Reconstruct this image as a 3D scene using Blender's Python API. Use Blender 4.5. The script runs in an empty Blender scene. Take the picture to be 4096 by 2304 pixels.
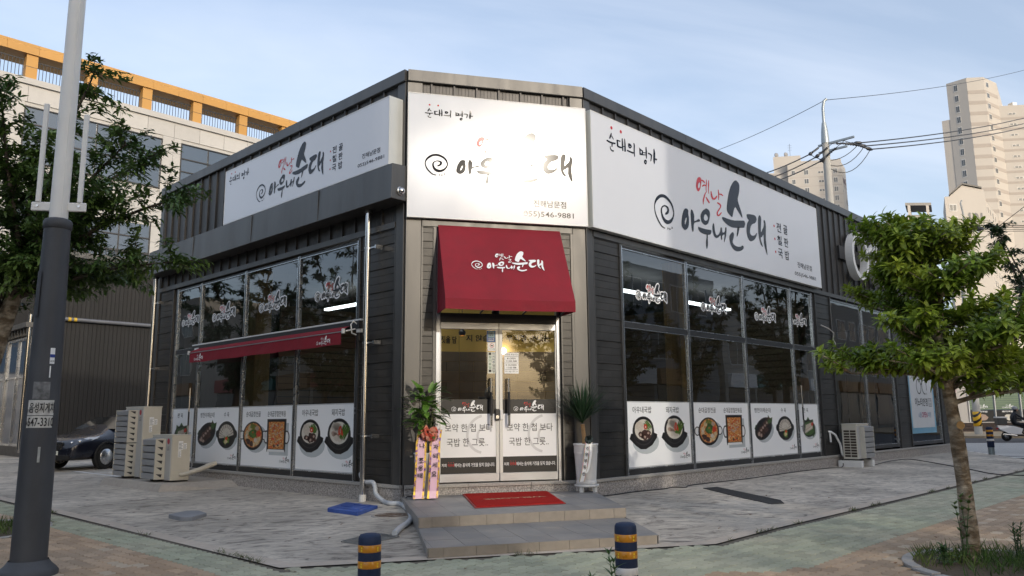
# Corner restaurant on a Korean street: built object by object with bpy (Blender 4.5)
import bpy, bmesh, math, random, json
from mathutils import Vector, Matrix, Euler
from mathutils.geometry import tessellate_polygon
random.seed(7)
scene = bpy.context.scene
COL = scene.collection
R = math.radians

# ---------------------------------------------------------------- camera
cam_d = bpy.data.cameras.new('camera'); cam = bpy.data.objects.new('camera', cam_d); COL.objects.link(cam)
cam_d.sensor_fit = 'HORIZONTAL'; cam_d.sensor_width = 36.0
cam_d.lens = 36.0 * 3140.0 / 4096.0
cam_d.clip_start = 0.1; cam_d.clip_end = 3000
YAW, PITCH, ROLL = R(14.76), R(9.37), R(-0.52)
fwd = Vector((math.sin(YAW)*math.cos(PITCH), math.cos(YAW)*math.cos(PITCH), math.sin(PITCH)))
rgt = Vector((math.cos(YAW), -math.sin(YAW), 0)); upv = rgt.cross(fwd)
rgt, upv = math.cos(ROLL)*rgt + math.sin(ROLL)*upv, -math.sin(ROLL)*rgt + math.cos(ROLL)*upv
cam.matrix_world = Matrix(((rgt.x, upv.x, -fwd.x, -1.455), (rgt.y, upv.y, -fwd.y, -12.096), (rgt.z, upv.z, -fwd.z, 0.984), (0, 0, 0, 1)))
scene.camera = cam

# ---------------------------------------------------------------- sky, sun, exposure
SUN_EL, SUN_AZ = R(18.6), R(15.5)            # azimuth measured from -Y towards +X
SUN = Vector((math.sin(SUN_AZ)*math.cos(SUN_EL), -math.cos(SUN_AZ)*math.cos(SUN_EL), math.sin(SUN_EL)))
world = bpy.data.worlds.new('World'); scene.world = world; world.use_nodes = True
wn = world.node_tree; wn.nodes.clear()
def N(nt, t, **kw):
    n = nt.nodes.new(t)
    for k, v in kw.items(): setattr(n, k, v)
    return n
sky = N(wn, 'ShaderNodeTexSky', sky_type='NISHITA', sun_disc=False, sun_elevation=SUN_EL,
        sun_rotation=math.atan2(SUN.x, SUN.y), altitude=20, air_density=1.0, dust_density=4.0, ozone_density=1.6)
tc = N(wn, 'ShaderNodeTexCoord'); sep = N(wn, 'ShaderNodeSeparateXYZ'); wn.links.new(tc.outputs['Generated'], sep.inputs[0])
zb = N(wn, 'ShaderNodeMath', operation='ADD'); zb.inputs[1].default_value = 0.16; wn.links.new(sep.outputs['Z'], zb.inputs[0])
zm = N(wn, 'ShaderNodeMath', operation='MAXIMUM'); zm.inputs[1].default_value = 0.05; wn.links.new(zb.outputs[0], zm.inputs[0])
dx = N(wn, 'ShaderNodeMath', operation='DIVIDE'); dy = N(wn, 'ShaderNodeMath', operation='DIVIDE')
wn.links.new(sep.outputs['X'], dx.inputs[0]); wn.links.new(zm.outputs[0], dx.inputs[1]); wn.links.new(sep.outputs['Y'], dy.inputs[0]); wn.links.new(zm.outputs[0], dy.inputs[1])
cmb = N(wn, 'ShaderNodeCombineXYZ'); wn.links.new(dx.outputs[0], cmb.inputs[0]); wn.links.new(dy.outputs[0], cmb.inputs[1])
mp = N(wn, 'ShaderNodeMapping'); mp.inputs['Rotation'].default_value = (0, 0, R(-32)); mp.inputs['Scale'].default_value = (0.55, 1.5, 1); wn.links.new(cmb.outputs[0], mp.inputs[0])
cn = N(wn, 'ShaderNodeTexNoise'); cn.inputs['Scale'].default_value = 1.1; cn.inputs['Detail'].default_value = 7; cn.inputs['Roughness'].default_value = .52; cn.inputs['Distortion'].default_value = .6
wn.links.new(mp.outputs[0], cn.inputs['Vector'])
cr = N(wn, 'ShaderNodeValToRGB'); cr.color_ramp.elements[0].position = .42; cr.color_ramp.elements[1].position = .78; cr.color_ramp.elements[0].color = (.27, .27, .27, 1); cr.color_ramp.elements[1].color = (.80, .80, .80, 1)
wn.links.new(cn.outputs['Fac'], cr.inputs[0])
cmix = N(wn, 'ShaderNodeMix', data_type='RGBA', blend_type='MIX'); cmix.inputs['B'].default_value = (3.75, 4.05, 4.6, 1)
wn.links.new(cr.outputs[0], cmix.inputs['Factor']); wn.links.new(sky.outputs[0], cmix.inputs['A'])
bg = N(wn, 'ShaderNodeBackground'); bg.inputs['Strength'].default_value = 0.12; wn.links.new(cmix.outputs['Result'], bg.inputs[0])
wo = N(wn, 'ShaderNodeOutputWorld'); wn.links.new(bg.outputs[0], wo.inputs[0])
sun_d = bpy.data.lights.new('sun', 'SUN'); sun_d.energy = 0.55; sun_d.angle = R(0.55); sun_d.color = (1, .92, .80)
sun = bpy.data.objects.new('sun', sun_d); COL.objects.link(sun); sun.rotation_euler = SUN.to_track_quat('Z', 'Y').to_euler()
vs = scene.view_settings; vs.view_transform = 'Standard'; vs.look = 'None'; vs.exposure = 1.1; vs.gamma = 1.0; vs.use_curve_mapping = False
scene.display_settings.display_device = 'sRGB'
scene.cycles.use_denoising = True; scene.cycles.max_bounces = 10; scene.cycles.transparent_max_bounces = 16
scene.cycles.sample_clamp_indirect = 6.0

# ---------------------------------------------------------------- materials
def lin(c):
    return tuple(((v/255)/12.92 if v/255 <= .04045 else ((v/255+.055)/1.055)**2.4) for v in c)
MATS = {}
def pm(name, col, rough=.55, metal=0., var=.12, vscale=6., bump=0., bscale=60., coat=0., spec=.5, stretch=None, hue=None, tint_scale=1.2, coat_rough=.1, obj_rand=0., isl_rand=0.):
    """principled material with two-scale procedural colour variation, gloss variation and relief"""
    if name in MATS: return MATS[name]
    m = bpy.data.materials.new(name); m.use_nodes = True; nt = m.node_tree; p = nt.nodes['Principled BSDF']
    c = tuple(col) + (1,)
    tcn = N(nt, 'ShaderNodeTexCoord'); vec = tcn.outputs['Object']
    if stretch:
        mpn = N(nt, 'ShaderNodeMapping'); mpn.inputs['Scale'].default_value = stretch; nt.links.new(vec, mpn.inputs[0]); vec = mpn.outputs[0]
    n1 = N(nt, 'ShaderNodeTexNoise'); n1.inputs['Scale'].default_value = vscale; n1.inputs['Detail'].default_value = 6; nt.links.new(vec, n1.inputs['Vector'])
    n2 = N(nt, 'ShaderNodeTexNoise'); n2.inputs['Scale'].default_value = tint_scale; n2.inputs['Detail'].default_value = 3; nt.links.new(vec, n2.inputs['Vector'])
    ad = N(nt, 'ShaderNodeMath', operation='ADD'); nt.links.new(n1.outputs['Fac'], ad.inputs[0]); nt.links.new(n2.outputs['Fac'], ad.inputs[1])
    mr = N(nt, 'ShaderNodeMapRange'); mr.inputs['From Min'].default_value = .55; mr.inputs['From Max'].default_value = 1.45; mr.inputs['To Min'].default_value = 1-var; mr.inputs['To Max'].default_value = 1+var
    nt.links.new(ad.outputs[0], mr.inputs[0]); fac = mr.outputs[0]
    if obj_rand or isl_rand:
        src = N(nt, 'ShaderNodeObjectInfo').outputs['Random'] if obj_rand else N(nt, 'ShaderNodeNewGeometry').outputs['Random Per Island']
        a = obj_rand or isl_rand
        m2 = N(nt, 'ShaderNodeMapRange'); m2.inputs['To Min'].default_value = 1-a; m2.inputs['To Max'].default_value = 1+a; nt.links.new(src, m2.inputs[0])
        mm = N(nt, 'ShaderNodeMath', operation='MULTIPLY'); nt.links.new(fac, mm.inputs[0]); nt.links.new(m2.outputs[0], mm.inputs[1]); fac = mm.outputs[0]
    base = None
    if hue:
        mx = N(nt, 'ShaderNodeMix', data_type='RGBA'); mx.inputs['A'].default_value = c; mx.inputs['B'].default_value = tuple(hue)+(1,)
        rp = N(nt, 'ShaderNodeMapRange'); rp.inputs['From Min'].default_value = .42; rp.inputs['From Max'].default_value = .62; nt.links.new(n2.outputs['Fac'], rp.inputs[0]); nt.links.new(rp.outputs[0], mx.inputs['Factor']); base = mx.outputs['Result']
    vm = N(nt, 'ShaderNodeVectorMath', operation='SCALE')
    if base: nt.links.new(base, vm.inputs[0])
    else: vm.inputs[0].default_value = col
    nt.links.new(fac, vm.inputs['Scale']); nt.links.new(vm.outputs[0], p.inputs['Base Color'])
    rr = N(nt, 'ShaderNodeMapRange'); rr.inputs['From Min'].default_value = .3; rr.inputs['From Max'].default_value = .7; rr.inputs['To Min'].default_value = max(.02, rough*.88); rr.inputs['To Max'].default_value = min(1, rough*1.14)
    nt.links.new(n1.outputs['Fac'], rr.inputs[0]); nt.links.new(rr.outputs[0], p.inputs['Roughness'])
    p.inputs['Metallic'].default_value = metal; p.inputs['Specular IOR Level'].default_value = spec
    if coat: p.inputs['Coat Weight'].default_value = coat; p.inputs['Coat Roughness'].default_value = coat_rough
    if bump:
        nb = N(nt, 'ShaderNodeTexNoise'); nb.inputs['Scale'].default_value = bscale; nb.inputs['Detail'].default_value = 5; nt.links.new(vec, nb.inputs['Vector'])
        bp = N(nt, 'ShaderNodeBump'); bp.inputs['Strength'].default_value = 1; bp.inputs['Distance'].default_value = bump; nt.links.new(nb.outputs['Fac'], bp.inputs['Height']); nt.links.new(bp.outputs[0], p.inputs['Normal'])
    MATS[name] = m; return m
def emit(name, col, strength):
    if name in MATS: return MATS[name]
    m = bpy.data.materials.new(name); m.use_nodes = True; nt = m.node_tree; nt.nodes.clear()
    e = N(nt, 'ShaderNodeEmission'); e.inputs[0].default_value = tuple(col)+(1,); e.inputs[1].default_value = strength
    o = N(nt, 'ShaderNodeOutputMaterial'); nt.links.new(e.outputs[0], o.inputs[0]); MATS[name] = m; return m
def glass(name, tint, ior=1.75, wob=.0):
    m = bpy.data.materials.new(name); m.use_nodes = True; nt = m.node_tree; nt.nodes.clear()
    fr = N(nt, 'ShaderNodeFresnel'); fr.inputs[0].default_value = ior
    tr = N(nt, 'ShaderNodeBsdfTransparent'); tr.inputs[0].default_value = tuple(tint)+(1,)
    gl = N(nt, 'ShaderNodeBsdfGlossy'); gl.inputs['Roughness'].default_value = .0; gl.inputs[0].default_value = (.95, .97, 1, 1)
    if wob:
        nb = N(nt, 'ShaderNodeTexNoise'); nb.inputs['Scale'].default_value = 1.3; nb.inputs['Detail'].default_value = 1.5
        tcn = N(nt, 'ShaderNodeTexCoord'); nt.links.new(tcn.outputs['Object'], nb.inputs['Vector'])
        bp = N(nt, 'ShaderNodeBump'); bp.inputs['Strength'].default_value = 1; bp.inputs['Distance'].default_value = wob; nt.links.new(nb.outputs['Fac'], bp.inputs['Height']); nt.links.new(bp.outputs[0], gl.inputs['Normal'])
    mx = N(nt, 'ShaderNodeMixShader'); nt.links.new(fr.outputs[0], mx.inputs[0]); nt.links.new(tr.outputs[0], mx.inputs[1]); nt.links.new(gl.outputs[0], mx.inputs[2])
    o = N(nt, 'ShaderNodeOutputMaterial'); nt.links.new(mx.outputs[0], o.inputs[0]); MATS[name] = m; return m

M_CHAR = pm('charcoal_painted_steel', (.128, .124, .118), .44, .8, .22, 3, .0004, 9, spec=.5, stretch=(2.5, 2.5, .35))
M_SIDING = pm('embossed_dark_siding', (.080, .077, .073), .44, .8, .30, 4, .0006, 30, stretch=(2.2, 2.2, .8), spec=.5, obj_rand=.12)
M_SEAM = pm('standing_seam_steel', (.088, .085, .083), .47, .8, .28, 3, .0008, 6, spec=.5, obj_rand=.12, stretch=(3, 3, .4))
M_ALU = pm('brushed_stainless', (.58, .59, .60), .26, .95, .08, 3, .0003, 30)
M_CHROME = pm('polished_stainless', (.58, .58, .58), .12, 1., .05, 3)
M_DARK = pm('dark_frame', (.035, .035, .037), .35, .2, .1, 5)
M_GRAN = pm('speckled_granite', (.27, .25, .235), .55, 0, .55, 85, .001, 120, tint_scale=45, hue=(.42, .39, .36))
M_GRANCAP = pm('honed_granite_cap', (.36, .345, .32), .45, 0, .35, 110, .0005, 120, tint_scale=60)
M_GLASS = glass('window_glass', (.66, .71, .70), 2.1, .0012)
M_GLASSD = glass('door_glass', (.86, .88, .86), 1.5, .0006)
M_WHITE = pm('sign_white_flex', (.745, .765, .81), .155, 0, .015, 2, spec=.5)
M_SIDE = pm('sign_cabinet_side', (.66, .67, .64), .35, .2, .06, 3)
M_INK = pm('sign_ink_black', (.008, .009, .016), .155, 0, .05, 5, spec=.28)
M_INKRED = pm('sign_ink_red', (.55, .018, .022), .155, 0, .05, 5)
for _m in (M_WHITE, M_INK, M_INKRED):      # stretched vinyl: the weave draws highlights out vertically
    _p = _m.node_tree.nodes['Principled BSDF']; _t = N(_m.node_tree, 'ShaderNodeTangent', direction_type='RADIAL', axis='Z')
    _m.node_tree.links.new(_t.outputs[0], _p.inputs['Tangent']); _p.inputs['Anisotropic'].default_value = .72; _p.inputs['Anisotropic Rotation'].default_value = 0.0
M_MAROON = pm('maroon_awning_cloth', (.25, .024, .036), .78, 0, .16, 5, .012, 5, spec=.2)
M_PRINTW = pm('poster_white', (.91, .92, .92), .22, 0, .02, 3)
M_PRINTK = pm('print_black', (.012, .012, .013), .35, 0, .05, 5)
M_PRINTWT = pm('print_white', (.90, .90, .90), .4, 0, .03, 5)
M_PRINTR = pm('print_red', (.60, .02, .02), .4, 0, .05, 5)
M_TILE = pm('grey_slate_tile', (.225, .222, .220), .55, 0, .22, 9, .0012, 35, obj_rand=.07, hue=(.25, .235, .22), tint_scale=2)
M_TILER = pm('brown_riser_tile', (.275, .24, .20), .55, 0, .22, 10, .0012, 40, obj_rand=.07)
M_PLAST = pm('white_plastic', (.74, .74, .72), .35, 0, .04, 4, spec=.5)

# ---------------------------------------------------------------- mesh helpers
def tag(o, label=None, cat=None, group=None, kind=None):
    if label: o['label'] = label
    if cat: o['category'] = cat
    if group: o['group'] = group
    if kind: o['kind'] = kind
    return o
def empty(name, loc=(0, 0, 0), rz=0, label=None, cat=None, group=None, kind=None):
    o = bpy.data.objects.new(name, None); o.empty_display_size = .1; COL.objects.link(o); o.location = loc; o.rotation_euler = (0, 0, rz)
    return tag(o, label, cat, group, kind)
def inst(name, me, parent=None, M=None):
    o = bpy.data.objects.new(name, me); COL.objects.link(o)
    if parent: o.parent = parent
    if M is not None: o.matrix_local = M
    return o
def copy_tree(o, parent=None):
    c = o.copy(); COL.objects.link(c); c.parent = parent
    for ch in list(o.children): copy_tree(ch, c)
    return c
class MB:
    def __init__(s, T=None): s.v = []; s.f = []; s.T = T; s.mi = []; s.m = 0; s.sm = []
    def add(s, vs, fs, smooth=False):
        b = len(s.v); T = s.T
        s.v += [tuple(T(*p)) if T else tuple(p) for p in vs]
        for f in fs: s.f.append([b+i for i in f]); s.mi.append(s.m); s.sm.append(smooth)
        return s
    def box(s, a, b):
        x0, y0, z0 = a; x1, y1, z1 = b
        return s.add([(x0,y0,z0),(x1,y0,z0),(x1,y1,z0),(x0,y1,z0),(x0,y0,z1),(x1,y0,z1),(x1,y1,z1),(x0,y1,z1)],
                     [(0,3,2,1),(4,5,6,7),(0,1,5,4),(1,2,6,5),(2,3,7,6),(3,0,4,7)])
    def prism(s, poly, z0, z1):
        n = len(poly)
        return s.add([(p[0],p[1],z0) for p in poly]+[(p[0],p[1],z1) for p in poly],
                     [list(range(n))[::-1], list(range(n,2*n))]+[(i,(i+1)%n,n+(i+1)%n,n+i) for i in range(n)])
    def quad(s, *p): return s.add(p, [tuple(range(len(p)))])
    def tube(s, pts, r, n=8, cap=True, smooth=True):
        pts = [Vector(p) for p in pts]; rs = r if isinstance(r, (list, tuple)) else [r]*len(pts)
        vs = []; prev = None
        for i, p in enumerate(pts):
            t = (pts[min(i+1, len(pts)-1)]-pts[max(i-1, 0)]).normalized()
            if prev is None: u = t.orthogonal().normalized()
            else:
                u = prev-t*prev.dot(t); u = u.normalized() if u.length > 1e-6 else t.orthogonal().normalized()
            prev = u; w = t.cross(u)
            vs += [p+(u*math.cos(2*math.pi*k/n)+w*math.sin(2*math.pi*k/n))*rs[i] for k in range(n)]
        fs = [(i*n+k, i*n+(k+1)%n, (i+1)*n+(k+1)%n, (i+1)*n+k) for i in range(len(pts)-1) for k in range(n)]
        s.add(vs, fs, smooth)
        if cap: b = len(vs); s.add([tuple(v) for v in vs[:n]], [tuple(range(n))[::-1]]); s.add([tuple(v) for v in vs[b-n:]], [tuple(range(n))])
        return s
    def lathe(s, prof, c=(0,0,0), n=24, smooth=True):
        vs = []; m = len(prof)
        for r, z in prof: vs += [(c[0]+r*math.cos(2*math.pi*k/n), c[1]+r*math.sin(2*math.pi*k/n), c[2]+z) for k in range(n)]
        return s.add(vs, [(i*n+k, i*n+(k+1)%n, (i+1)*n+(k+1)%n, (i+1)*n+k) for i in range(m-1) for k in range(n)], smooth)
    def sphere(s, c, r, nu=14, nv=8, sc=(1,1,1), v0=-90, v1=90):
        prof = []
        vs = []; 
        for j in range(nv+1):
            a = R(v0+(v1-v0)*j/nv)
            vs += [(c[0]+r*sc[0]*math.cos(a)*math.cos(2*math.pi*k/nu), c[1]+r*sc[1]*math.cos(a)*math.sin(2*math.pi*k/nu), c[2]+r*sc[2]*math.sin(a)) for k in range(nu)]
        return s.add(vs, [(j*nu+k, j*nu+(k+1)%nu, (j+1)*nu+(k+1)%nu, (j+1)*nu+k) for j in range(nv) for k in range(nu)], True)
    def mesh(s, name, mats, fix=True, bevel=0, seg=1):
        me = bpy.data.meshes.new(name); me.from_pydata(s.v, [], s.f)
        me.polygons.foreach_set('material_index', s.mi); me.polygons.foreach_set('use_smooth', s.sm)
        if fix or bevel:
            bm = bmesh.new(); bm.from_mesh(me)
            bmesh.ops.remove_doubles(bm, verts=bm.verts, dist=1e-6) if bevel else None
            if bevel: bmesh.ops.bevel(bm, geom=bm.edges[:], offset=bevel, segments=seg, affect='EDGES', profile=.6)
            bmesh.ops.recalc_face_normals(bm, faces=bm.faces[:]); bm.to_mesh(me); bm.free()
        for m in (mats if isinstance(mats, (list, tuple)) else [mats]): me.materials.append(m)
        me.update(); return me
    def build(s, name, mats, parent=None, fix=True, bevel=0, seg=1, M=None):
        return inst(name, s.mesh(name, mats, fix, bevel, seg), parent, M)

# ---------------------------------------------------------------- wall frames: s along wall, d outward, z up (z = 0 is the ledge)
aL, aR = R(58.6), R(31.4)
A = Vector((0, 0, 0)); B = Vector((3, 0, 0))
dL = Vector((-math.cos(aL), math.sin(aL), 0)); dR = Vector((math.cos(aR), math.sin(aR), 0)); dC = Vector((1, 0, 0))
nL = Vector((-math.sin(aL), -math.cos(aL), 0)); nR = Vector((math.sin(aR), -math.cos(aR), 0)); nC = Vector((0, -1, 0))
FR = {'L': (A, dL, nL), 'C': (A, dC, nC), 'R': (B, dR, nR)}
def WF(w):
    o, d, n = FR[w]
    return lambda s, t, z: o+d*s+n*t+Vector((0, 0, z))
def wmat(w, s=0, t=0, z=0):
    """placement matrix whose X = along the wall as READ from outside, Y = up, Z = outward"""
    o, d, n = FR[w]; x = -d if w == 'L' else d; u = Vector((0, 0, 1)); p = o+d*s+n*t+u*z
    return Matrix(((x.x, u.x, n.x, p.x), (x.y, u.y, n.y, p.y), (x.z, u.z, n.z, p.z), (0, 0, 0, 1)))
def fmat(w, s=0, t=0, z=0):
    """X along s, Y outward, Z up"""
    o, d, n = FR[w]; p = o+d*s+n*t+Vector((0, 0, z))
    return Matrix(((d.x, n.x, 0, p.x), (d.y, n.y, 0, p.y), (0, 0, 1, p.z), (0, 0, 0, 1)))
def dout(x, y):
    X = Vector((x, y, 0)); return max((X-A).dot(nL), (X-A).dot(nC), (X-B).dot(nR))
def gnd(x, y): return -.27-.026*max(dout(x, y), 0)

# ---------------------------------------------------------------- flat print: lettering and traced brush marks
LOGO_BLACK=[["B",[155,81,136,84,113,90,92,103,72,122,52,143,35,165,23,187,16,207,13,226,14,244,22,261,34,278,48,293,64,305,80,317,95,326,110,332,124,335,138,338,155,338,174,336,194,331,213,323,231,314,246,303,259,290,269,278,276,264,282,249,286,233,281,216,273,199,262,186,248,174,231,164,217,158,205,154,197,153,186,153,169,156,153,163,139,172,129,185,121,200,118,213,117,225,120,238,127,248,136,256,147,261,157,264,168,264,180,261,189,256,195,249,196,241,191,231,183,222,176,218,171,215,168,213,164,211],[146,71,126,74,99,80,76,95,55,113,35,135,18,159,8,182,3,204,0,223,1,242,4,260,11,278,20,296,33,313,50,329,71,344,97,357,126,365,154,367,178,365,200,359,221,350,240,341,257,329,272,315,284,301,292,286,297,270,301,254,303,237,301,218,294,200,287,184,276,169,264,153,244,136,214,123,179,116,151,122,133,133,120,145,109,160,102,176,98,193,95,207,95,222,100,237,109,251,123,263,141,271,159,277,178,278,197,276,214,270,223,259,226,246,223,231,214,217,199,205,182,197,167,195,159,196]],["P",[183,71,207,80,192,95],0],["P",[212,72,237,80,221,95],0],["P",[247,87,272,96,256,110],0],["P",[486,310,499,312,513,311,524,306,532,299,531,287,527,273,530,259,534,245,535,228,534,210,531,190,526,169,518,152,507,137,487,123,465,114,449,114,435,120,421,130,410,145,409,163,412,184,417,206,424,230,436,255,448,278,457,290,465,298,475,305],[493,231,496,227,496,218,491,203,484,187,476,173,469,163,465,164,464,171,465,181,469,194,475,206,481,218,487,227]],["P",[581,318,589,320,599,316,610,305,619,290,624,276,626,261,622,238,625,221,656,233,690,250,705,254,713,253,719,249,722,243,719,237,711,231,697,228,678,223,648,215,621,203,611,181,608,159,607,146,606,136,600,126,594,119,588,117,582,120,576,132,571,153,568,187,566,226,565,261,568,290,573,308],0],["P",[838,376,855,376,871,372,884,368,894,361,900,348,901,332,896,311,887,288,875,264,859,242,837,227,813,218,794,217,776,220,759,227,744,237,735,253,731,270,731,285,736,301,750,320,768,337,788,352,808,363,823,371],[818,319,830,318,841,313,852,305,859,296,859,285,852,274,836,264,817,258,803,260,792,266,790,275,791,286,796,298,803,308,810,315]],["P",[683,179,691,182,711,181,754,180,805,180,856,184,897,188,910,185,910,180,909,171,904,161,896,151,883,142,859,136,829,132,796,130,763,130,732,133,707,138,693,147,686,157,681,169],0],["P",[822,137,834,144,844,141,843,121,840,97,840,79,839,62,837,46,834,31,827,14,819,2,814,0,809,4,805,15,802,31,803,51,806,72,811,88,817,104,819,122],0],["P",[951,261,960,262,966,253,970,234,972,211,977,188,984,169,992,159,1003,156,1022,162,1042,173,1056,188,1067,205,1074,226,1081,243,1095,247,1108,242,1108,221,1111,201,1132,203,1153,214,1159,231,1162,248,1171,258,1180,263,1188,262,1192,254,1189,230,1182,202,1174,177,1163,154,1149,129,1137,111,1131,110,1130,121,1141,155,1148,185,1128,182,1105,167,1101,153,1100,139,1094,128,1088,123,1081,126,1075,135,1074,151,1071,164,1057,158,1039,145,1018,135,995,128,974,129,955,137,941,155,933,177,930,202,932,226,941,247],0],["P",[1413,761,1431,765,1448,763,1465,755,1480,743,1488,730,1490,710,1481,674,1468,636,1452,608,1441,584,1444,560,1456,535,1475,504,1495,472,1508,442,1514,418,1510,410,1499,411,1486,419,1467,433,1441,451,1414,469,1396,486,1381,492,1361,473,1344,444,1331,416,1321,392,1313,382,1303,380,1283,385,1260,395,1237,406,1219,421,1215,444,1219,472,1229,507,1243,545,1257,579,1273,613,1291,647,1313,679,1342,711,1370,737,1393,753],0],["P",[1124,349,1142,351,1168,351,1202,350,1244,350,1295,351,1356,356,1442,371,1520,385,1547,387,1554,382,1562,371,1563,357,1554,340,1542,324,1539,318,1517,313,1435,298,1348,285,1308,280,1281,280,1248,283,1216,288,1182,297,1152,308,1130,319,1117,330,1116,341],0],["P",[1404,301,1426,310,1444,308,1438,286,1424,259,1414,238,1403,221,1393,210,1384,204,1379,204,1377,211,1382,229,1390,253,1395,279],0],["P",[1304,236,1318,234,1328,226,1327,210,1321,191,1311,174,1301,159,1295,146,1296,133,1308,122,1329,113,1361,109,1396,109,1428,114,1454,121,1462,126,1467,130,1481,133,1496,133,1505,124,1505,112,1491,99,1467,86,1437,74,1402,65,1368,60,1334,61,1305,67,1281,78,1261,96,1246,117,1237,139,1232,160,1232,175,1238,188,1254,205,1274,220,1290,230],0],["P",[1611,465,1663,474,1721,480,1756,483,1781,481,1800,469,1809,453,1804,438,1793,424,1778,410,1759,398,1734,391,1709,382,1690,369,1675,353,1663,334,1655,315,1651,295,1654,279,1665,270,1682,265,1706,266,1731,272,1749,279,1763,289,1779,302,1791,311,1795,306,1792,293,1782,276,1765,257,1744,238,1719,223,1693,211,1669,204,1647,202,1627,205,1610,217,1595,235,1585,258,1580,285,1583,318,1592,350,1605,373,1620,390,1633,401,1640,408,1628,416,1612,424,1604,434,1601,445,1598,455],0],["P",[1870,502,1884,503,1894,496,1903,487,1907,471,1901,440,1892,402,1885,359,1883,329,1896,340,1915,364,1932,379,1946,394,1955,413,1959,432,1956,445,1954,455,1960,466,1969,471,1981,467,1992,456,1999,437,2000,409,1993,368,1985,322,1982,281,1984,238,1990,177,1994,125,1990,112,1980,119,1966,138,1952,167,1940,196,1932,230,1935,277,1936,314,1919,305,1898,284,1882,279,1872,274,1870,262,1874,244,1890,217,1905,193,1905,184,1897,184,1881,189,1862,201,1848,221,1836,250,1828,289,1824,331,1826,369,1830,404,1833,436,1838,465,1853,488],0]]
LOGO_RED=[["P",[740,647,755,649,768,646,776,638,780,626,778,611,773,593,767,574,759,555,749,537,738,522,728,513,718,509,706,509,695,513,686,524,680,538,679,552,681,566,685,581,691,596,701,615,713,632,726,641],[742,597,749,595,753,589,751,577,746,562,738,550,730,541,722,539,716,543,716,554,718,566,723,579,730,589,736,595]],["B",[767,619,777,620,791,620,801,620,809,617,818,611,825,607],[771,630,782,632,799,634,817,634,829,629,838,622,844,617]],["B",[793,566,801,571,811,577,818,581,827,583,840,585,851,587],[779,570,786,576,796,584,811,593,830,597,846,598,856,598]],["B",[861,648,859,639,857,625,853,611,851,597,848,583,846,568,846,552,848,536,849,524],[871,651,872,642,873,629,873,615,869,600,865,586,861,571,860,555,861,539,861,527]],["B",[902,652,899,641,895,625,891,608,889,595,888,580,887,566,888,550,890,534,892,523],[914,655,914,644,913,629,913,613,909,598,905,584,903,569,902,553,902,537,902,525]],["B",[836,526,829,517,819,504,809,490,800,475,792,460,784,443,783,427,784,412,785,402],[849,526,845,517,838,505,831,491,823,477,815,461,809,446,803,431,799,415,795,404]],["B",[839,483,841,476,846,467,852,457,866,448,881,439,892,432],[848,487,856,483,867,477,879,470,890,460,902,450,911,442]],["B",[933,557,930,541,930,521,935,503,945,487,966,481,995,486,1019,499,1039,514,1049,527,1053,536],[947,560,952,547,959,530,967,514,977,503,983,501,986,501,1000,508,1016,519,1030,529,1040,536]],["B",[1066,597,1066,588,1066,574,1066,561,1066,550,1065,540,1064,529,1064,517,1065,506,1066,498],[1080,601,1083,592,1086,579,1089,566,1088,555,1086,544,1084,533,1081,521,1078,509,1076,500]],["B",[1082,552,1093,554,1107,556,1117,557,1128,557,1142,554,1152,552],[1081,561,1092,564,1109,569,1129,572,1144,569,1156,564,1163,559]],["B",[1034,463,1047,461,1063,457,1079,454,1089,450,1090,444,1084,433,1066,416,1045,398,1030,382,1020,367,1019,353,1028,341,1051,341,1074,349,1090,361,1102,372,1114,382,1122,390],[1045,475,1061,475,1082,473,1100,468,1114,460,1114,447,1104,432,1085,413,1065,395,1052,381,1044,370,1047,361,1053,357,1053,357,1058,359,1069,366,1084,377,1101,386,1114,393]]]
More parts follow.
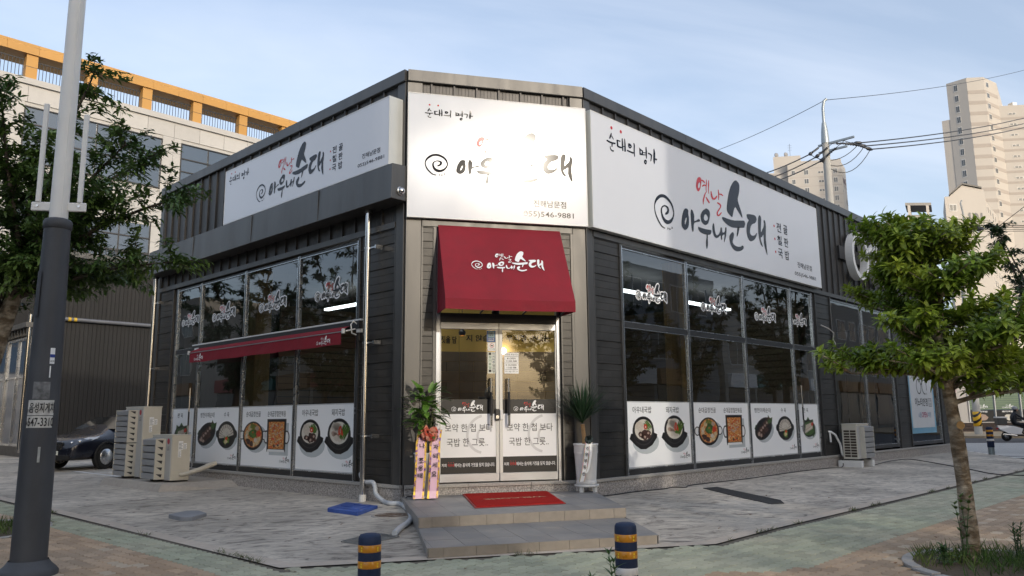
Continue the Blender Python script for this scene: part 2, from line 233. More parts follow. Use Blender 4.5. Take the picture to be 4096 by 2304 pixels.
TAGLINE=[["B",[188,428,177,416,163,398,147,375,133,343,115,305,102,277],[205,431,208,420,210,403,207,380,189,346,167,307,151,279]],["B",[189,354,209,335,236,309,257,289],[220,372,238,352,264,325,283,304]],["B",[0,195,32,189,80,181,139,177,208,182,281,191,334,198],[33,233,65,228,112,222,163,220,225,223,295,231,348,237]],["B",[187,179,187,156,186,124,186,100],[239,191,233,166,226,133,221,107]],["B",[129,103,128,86,128,62,133,40,146,24,164,13,187,5,215,2,243,4,262,5],[152,109,155,94,158,72,166,55,178,45,195,39,212,35,231,37,255,42,274,47]],["B",[377,296,418,298,475,300,518,301],[395,328,435,328,492,329,534,329]],["B",[386,311,386,289,386,258,388,228,386,204,386,178,409,154,463,151,525,157,570,163],[433,325,437,304,441,275,446,245,447,220,447,203,453,196,486,194,542,198,585,202]],["B",[583,399,581,364,578,315,576,261,580,206,584,147,588,104],[619,409,624,377,630,330,636,278,634,221,632,160,630,116]],["B",[679,420,677,387,677,340,675,286,672,225,669,158,665,109],[703,427,711,398,721,353,729,302,731,240,731,174,731,126]],["B",[614,212,637,217,669,225,692,231],[615,230,638,236,670,244,693,250]],["P",[836,354,877,359,921,353,951,336,967,313,960,288,940,265,913,247,884,237,858,241,837,254,824,276,819,302,821,331],[894,306,917,293,898,270,878,276]],["B",[759,150,795,148,845,144,897,142,944,141,988,143,1020,143],[785,186,821,185,872,183,923,182,967,183,1011,186,1043,188]],["B",[1031,400,1035,388,1040,372,1042,349,1040,317,1033,275,1029,228,1034,176,1041,122,1048,83],[1060,414,1070,405,1083,389,1092,364,1089,328,1083,286,1079,240,1077,188,1079,133,1079,92]],["P",[1258,356,1313,335,1412,318,1411,201,1266,178],[1317,295,1358,294,1354,240,1313,230]],["B",[1398,259,1433,263,1482,269,1519,273],[1407,283,1442,287,1491,293,1528,298]],["B",[1397,202,1433,209,1482,220,1519,227],[1401,225,1436,233,1485,243,1522,251]],["B",[1520,431,1517,401,1515,358,1512,308,1516,253,1518,192,1521,148],[1559,443,1565,415,1571,373,1577,326,1572,267,1565,204,1560,158]],["P",[1507,123,1528,121,1544,113,1554,94,1554,70,1540,34,1518,5,1486,0,1455,9,1439,28,1433,52,1439,79,1455,103,1480,116],[1491,77,1519,65,1521,47,1496,48]],["B",[1600,289,1637,287,1686,284,1721,279,1728,275,1728,269,1725,248,1720,210,1709,163,1701,128],[1628,326,1665,324,1717,322,1762,314,1782,300,1783,281,1777,258,1765,218,1748,169,1734,133]],["B",[1853,468,1849,438,1845,397,1839,350,1835,301,1827,245,1822,194,1829,154,1838,122,1848,100],[1886,479,1899,454,1914,417,1925,372,1921,320,1913,264,1908,214,1898,172,1889,135,1881,108]],["B",[1881,216,1907,214,1942,211,1968,209],[1904,250,1932,252,1971,253,2000,255]]]
def flat_mesh(name, shapes, mats):
    """shapes: list of (outer, hole or None, material index) in the XY plane"""
    me = bpy.data.meshes.new(name); vs = []; fs = []; mi = []
    for sh in shapes:
        loops = [[Vector((p[0], p[1], 0)) for p in sh[0]]]
        if sh[1]: loops.append([Vector((p[0], p[1], 0)) for p in sh[1]])
        b = len(vs); flatv = [p for l in loops for p in l]; vs += [tuple(p) for p in flatv]
        for t in tessellate_polygon(loops): fs.append([b+i for i in t]); mi.append(sh[2] if len(sh) > 2 else 0)
    me.from_pydata(vs, [], fs); me.polygons.foreach_set('material_index', mi)
    for m in (mats if isinstance(mats, (list, tuple)) else [mats]): me.materials.append(m)
    return me
def decode(data, k=1/2000.):
    out = []
    for kind, a, b in data:
        pa = [(a[i]*k, a[i+1]*k) for i in range(0, len(a), 2)]
        if kind == 'B':
            pb = [(b[i]*k, b[i+1]*k) for i in range(0, len(b), 2)]
            for i in range(len(pa)-1): out.append(([pa[i], pa[i+1], pb[i+1], pb[i]], None, pa, pb))
        else: out.append((pa, [(b[i]*k, b[i+1]*k) for i in range(0, len(b), 2)] if b else None, None, None))
    return out
def grow(data, w, k=1/2000.):
    """each stroke's outline pushed outwards by w: the white halo printed behind window lettering"""
    out = []
    for kind, a, b in data:
        pa = [Vector((a[i]*k, a[i+1]*k)) for i in range(0, len(a), 2)]
        if kind == 'B':
            pb = [Vector((b[i]*k, b[i+1]*k)) for i in range(0, len(b), 2)]
            qa, qb = [], []
            for p, q in zip(pa, pb):
                d = (p-q); d = d.normalized() if d.length > 1e-6 else Vector((0, 1)); qa.append(p+d*w); qb.append(q-d*w)
            for i in range(len(qa)-1): out.append(([qa[i], qa[i+1], qb[i+1], qb[i]], None))
            for e, f in ((0, 1), (-1, -2)):
                c = (pa[e]+pb[e])/2; r = (pa[e]-pb[e]).length/2+w
                out.append(([c+Vector((math.cos(t*.7854), math.sin(t*.7854)))*r for t in range(8)], None))
        else:
            n = len(pa); ar = sum(pa[i].x*pa[(i+1) % n].y-pa[(i+1) % n].x*pa[i].y for i in range(n)); sg = 1 if ar > 0 else -1; q = []
            for i in range(n):
                t = (pa[(i+1) % n]-pa[i-1]); t = t.normalized() if t.length > 1e-9 else Vector((1, 0)); q.append(pa[i]+Vector((t.y, -t.x))*w*sg)
            out.append((q, None))
    return out
def logo_mesh(name, mk, mr, halo=None, spiral=True):
    kb = LOGO_BLACK
    sh = [(a, h, 0) for a, h, _, _ in decode(kb)]+[(a, h, 1) for a, h, _, _ in decode(LOGO_RED)]
    return flat_mesh(name, sh, [mk, mr])
LOGO_ASPECT = 1727/4518.
ME_LOGO = logo_mesh('logo', M_INK, M_INKRED); ME_LOGO_PRINT = logo_mesh('logo_print', M_PRINTK, M_PRINTR)
ME_LOGO_WHITE = logo_mesh('logo_white', M_PRINTWT, M_PRINTWT); ME_LOGO_WR = logo_mesh('logo_white_red', M_PRINTWT, M_PRINTR)
ME_HALO = flat_mesh('logo_halo', [(a, h, 0) for a, h in grow(LOGO_BLACK+LOGO_RED, .024)], M_PRINTWT)
ME_TAG = flat_mesh('tagline', [(a, h, 0) for a, h, _, _ in decode(TAGLINE)], M_INK)
TAG_ASPECT = 379/1585.
TXT = {}
def text_mesh(body, mat, bold=0., vertical=False):
    """one line of lettering as a flat mesh scaled to a unit-wide, unit-high box"""
    key = (body, mat.name, bold)
    if key in TXT: return TXT[key]
    c = bpy.data.curves.new('lettering', 'FONT'); c.body = body; c.resolution_u = 2; c.offset = bold; c.fill_mode = 'FRONT'
    o = bpy.data.objects.new('lettering', c); COL.objects.link(o)
    dg = bpy.context.evaluated_depsgraph_get(); me = bpy.data.meshes.new_from_object(o.evaluated_get(dg))
    bpy.data.objects.remove(o); bpy.data.curves.remove(c)
    me.name = 'lettering'
    xs = [v.co.x for v in me.vertices]; ys = [v.co.y for v in me.vertices]
    x0, x1, y0, y1 = min(xs), max(xs), min(ys), max(ys)
    for v in me.vertices: v.co.x = (v.co.x-x0)/(x1-x0); v.co.y = (v.co.y-y0)/(y1-y0); v.co.z = 0
    me.materials.clear(); me.materials.append(mat); TXT[key] = me; me['aspect'] = (x1-x0)/(y1-y0)
    return me
def put(name, me, parent, M, x, y, w, h, off=0.):
    """place flat mesh: lower-left corner (x, y), size (w, h) in the frame of M"""
    return inst(name, me, parent, M @ Matrix.Translation((x, y, off)) @ Matrix.Diagonal((w, h, 1, 1)))
def ell(cx, cy, rx, ry, n=24, a0=0, rot=0):
    out = []
    for i in range(n):
        a = 2*math.pi*i/n+a0; x, y = rx*math.cos(a), ry*math.sin(a); out.append((cx+x*math.cos(rot)-y*math.sin(rot), cy+x*math.sin(rot)+y*math.cos(rot)))
    return out
def rect(x0, y0, x1, y1): return [(x0, y0), (x1, y0), (x1, y1), (x0, y1)]

# ================================================================ SETTING
def isect(n1, c1, n2, c2):
    det = n1.x*n2.y-n1.y*n2.x; return Vector(((c1*n2.y-c2*n1.y)/det, (n1.x*c2-n2.x*c1)/det, 0))
def contour(a, b, c, sl, sr, ns=1):
    """line at distances a, b, c outside the left, corner and right walls, from s=sl on the left to s=sr on the right"""
    p1 = isect(nL, a, nC, b); p2 = isect(nC, b, nR, c+nR.dot(B))
    p0 = A+dL*sl+nL*a; p3 = B+dR*sr+nR*c
    pts = []
    for q0, q1, n in ((p0, p1, 10), (p1, p2, 4), (p2, p3, 12)):
        pts += [q0.lerp(q1, i/n) for i in range(n)]
    return pts+[p3]
def sheet(name, c0, c1, mat, dz0=0, dz1=0, kind='structure', n=3):
    mb = MB(); m = len(c0); vs = []
    for j in range(n+1):
        for i in range(m):
            p = c0[i].lerp(c1[i], j/n); vs.append((p.x, p.y, gnd(p.x, p.y)+dz0+(dz1-dz0)*j/n))
    mb.add(vs, [(j*m+i, j*m+i+1, (j+1)*m+i+1, (j+1)*m+i) for j in range(n) for i in range(m-1)])
    return tag(mb.build(name, mat, None, fix=False), kind=kind)
def stamped_concrete():
    m = bpy.data.materials.new('stamped_concrete'); m.use_nodes = True; nt = m.node_tree; p = nt.nodes['Principled BSDF']
    tcn = N(nt, 'ShaderNodeTexCoord'); mpn = N(nt, 'ShaderNodeMapping'); mpn.inputs['Rotation'].default_value = (0, 0, R(-28)); nt.links.new(tcn.outputs['Object'], mpn.inputs[0])
    st = N(nt, 'ShaderNodeMapping'); st.inputs['Rotation'].default_value = (0, 0, R(-35)); st.inputs['Scale'].default_value = (1.0, 1.9, 1); nt.links.new(tcn.outputs['Object'], st.inputs[0])
    n1 = N(nt, 'ShaderNodeTexNoise'); n1.inputs['Scale'].default_value = 2.7; n1.inputs['Detail'].default_value = 11; n1.inputs['Roughness'].default_value = .68; n1.inputs['Distortion'].default_value = 1.6; nt.links.new(st.outputs[0], n1.inputs['Vector'])
    n2 = N(nt, 'ShaderNodeTexNoise'); n2.inputs['Scale'].default_value = .55; n2.inputs['Detail'].default_value = 4; nt.links.new(tcn.outputs['Object'], n2.inputs['Vector'])
    r1 = N(nt, 'ShaderNodeValToRGB'); e = r1.color_ramp.elements; e[0].position = .37; e[0].color = (.195, .172, .145, 1); e[1].position = .60; e[1].color = (.58, .525, .44, 1)
    x = r1.color_ramp.elements.new(.46); x.color = (.43, .385, .33, 1); nt.links.new(n1.outputs['Fac'], r1.inputs[0])
    r2 = N(nt, 'ShaderNodeMapRange'); r2.inputs['From Min'].default_value = .35; r2.inputs['From Max'].default_value = .65; r2.inputs['To Min'].default_value = .72; r2.inputs['To Max'].default_value = 1.22; nt.links.new(n2.outputs['Fac'], r2.inputs[0])
    bk = N(nt, 'ShaderNodeTexBrick'); bk.offset = .5; bk.inputs['Scale'].default_value = 1.0; bk.inputs['Mortar Size'].default_value = .006; bk.inputs['Mortar Smooth'].default_value = .3; bk.inputs['Brick Width'].default_value = 1.25; bk.inputs['Row Height'].default_value = .62
    bk.inputs['Color1'].default_value = bk.inputs['Color2'].default_value = (1, 1, 1, 1); bk.inputs['Mortar'].default_value = (.78, .78, .78, 1); nt.links.new(mpn.outputs[0], bk.inputs['Vector'])
    vm = N(nt, 'ShaderNodeVectorMath', operation='SCALE'); nt.links.new(r1.outputs[0], vm.inputs[0]); nt.links.new(r2.outputs[0], vm.inputs['Scale'])
    v2 = N(nt, 'ShaderNodeVectorMath', operation='MULTIPLY'); nt.links.new(vm.outputs[0], v2.inputs[0]); nt.links.new(bk.outputs['Color'], v2.inputs[1]); nt.links.new(v2.outputs[0], p.inputs['Base Color'])
    p.inputs['Roughness'].default_value = .62
    hm = N(nt, 'ShaderNodeMath', operation='MULTIPLY'); nt.links.new(n1.outputs['Fac'], hm.inputs[0]); nt.links.new(bk.outputs['Color'], hm.inputs[1])
    bp = N(nt, 'ShaderNodeBump'); bp.inputs['Strength'].default_value = .7; bp.inputs['Distance'].default_value = .022; nt.links.new(hm.outputs[0], bp.inputs['Height']); nt.links.new(bp.outputs[0], p.inputs['Normal'])
    return m
M_STAMP = stamped_concrete()
M_EDGE = pm('poured_concrete', (.38, .345, .30), .8, 0, .22, 14, .003, 40, tint_scale=1.5)
M_SAND = pm('sandy_joint', (.13, .115, .09), .95, 0, .3, 20, .004, 60)
M_ASPH = pm('asphalt', (.055, .055, .058), .85, 0, .25, 40, .004, 90, tint_scale=.6)
M_EARTH = pm('far_ground', (.16, .145, .12), .95, 0, .25, .5, .0, 1, tint_scale=.08)
M_LINE = pm('road_paint_white', (.62, .62, .60), .7, 0, .18, 12, .001, 80)
# base ground sheet to the horizon
mb = MB(); mb.quad((-900, -900, -.95), (900, -900, -.95), (900, 900, -.95), (-900, 900, -.95)); tag(mb.build('ground', M_EARTH, fix=False), kind='structure')
SLFAR = 60
# concrete apron round the shop, cut off obliquely at the far right where the road begins
def apron_c(t):
    c = contour(3.37*t, 3.97*t, 3.30*t, SLFAR, 20.7-4.9*t); return c
rings = [apron_c(t) for t in (0, .25, .5, .75, 1)]
mb = MB(); m = len(rings[0]); vs = []
for rg in rings: vs += [(p.x, p.y, gnd(p.x, p.y)) for p in rg]
mb.add(vs, [(j*m+i, j*m+i+1, (j+1)*m+i+1, (j+1)*m+i) for j in range(4) for i in range(m-1)])
tag(mb.build('concrete_apron', M_STAMP, fix=False), kind='structure')
sheet('concrete_edging', apron_c(1), contour(3.55, 4.15, 3.48, SLFAR, 15.55), pm('edging_concrete', (.50, .435, .365), .85, 0, .2, 12, .003, 40, tint_scale=1.1), n=1)
# parking lot behind the left wall line
lot = [A+dL*9.5-nL*30, A+dL*9.5, A+dL*SLFAR, A+dL*SLFAR-nL*30]
mb = MB(); mb.quad(*[(p.x, p.y, -.272) for p in lot]); tag(mb.build('parking_lot', M_STAMP, fix=False), kind='structure')
wl = WF('L')
def strip(name, pts, w, z, mat, parent=None):
    mb = MB(); p0, p1 = Vector(pts[0]), Vector(pts[1]); t = (p1-p0).normalized(); q = Vector((-t.y, t.x, 0))*w/2
    mb.add([tuple(p0+q), tuple(p1+q), tuple(p1-q), tuple(p0-q)], [(0, 1, 2, 3)])
    for i, v in enumerate(mb.v): mb.v[i] = (v[0], v[1], z)
    return mb.build(name, mat, parent, fix=False)
pk = empty('parking_bay_marking', A+dL*12, label='white painted parking bay lines beside the dark sedan', cat='road marking')
for s0, t0, s1, t1 in ((8.0, .45, 14.1, .45), (11.5, .45, 11.5, -5), (14.1, .4, 14.1, -5), (16.9, .4, 16.9, -5)):
    P0, P1 = wl(s0, t0, 0)-pk.location, wl(s1, t1, 0)-pk.location
    strip('painted_line', (P0, P1), .12, -.268 if t1 != .45 else -.2775, M_LINE, pk)
# roads
road_z = -.44
rp = [B+dR*20.7, B+dR*15.5+nR*3.5, B+dR*11+nR*8.2, isect(nC, 13.2, nR, 8.2+nR.dot(B)), isect(nL, 8.4, nC, 13.2), A+dL*SLFAR+nL*8.4]
far = [Vector((-160, 30, 0)), Vector((-120, -120, 0)), Vector((120, -120, 0)), Vector((160, 20, 0)), Vector((55, 70, 0)), B+dR*21-nR*30]
mb = MB()
allp = rp+far
loop = [rp[0], rp[1], rp[2], rp[3], rp[4], rp[5], far[0], far[1], far[2], far[3], far[4], far[5]]
idx = tessellate_polygon([[Vector((p.x, p.y, 0)) for p in loop]])
mb.add([(p.x, p.y, road_z-.25 if p.y < -8 else road_z) for p in loop], [tuple(t) for t in idx]); tag(mb.build('road', M_ASPH, fix=False), kind='structure')
# crosswalk on the side road
rv = Vector((.93, -.37, 0)); qv = Vector((.37, .93, 0))
cwk = empty('crosswalk_marking', (24, 11, road_z), label='white striped crosswalk on the asphalt beyond the shop', cat='crosswalk')
for i in range(15):
    c0 = Vector((18.8, 9.6, 0))+qv*(i*.92+.2); w = .46
    a0 = -1.5; a1 = 9.5+i*.25
    P0 = c0+rv*a0; P1 = c0+rv*a1
    mb = MB(); q = qv*w/2
    mb.add([tuple(v-cwk.location+Vector((0, 0, road_z+.005))) for v in (P0+q, P1+q, P1-q, P0-q)], [(0, 1, 2, 3)]); mb.build('painted_stripe', M_LINE, cwk, fix=False)
# far pavement across the side road
mb = MB(); fp = [Vector((33, 33, 0)), Vector((36.5, 25.5, 0)), Vector((60, 12, 0)), Vector((90, 20, 0)), Vector((70, 60, 0))]
mb.prism([(p.x, p.y) for p in fp], road_z-.1, road_z+.13); tag(mb.build('far_pavement', pm('ochre_paving', (.34, .27, .18), .9, 0, .2, 3), None), kind='structure')

# ---- interlocking pavers: green strip along the concrete, brown beyond
M_PG = pm('green_paver', (.37, .385, .28), .85, 0, .16, 30, .0015, 120, isl_rand=.16, tint_scale=.7, hue=(.41, .395, .295))
M_PB = pm('brown_paver', (.45, .32, .21), .85, 0, .18, 30, .0015, 120, isl_rand=.20, tint_scale=.7, hue=(.40, .30, .21))
M_PL = pm('pale_paver', (.52, .42, .31), .85, 0, .15, 30, .0015, 120, isl_rand=.1, tint_scale=.7)
PW, PH = .224, .112
def paver_outline():
    g = .0022; w, h = PW/2-g, PH/2-g; k = .013
    k = .011; top = []
    for half in (0, 1):
        for t, s in ((0, -1), (.15, -1), (.35, 1), (.65, 1), (.85, -1)): top.append((-w+(half+t)*w, h+k*s))
    top.append((w, h-k)); bot = [(x, y-2*h) for x, y in top]
    return top, bot
_t, _b = paver_outline()
PV = [(x, y) for x, y in _b]+[(x, y) for x, y in reversed(_t)]
def paver_geo(mb, fn, dz=0):
    n = len(PV); cx = sum(p[0] for p in PV)/n; cy = sum(p[1] for p in PV)/n
    v = []
    for k, zz in ((1.0, -.016), (1.0, -.004), (.955, 0)):
        for x, y in PV: v.append(fn(x*(1 if k == 1 else .972), y-(math.copysign(.0035, y) if k < 1 else 0), zz+dz))
    mb.add(v, [tuple(range(2*n, 3*n))]+[(j*n+i, j*n+(i+1) % n, (j+1)*n+(i+1) % n, (j+1)*n+i) for j in (0, 1) for i in range(n)])
PITS = [((5.0, -6.0), 1.02), ((-5.75, -.25), 1.12)]
def zone(x, y):
    X = Vector((x, y, 0)); l, c, r = (X-A).dot(nL), (X-A).dot(nC), (X-B).dot(nR)
    if l < 3.62 and c < 4.22 and r < 3.55: return None
    for (px, py), pr in PITS:
        if (x-px)**2+(y-py)**2 < (pr+.02)**2: return None
    if r > 7.9 or l > 8.1 or c > 13: return None
    if (X-A).dot(dL) > 22 or (X-B).dot(dR) > 14.5-(r-3.5)*.3: return None
    gap = max(l-3.55, c-4.15, r-3.48)
    if l < 4.03 and c < 5.45 and r < 4.75: return 'g'
    return 'b'
pave = sheet('pavement', contour(3.55, 4.15, 3.48, 24, 14.6), contour(8.4, 13.2, 8.2, 24, 11), M_SAND, -.013, -.013, n=6)
pave['label'] = 'interlocking block pavement, green strip then brown'
cand = []
for side in (0, 1):
    ux, uy = (dR, -nR) if side == 0 else (-dL, -nL)
    for i in range(-95, 110):
        for j in range(-75, 75):
            c = ux*((i+.5*(j % 2))*PW)+uy*(j*PH)+Vector((1, -5.5, 0))
            z = zone(c.x, c.y)
            if not z: continue
            left = (c-A).dot(nL)-3.8 > max((c-A).dot(nC)-4.6, (c-B).dot(nR)-4)
            if left != (side == 1): continue
            rel = c-Vector((-1.455, -12.096, 0)); f = rel.x*math.sin(YAW)+rel.y*math.cos(YAW); s = rel.x*math.cos(YAW)-rel.y*math.sin(YAW)
            if f < 3.0 or f > 26 or abs(s) > .70*f+.5: continue
            cand.append((f*f+s*s, c, side, z))
cand.sort(key=lambda t: t[0])
vis = [t for t in cand if t[0] > 36.]          # what the frame shows starts about six metres out
near = set(id(t) for t in vis[:300])
def plane_z(c):
    e = .05; zx = (gnd(c.x+e, c.y)-gnd(c.x-e, c.y))/(2*e); zy = (gnd(c.x, c.y+e)-gnd(c.x, c.y-e))/(2*e); return zx, zy
tmp = MB(); paver_geo(tmp, lambda x, y, z: (x, y, z)); ME_PAVER = {k: tmp.mesh('paver', m) for k, m in
    (('g', pm('green_paver_single', (.37, .385, .28), .85, 0, .16, 30, .0015, 120, obj_rand=.16, tint_scale=.7, hue=(.41, .395, .295))),
     ('b', pm('brown_paver_single', (.45, .32, .21), .85, 0, .18, 30, .0015, 120, obj_rand=.2, tint_scale=.7, hue=(.40, .30, .21))), ('p', M_PL))}
field = {'g': MB(), 'b': MB(), 'p': MB()}
rnd = random.Random(3)
for t in cand:
    d2, c, side, z = t; ux, uy = (dR, -nR) if side == 0 else (-dL, -nL)
    if z == 'b' and rnd.random() < .07: z = 'p'
    zx, zy = plane_z(c); z0 = gnd(c.x, c.y)+rnd.uniform(-.0018, .0018); tx, ty = rnd.uniform(-.006, .006), rnd.uniform(-.006, .006)
    def fn(x, y, zz, c=c, ux=ux, uy=uy, zx=zx+tx, zy=zy+ty, z0=z0):
        p = c+ux*x+uy*y; return (p.x, p.y, z0+zx*(p.x-c.x)+zy*(p.y-c.y)+zz)
    if id(t) in near:
        nrm = Vector((-zx-tx, -zy-ty, 1)).normalized(); x3 = (ux-nrm*ux.dot(nrm)).normalized(); y3 = nrm.cross(x3)
        inst('paver', ME_PAVER[z], pave, Matrix(((x3.x, y3.x, nrm.x, c.x), (x3.y, y3.y, nrm.y, c.y), (x3.z, y3.z, nrm.z, z0), (0, 0, 0, 1))))
    else: paver_geo(field[z], fn)
for k, mm in (('g', M_PG), ('b', M_PB), ('p', M_PL)):
    o = field[k].build('paver_field', mm, pave, fix=False); o['kind'] = 'stuff'
# kerb along the road edge
kc = contour(8.4, 13.2, 8.2, 24, 11); kd = contour(8.55, 13.35, 8.35, 24, 11)
mb = MB(); m = len(kc)
mb.add([(p.x, p.y, gnd(p.x, p.y)) for p in kc]+[(p.x, p.y, gnd(p.x, p.y)) for p in kd]+[(p.x, p.y, -.80) for p in kd], [(i, i+1, m+i+1, m+i) for i in range(m-1)]+[(m+i, m+i+1, 2*m+i+1, 2*m+i) for i in range(m-1)])
tag(mb.build('kerb', M_EDGE, fix=False), kind='structure')

# ================================================================ THE SHOP
SHOP = empty('shop_building', A, label='single-storey corner shop clad in charcoal metal with angled entrance', cat='building')
LEN = {'L': 9.5, 'C': 3.0, 'R': 19.5}
back_corner = A+dL*9.5+dR*22.06; Lend = A+dL*9.5; Rend = B+dR*19.5
M_TAN = pm('interior_plaster_tan', (.24, .17, .09), .8, 0, .12, 3)
M_FLOORI = pm('interior_floor', (.10, .085, .07), .4, 0, .2, 4)
M_CEIL = pm('interior_ceiling', (.10, .095, .09), .8, 0, .1, 3)
M_WOOD = pm('timber_post', (.42, .28, .12), .55, 0, .3, 6, .001, 20, stretch=(6, 6, .6))
# solid core walls (inside face set back), roof, floor
def core(w, s0, s1, z0, z1, d0=-.22, d1=-.012, name='wall', mat=None):
    mb = MB(WF(w)); mb.box((s0, d0, z0), (s1, d1, z1)); return mb.build(name, mat or M_DARK, SHOP)
OPEN = {'L': [(1.22, 8.36)], 'C': [(.50, 2.52)], 'R': [(.99, 8.98), (10.08, 14.46), (15.58, 18.62)]}
for w in 'LCR':
    core(w, 0.02, LEN[w]-.02, 4.02, 6.37)
    s = 0.02
    for a, b in OPEN[w]+[(LEN[w]-.02, None)]:
        if a > s: core(w, s, a, -.30, 4.02)
        if b: core(w, a, b, -.30, -.01); s = b
mb = MB()
for p, q in ((Lend, back_corner), (back_corner, Rend)):
    t = (q-p).normalized(); n = Vector((t.y, -t.x, 0))*.1
    mb.add([tuple(v) for v in (p-n+Vector((0,0,-.3)), q-n+Vector((0,0,-.3)), q+n+Vector((0,0,-.3)), p+n+Vector((0,0,-.3)), p-n+Vector((0,0,6.5)), q-n+Vector((0,0,6.5)), q+n+Vector((0,0,6.5)), p+n+Vector((0,0,6.5)))], [(0,3,2,1),(4,5,6,7),(0,1,5,4),(1,2,6,5),(2,3,7,6),(3,0,4,7)])
mb.build('rear_wall', M_CHAR, SHOP)
def inset(k):
    return [A+(dL+dR).normalized()*0+Vector((0, k*1.2, 0)), B+Vector((-.1*k, k, 0)), Rend-dR*k+(-nR)*k, back_corner-dL*k-dR*k, Lend-dL*k+dR*k]
fpoly = [(p.x, p.y) for p in inset(.12)]
mb = MB(); mb.prism(fpoly, -.28, -.004); mb.build('floor', M_FLOORI, SHOP)
mb = MB(); mb.prism(fpoly, 4.03, 4.10); mb.build('ceiling', M_CEIL, SHOP)
mb = MB(); mb.prism(fpoly, 6.30, 6.40); mb.build('roof', M_CHAR, SHOP)
# granite plinth and capping, stone by stone
for w in 'LCR':
    n = max(2, round(LEN[w]/1.18)); step = LEN[w]/n
    for i in range(n):
        s0, s1 = i*step+.0025, (i+1)*step-.0025
        if w == 'L' and i == 0: s0 = -.015
        if w == 'C': s0 += .025 if i == 0 else 0; s1 -= .02 if i == n-1 else 0
        mb = MB(WF(w)); mb.box((s0, -.011, -.33), (s1, .04, -.052)); mb.build('plinth_stone', M_GRAN, SHOP, bevel=.003)
        mb = MB(WF(w)); mb.box((s0, -.011, -.05), (s1, .062, -.001)); mb.build('capping_stone', M_GRANCAP, SHOP, bevel=.003)
# horizontal lap siding panels
SPROF = [(.010, 0), (.010, .118), (.005, .122), (.010, .126), (.010, .243), (.005, .247), (.010, .251), (.010, .354), (.030, .359), (.030, .371), (.006, .377)]
def siding_mesh(W, prof=SPROF):
    mb = MB(); n = len(prof)
    mb.add([(0, y, z) for y, z in prof]+[(W, y, z) for y, z in prof], [(i, n+i, n+i+1, i+1) for i in range(n-1)])
    mb.add([(0, y, z) for y, z in prof]+[(0, -.01, prof[-1][1]), (0, -.01, 0)], [tuple(range(n+2))]); mb.add([(W, y, z) for y, z in prof]+[(W, -.01, prof[-1][1]), (W, -.01, 0)], [tuple(range(n+2))])
    return mb.mesh('siding_panel', M_SIDING, fix=False)
RUNS = {'L': [(.22, 1.16), (8.50, 9.30)], 'C': [(.27, .46), (2.56, 2.75)], 'R': [(.19, .94), (9.10, 10.02), (14.54, 15.50), (18.70, 19.40)]}
SHORT = [(.010, 0), (.010, .118), (.005, .122), (.010, .126), (.010, .20), (.026, .205), (.026, .215), (.006, .22)]
for w in 'LCR':
    for a, b in RUNS[w]:
        me = siding_mesh(b-a-.012); me2 = siding_mesh(b-a-.012, SHORT)
        for k in range(10): inst('siding_panel', me, SHOP, fmat(w, a+.006, 0, -.002+k*.377))
        inst('siding_panel', me2, SHOP, fmat(w, a+.006, 0, -.002+3.77))
        for e in (a, b):      # vertical edge trims
            mb = MB(WF(w)); mb.box((e-.016, -.012, 0), (e+.006 if e == a else e+.03, .034, 3.985)); mb.build('edge_trim', M_CHAR, SHOP)
# corner columns and the head band below the upper facade
for w, a, b in (('L', .002, .2), ('C', .002, .25), ('C', 2.77, 2.998), ('R', .002, .172), ('L', 9.32, 9.5), ('R', 19.42, 19.5)):
    mb = MB(WF(w)); mb.box((a, -.03, 0.001), (b, .036, 6.386)); mb.build('corner_column', M_CHAR, SHOP, bevel=.006)
for w, a, b in (('L', .21, 9.31), ('C', .26, 2.76), ('R', .18, 19.41)):
    mb = MB(WF(w)); mb.box((a, -.012, 3.99), (b, .048, 4.085)); mb.build('head_trim', M_CHAR, SHOP)
# standing seam panels of the upper facade
SW = .377
mb = MB(); pf = [(0, .004)]
for k in range(1, 6):
    x = .345*k/6; pf += [(x-.003, .004), (x, .0005), (x+.003, .004)]
pf += [(.345, .004), (.347, .040), (.375, .040), (.377, .004)]
n = len(pf); mb.add([(x, y, 0) for x, y in pf]+[(x, y, 1) for x, y in pf], [(i, i+1, n+i+1, n+i) for i in range(n-1)]); ME_SEAM = mb.mesh('facade_panel', M_SEAM, fix=False)
for w, s0, s1 in (('L', .215, 9.30), ('C', .41-.377, 2.74), ('R', .33-.14, 19.4)):
    s = s0
    while s < s1-.05:
        k = min(1, (s1-s)/SW)
        if w != 'C' or (s > .2 and s+SW < 2.95) or True:
            o = inst('facade_panel', ME_SEAM, SHOP, fmat(w, s, 0, 4.086) @ Matrix.Diagonal((k, 1, 2.30, 1)))
        s += SW
# parapet coping along the three sides, butt joints every 3 m
for w in 'LCR':
    n = max(1, round(LEN[w]/3.1)); st = LEN[w]/n
    for i in range(n):
        a, b = i*st+(.003 if i else -.01), (i+1)*st-.003
        if w == 'C': a += .02 if i == 0 else 0; b += .0
        if w == 'R': a += .0
        mb = MB(WF(w)); mb.add([(a, -.3, 6.388), (a, .062, 6.388), (a, .070, 6.40), (a, .062, 6.590), (a, -.3, 6.56), (b, -.3, 6.388), (b, .062, 6.388), (b, .070, 6.40), (b, .062, 6.590), (b, -.3, 6.56)],
            [(0,1,2,3,4), (9,8,7,6,5), (0,5,6,1), (1,6,7,2), (2,7,8,3), (3,8,9,4), (4,9,5,0)]); mb.build('coping', M_CHAR, SHOP)
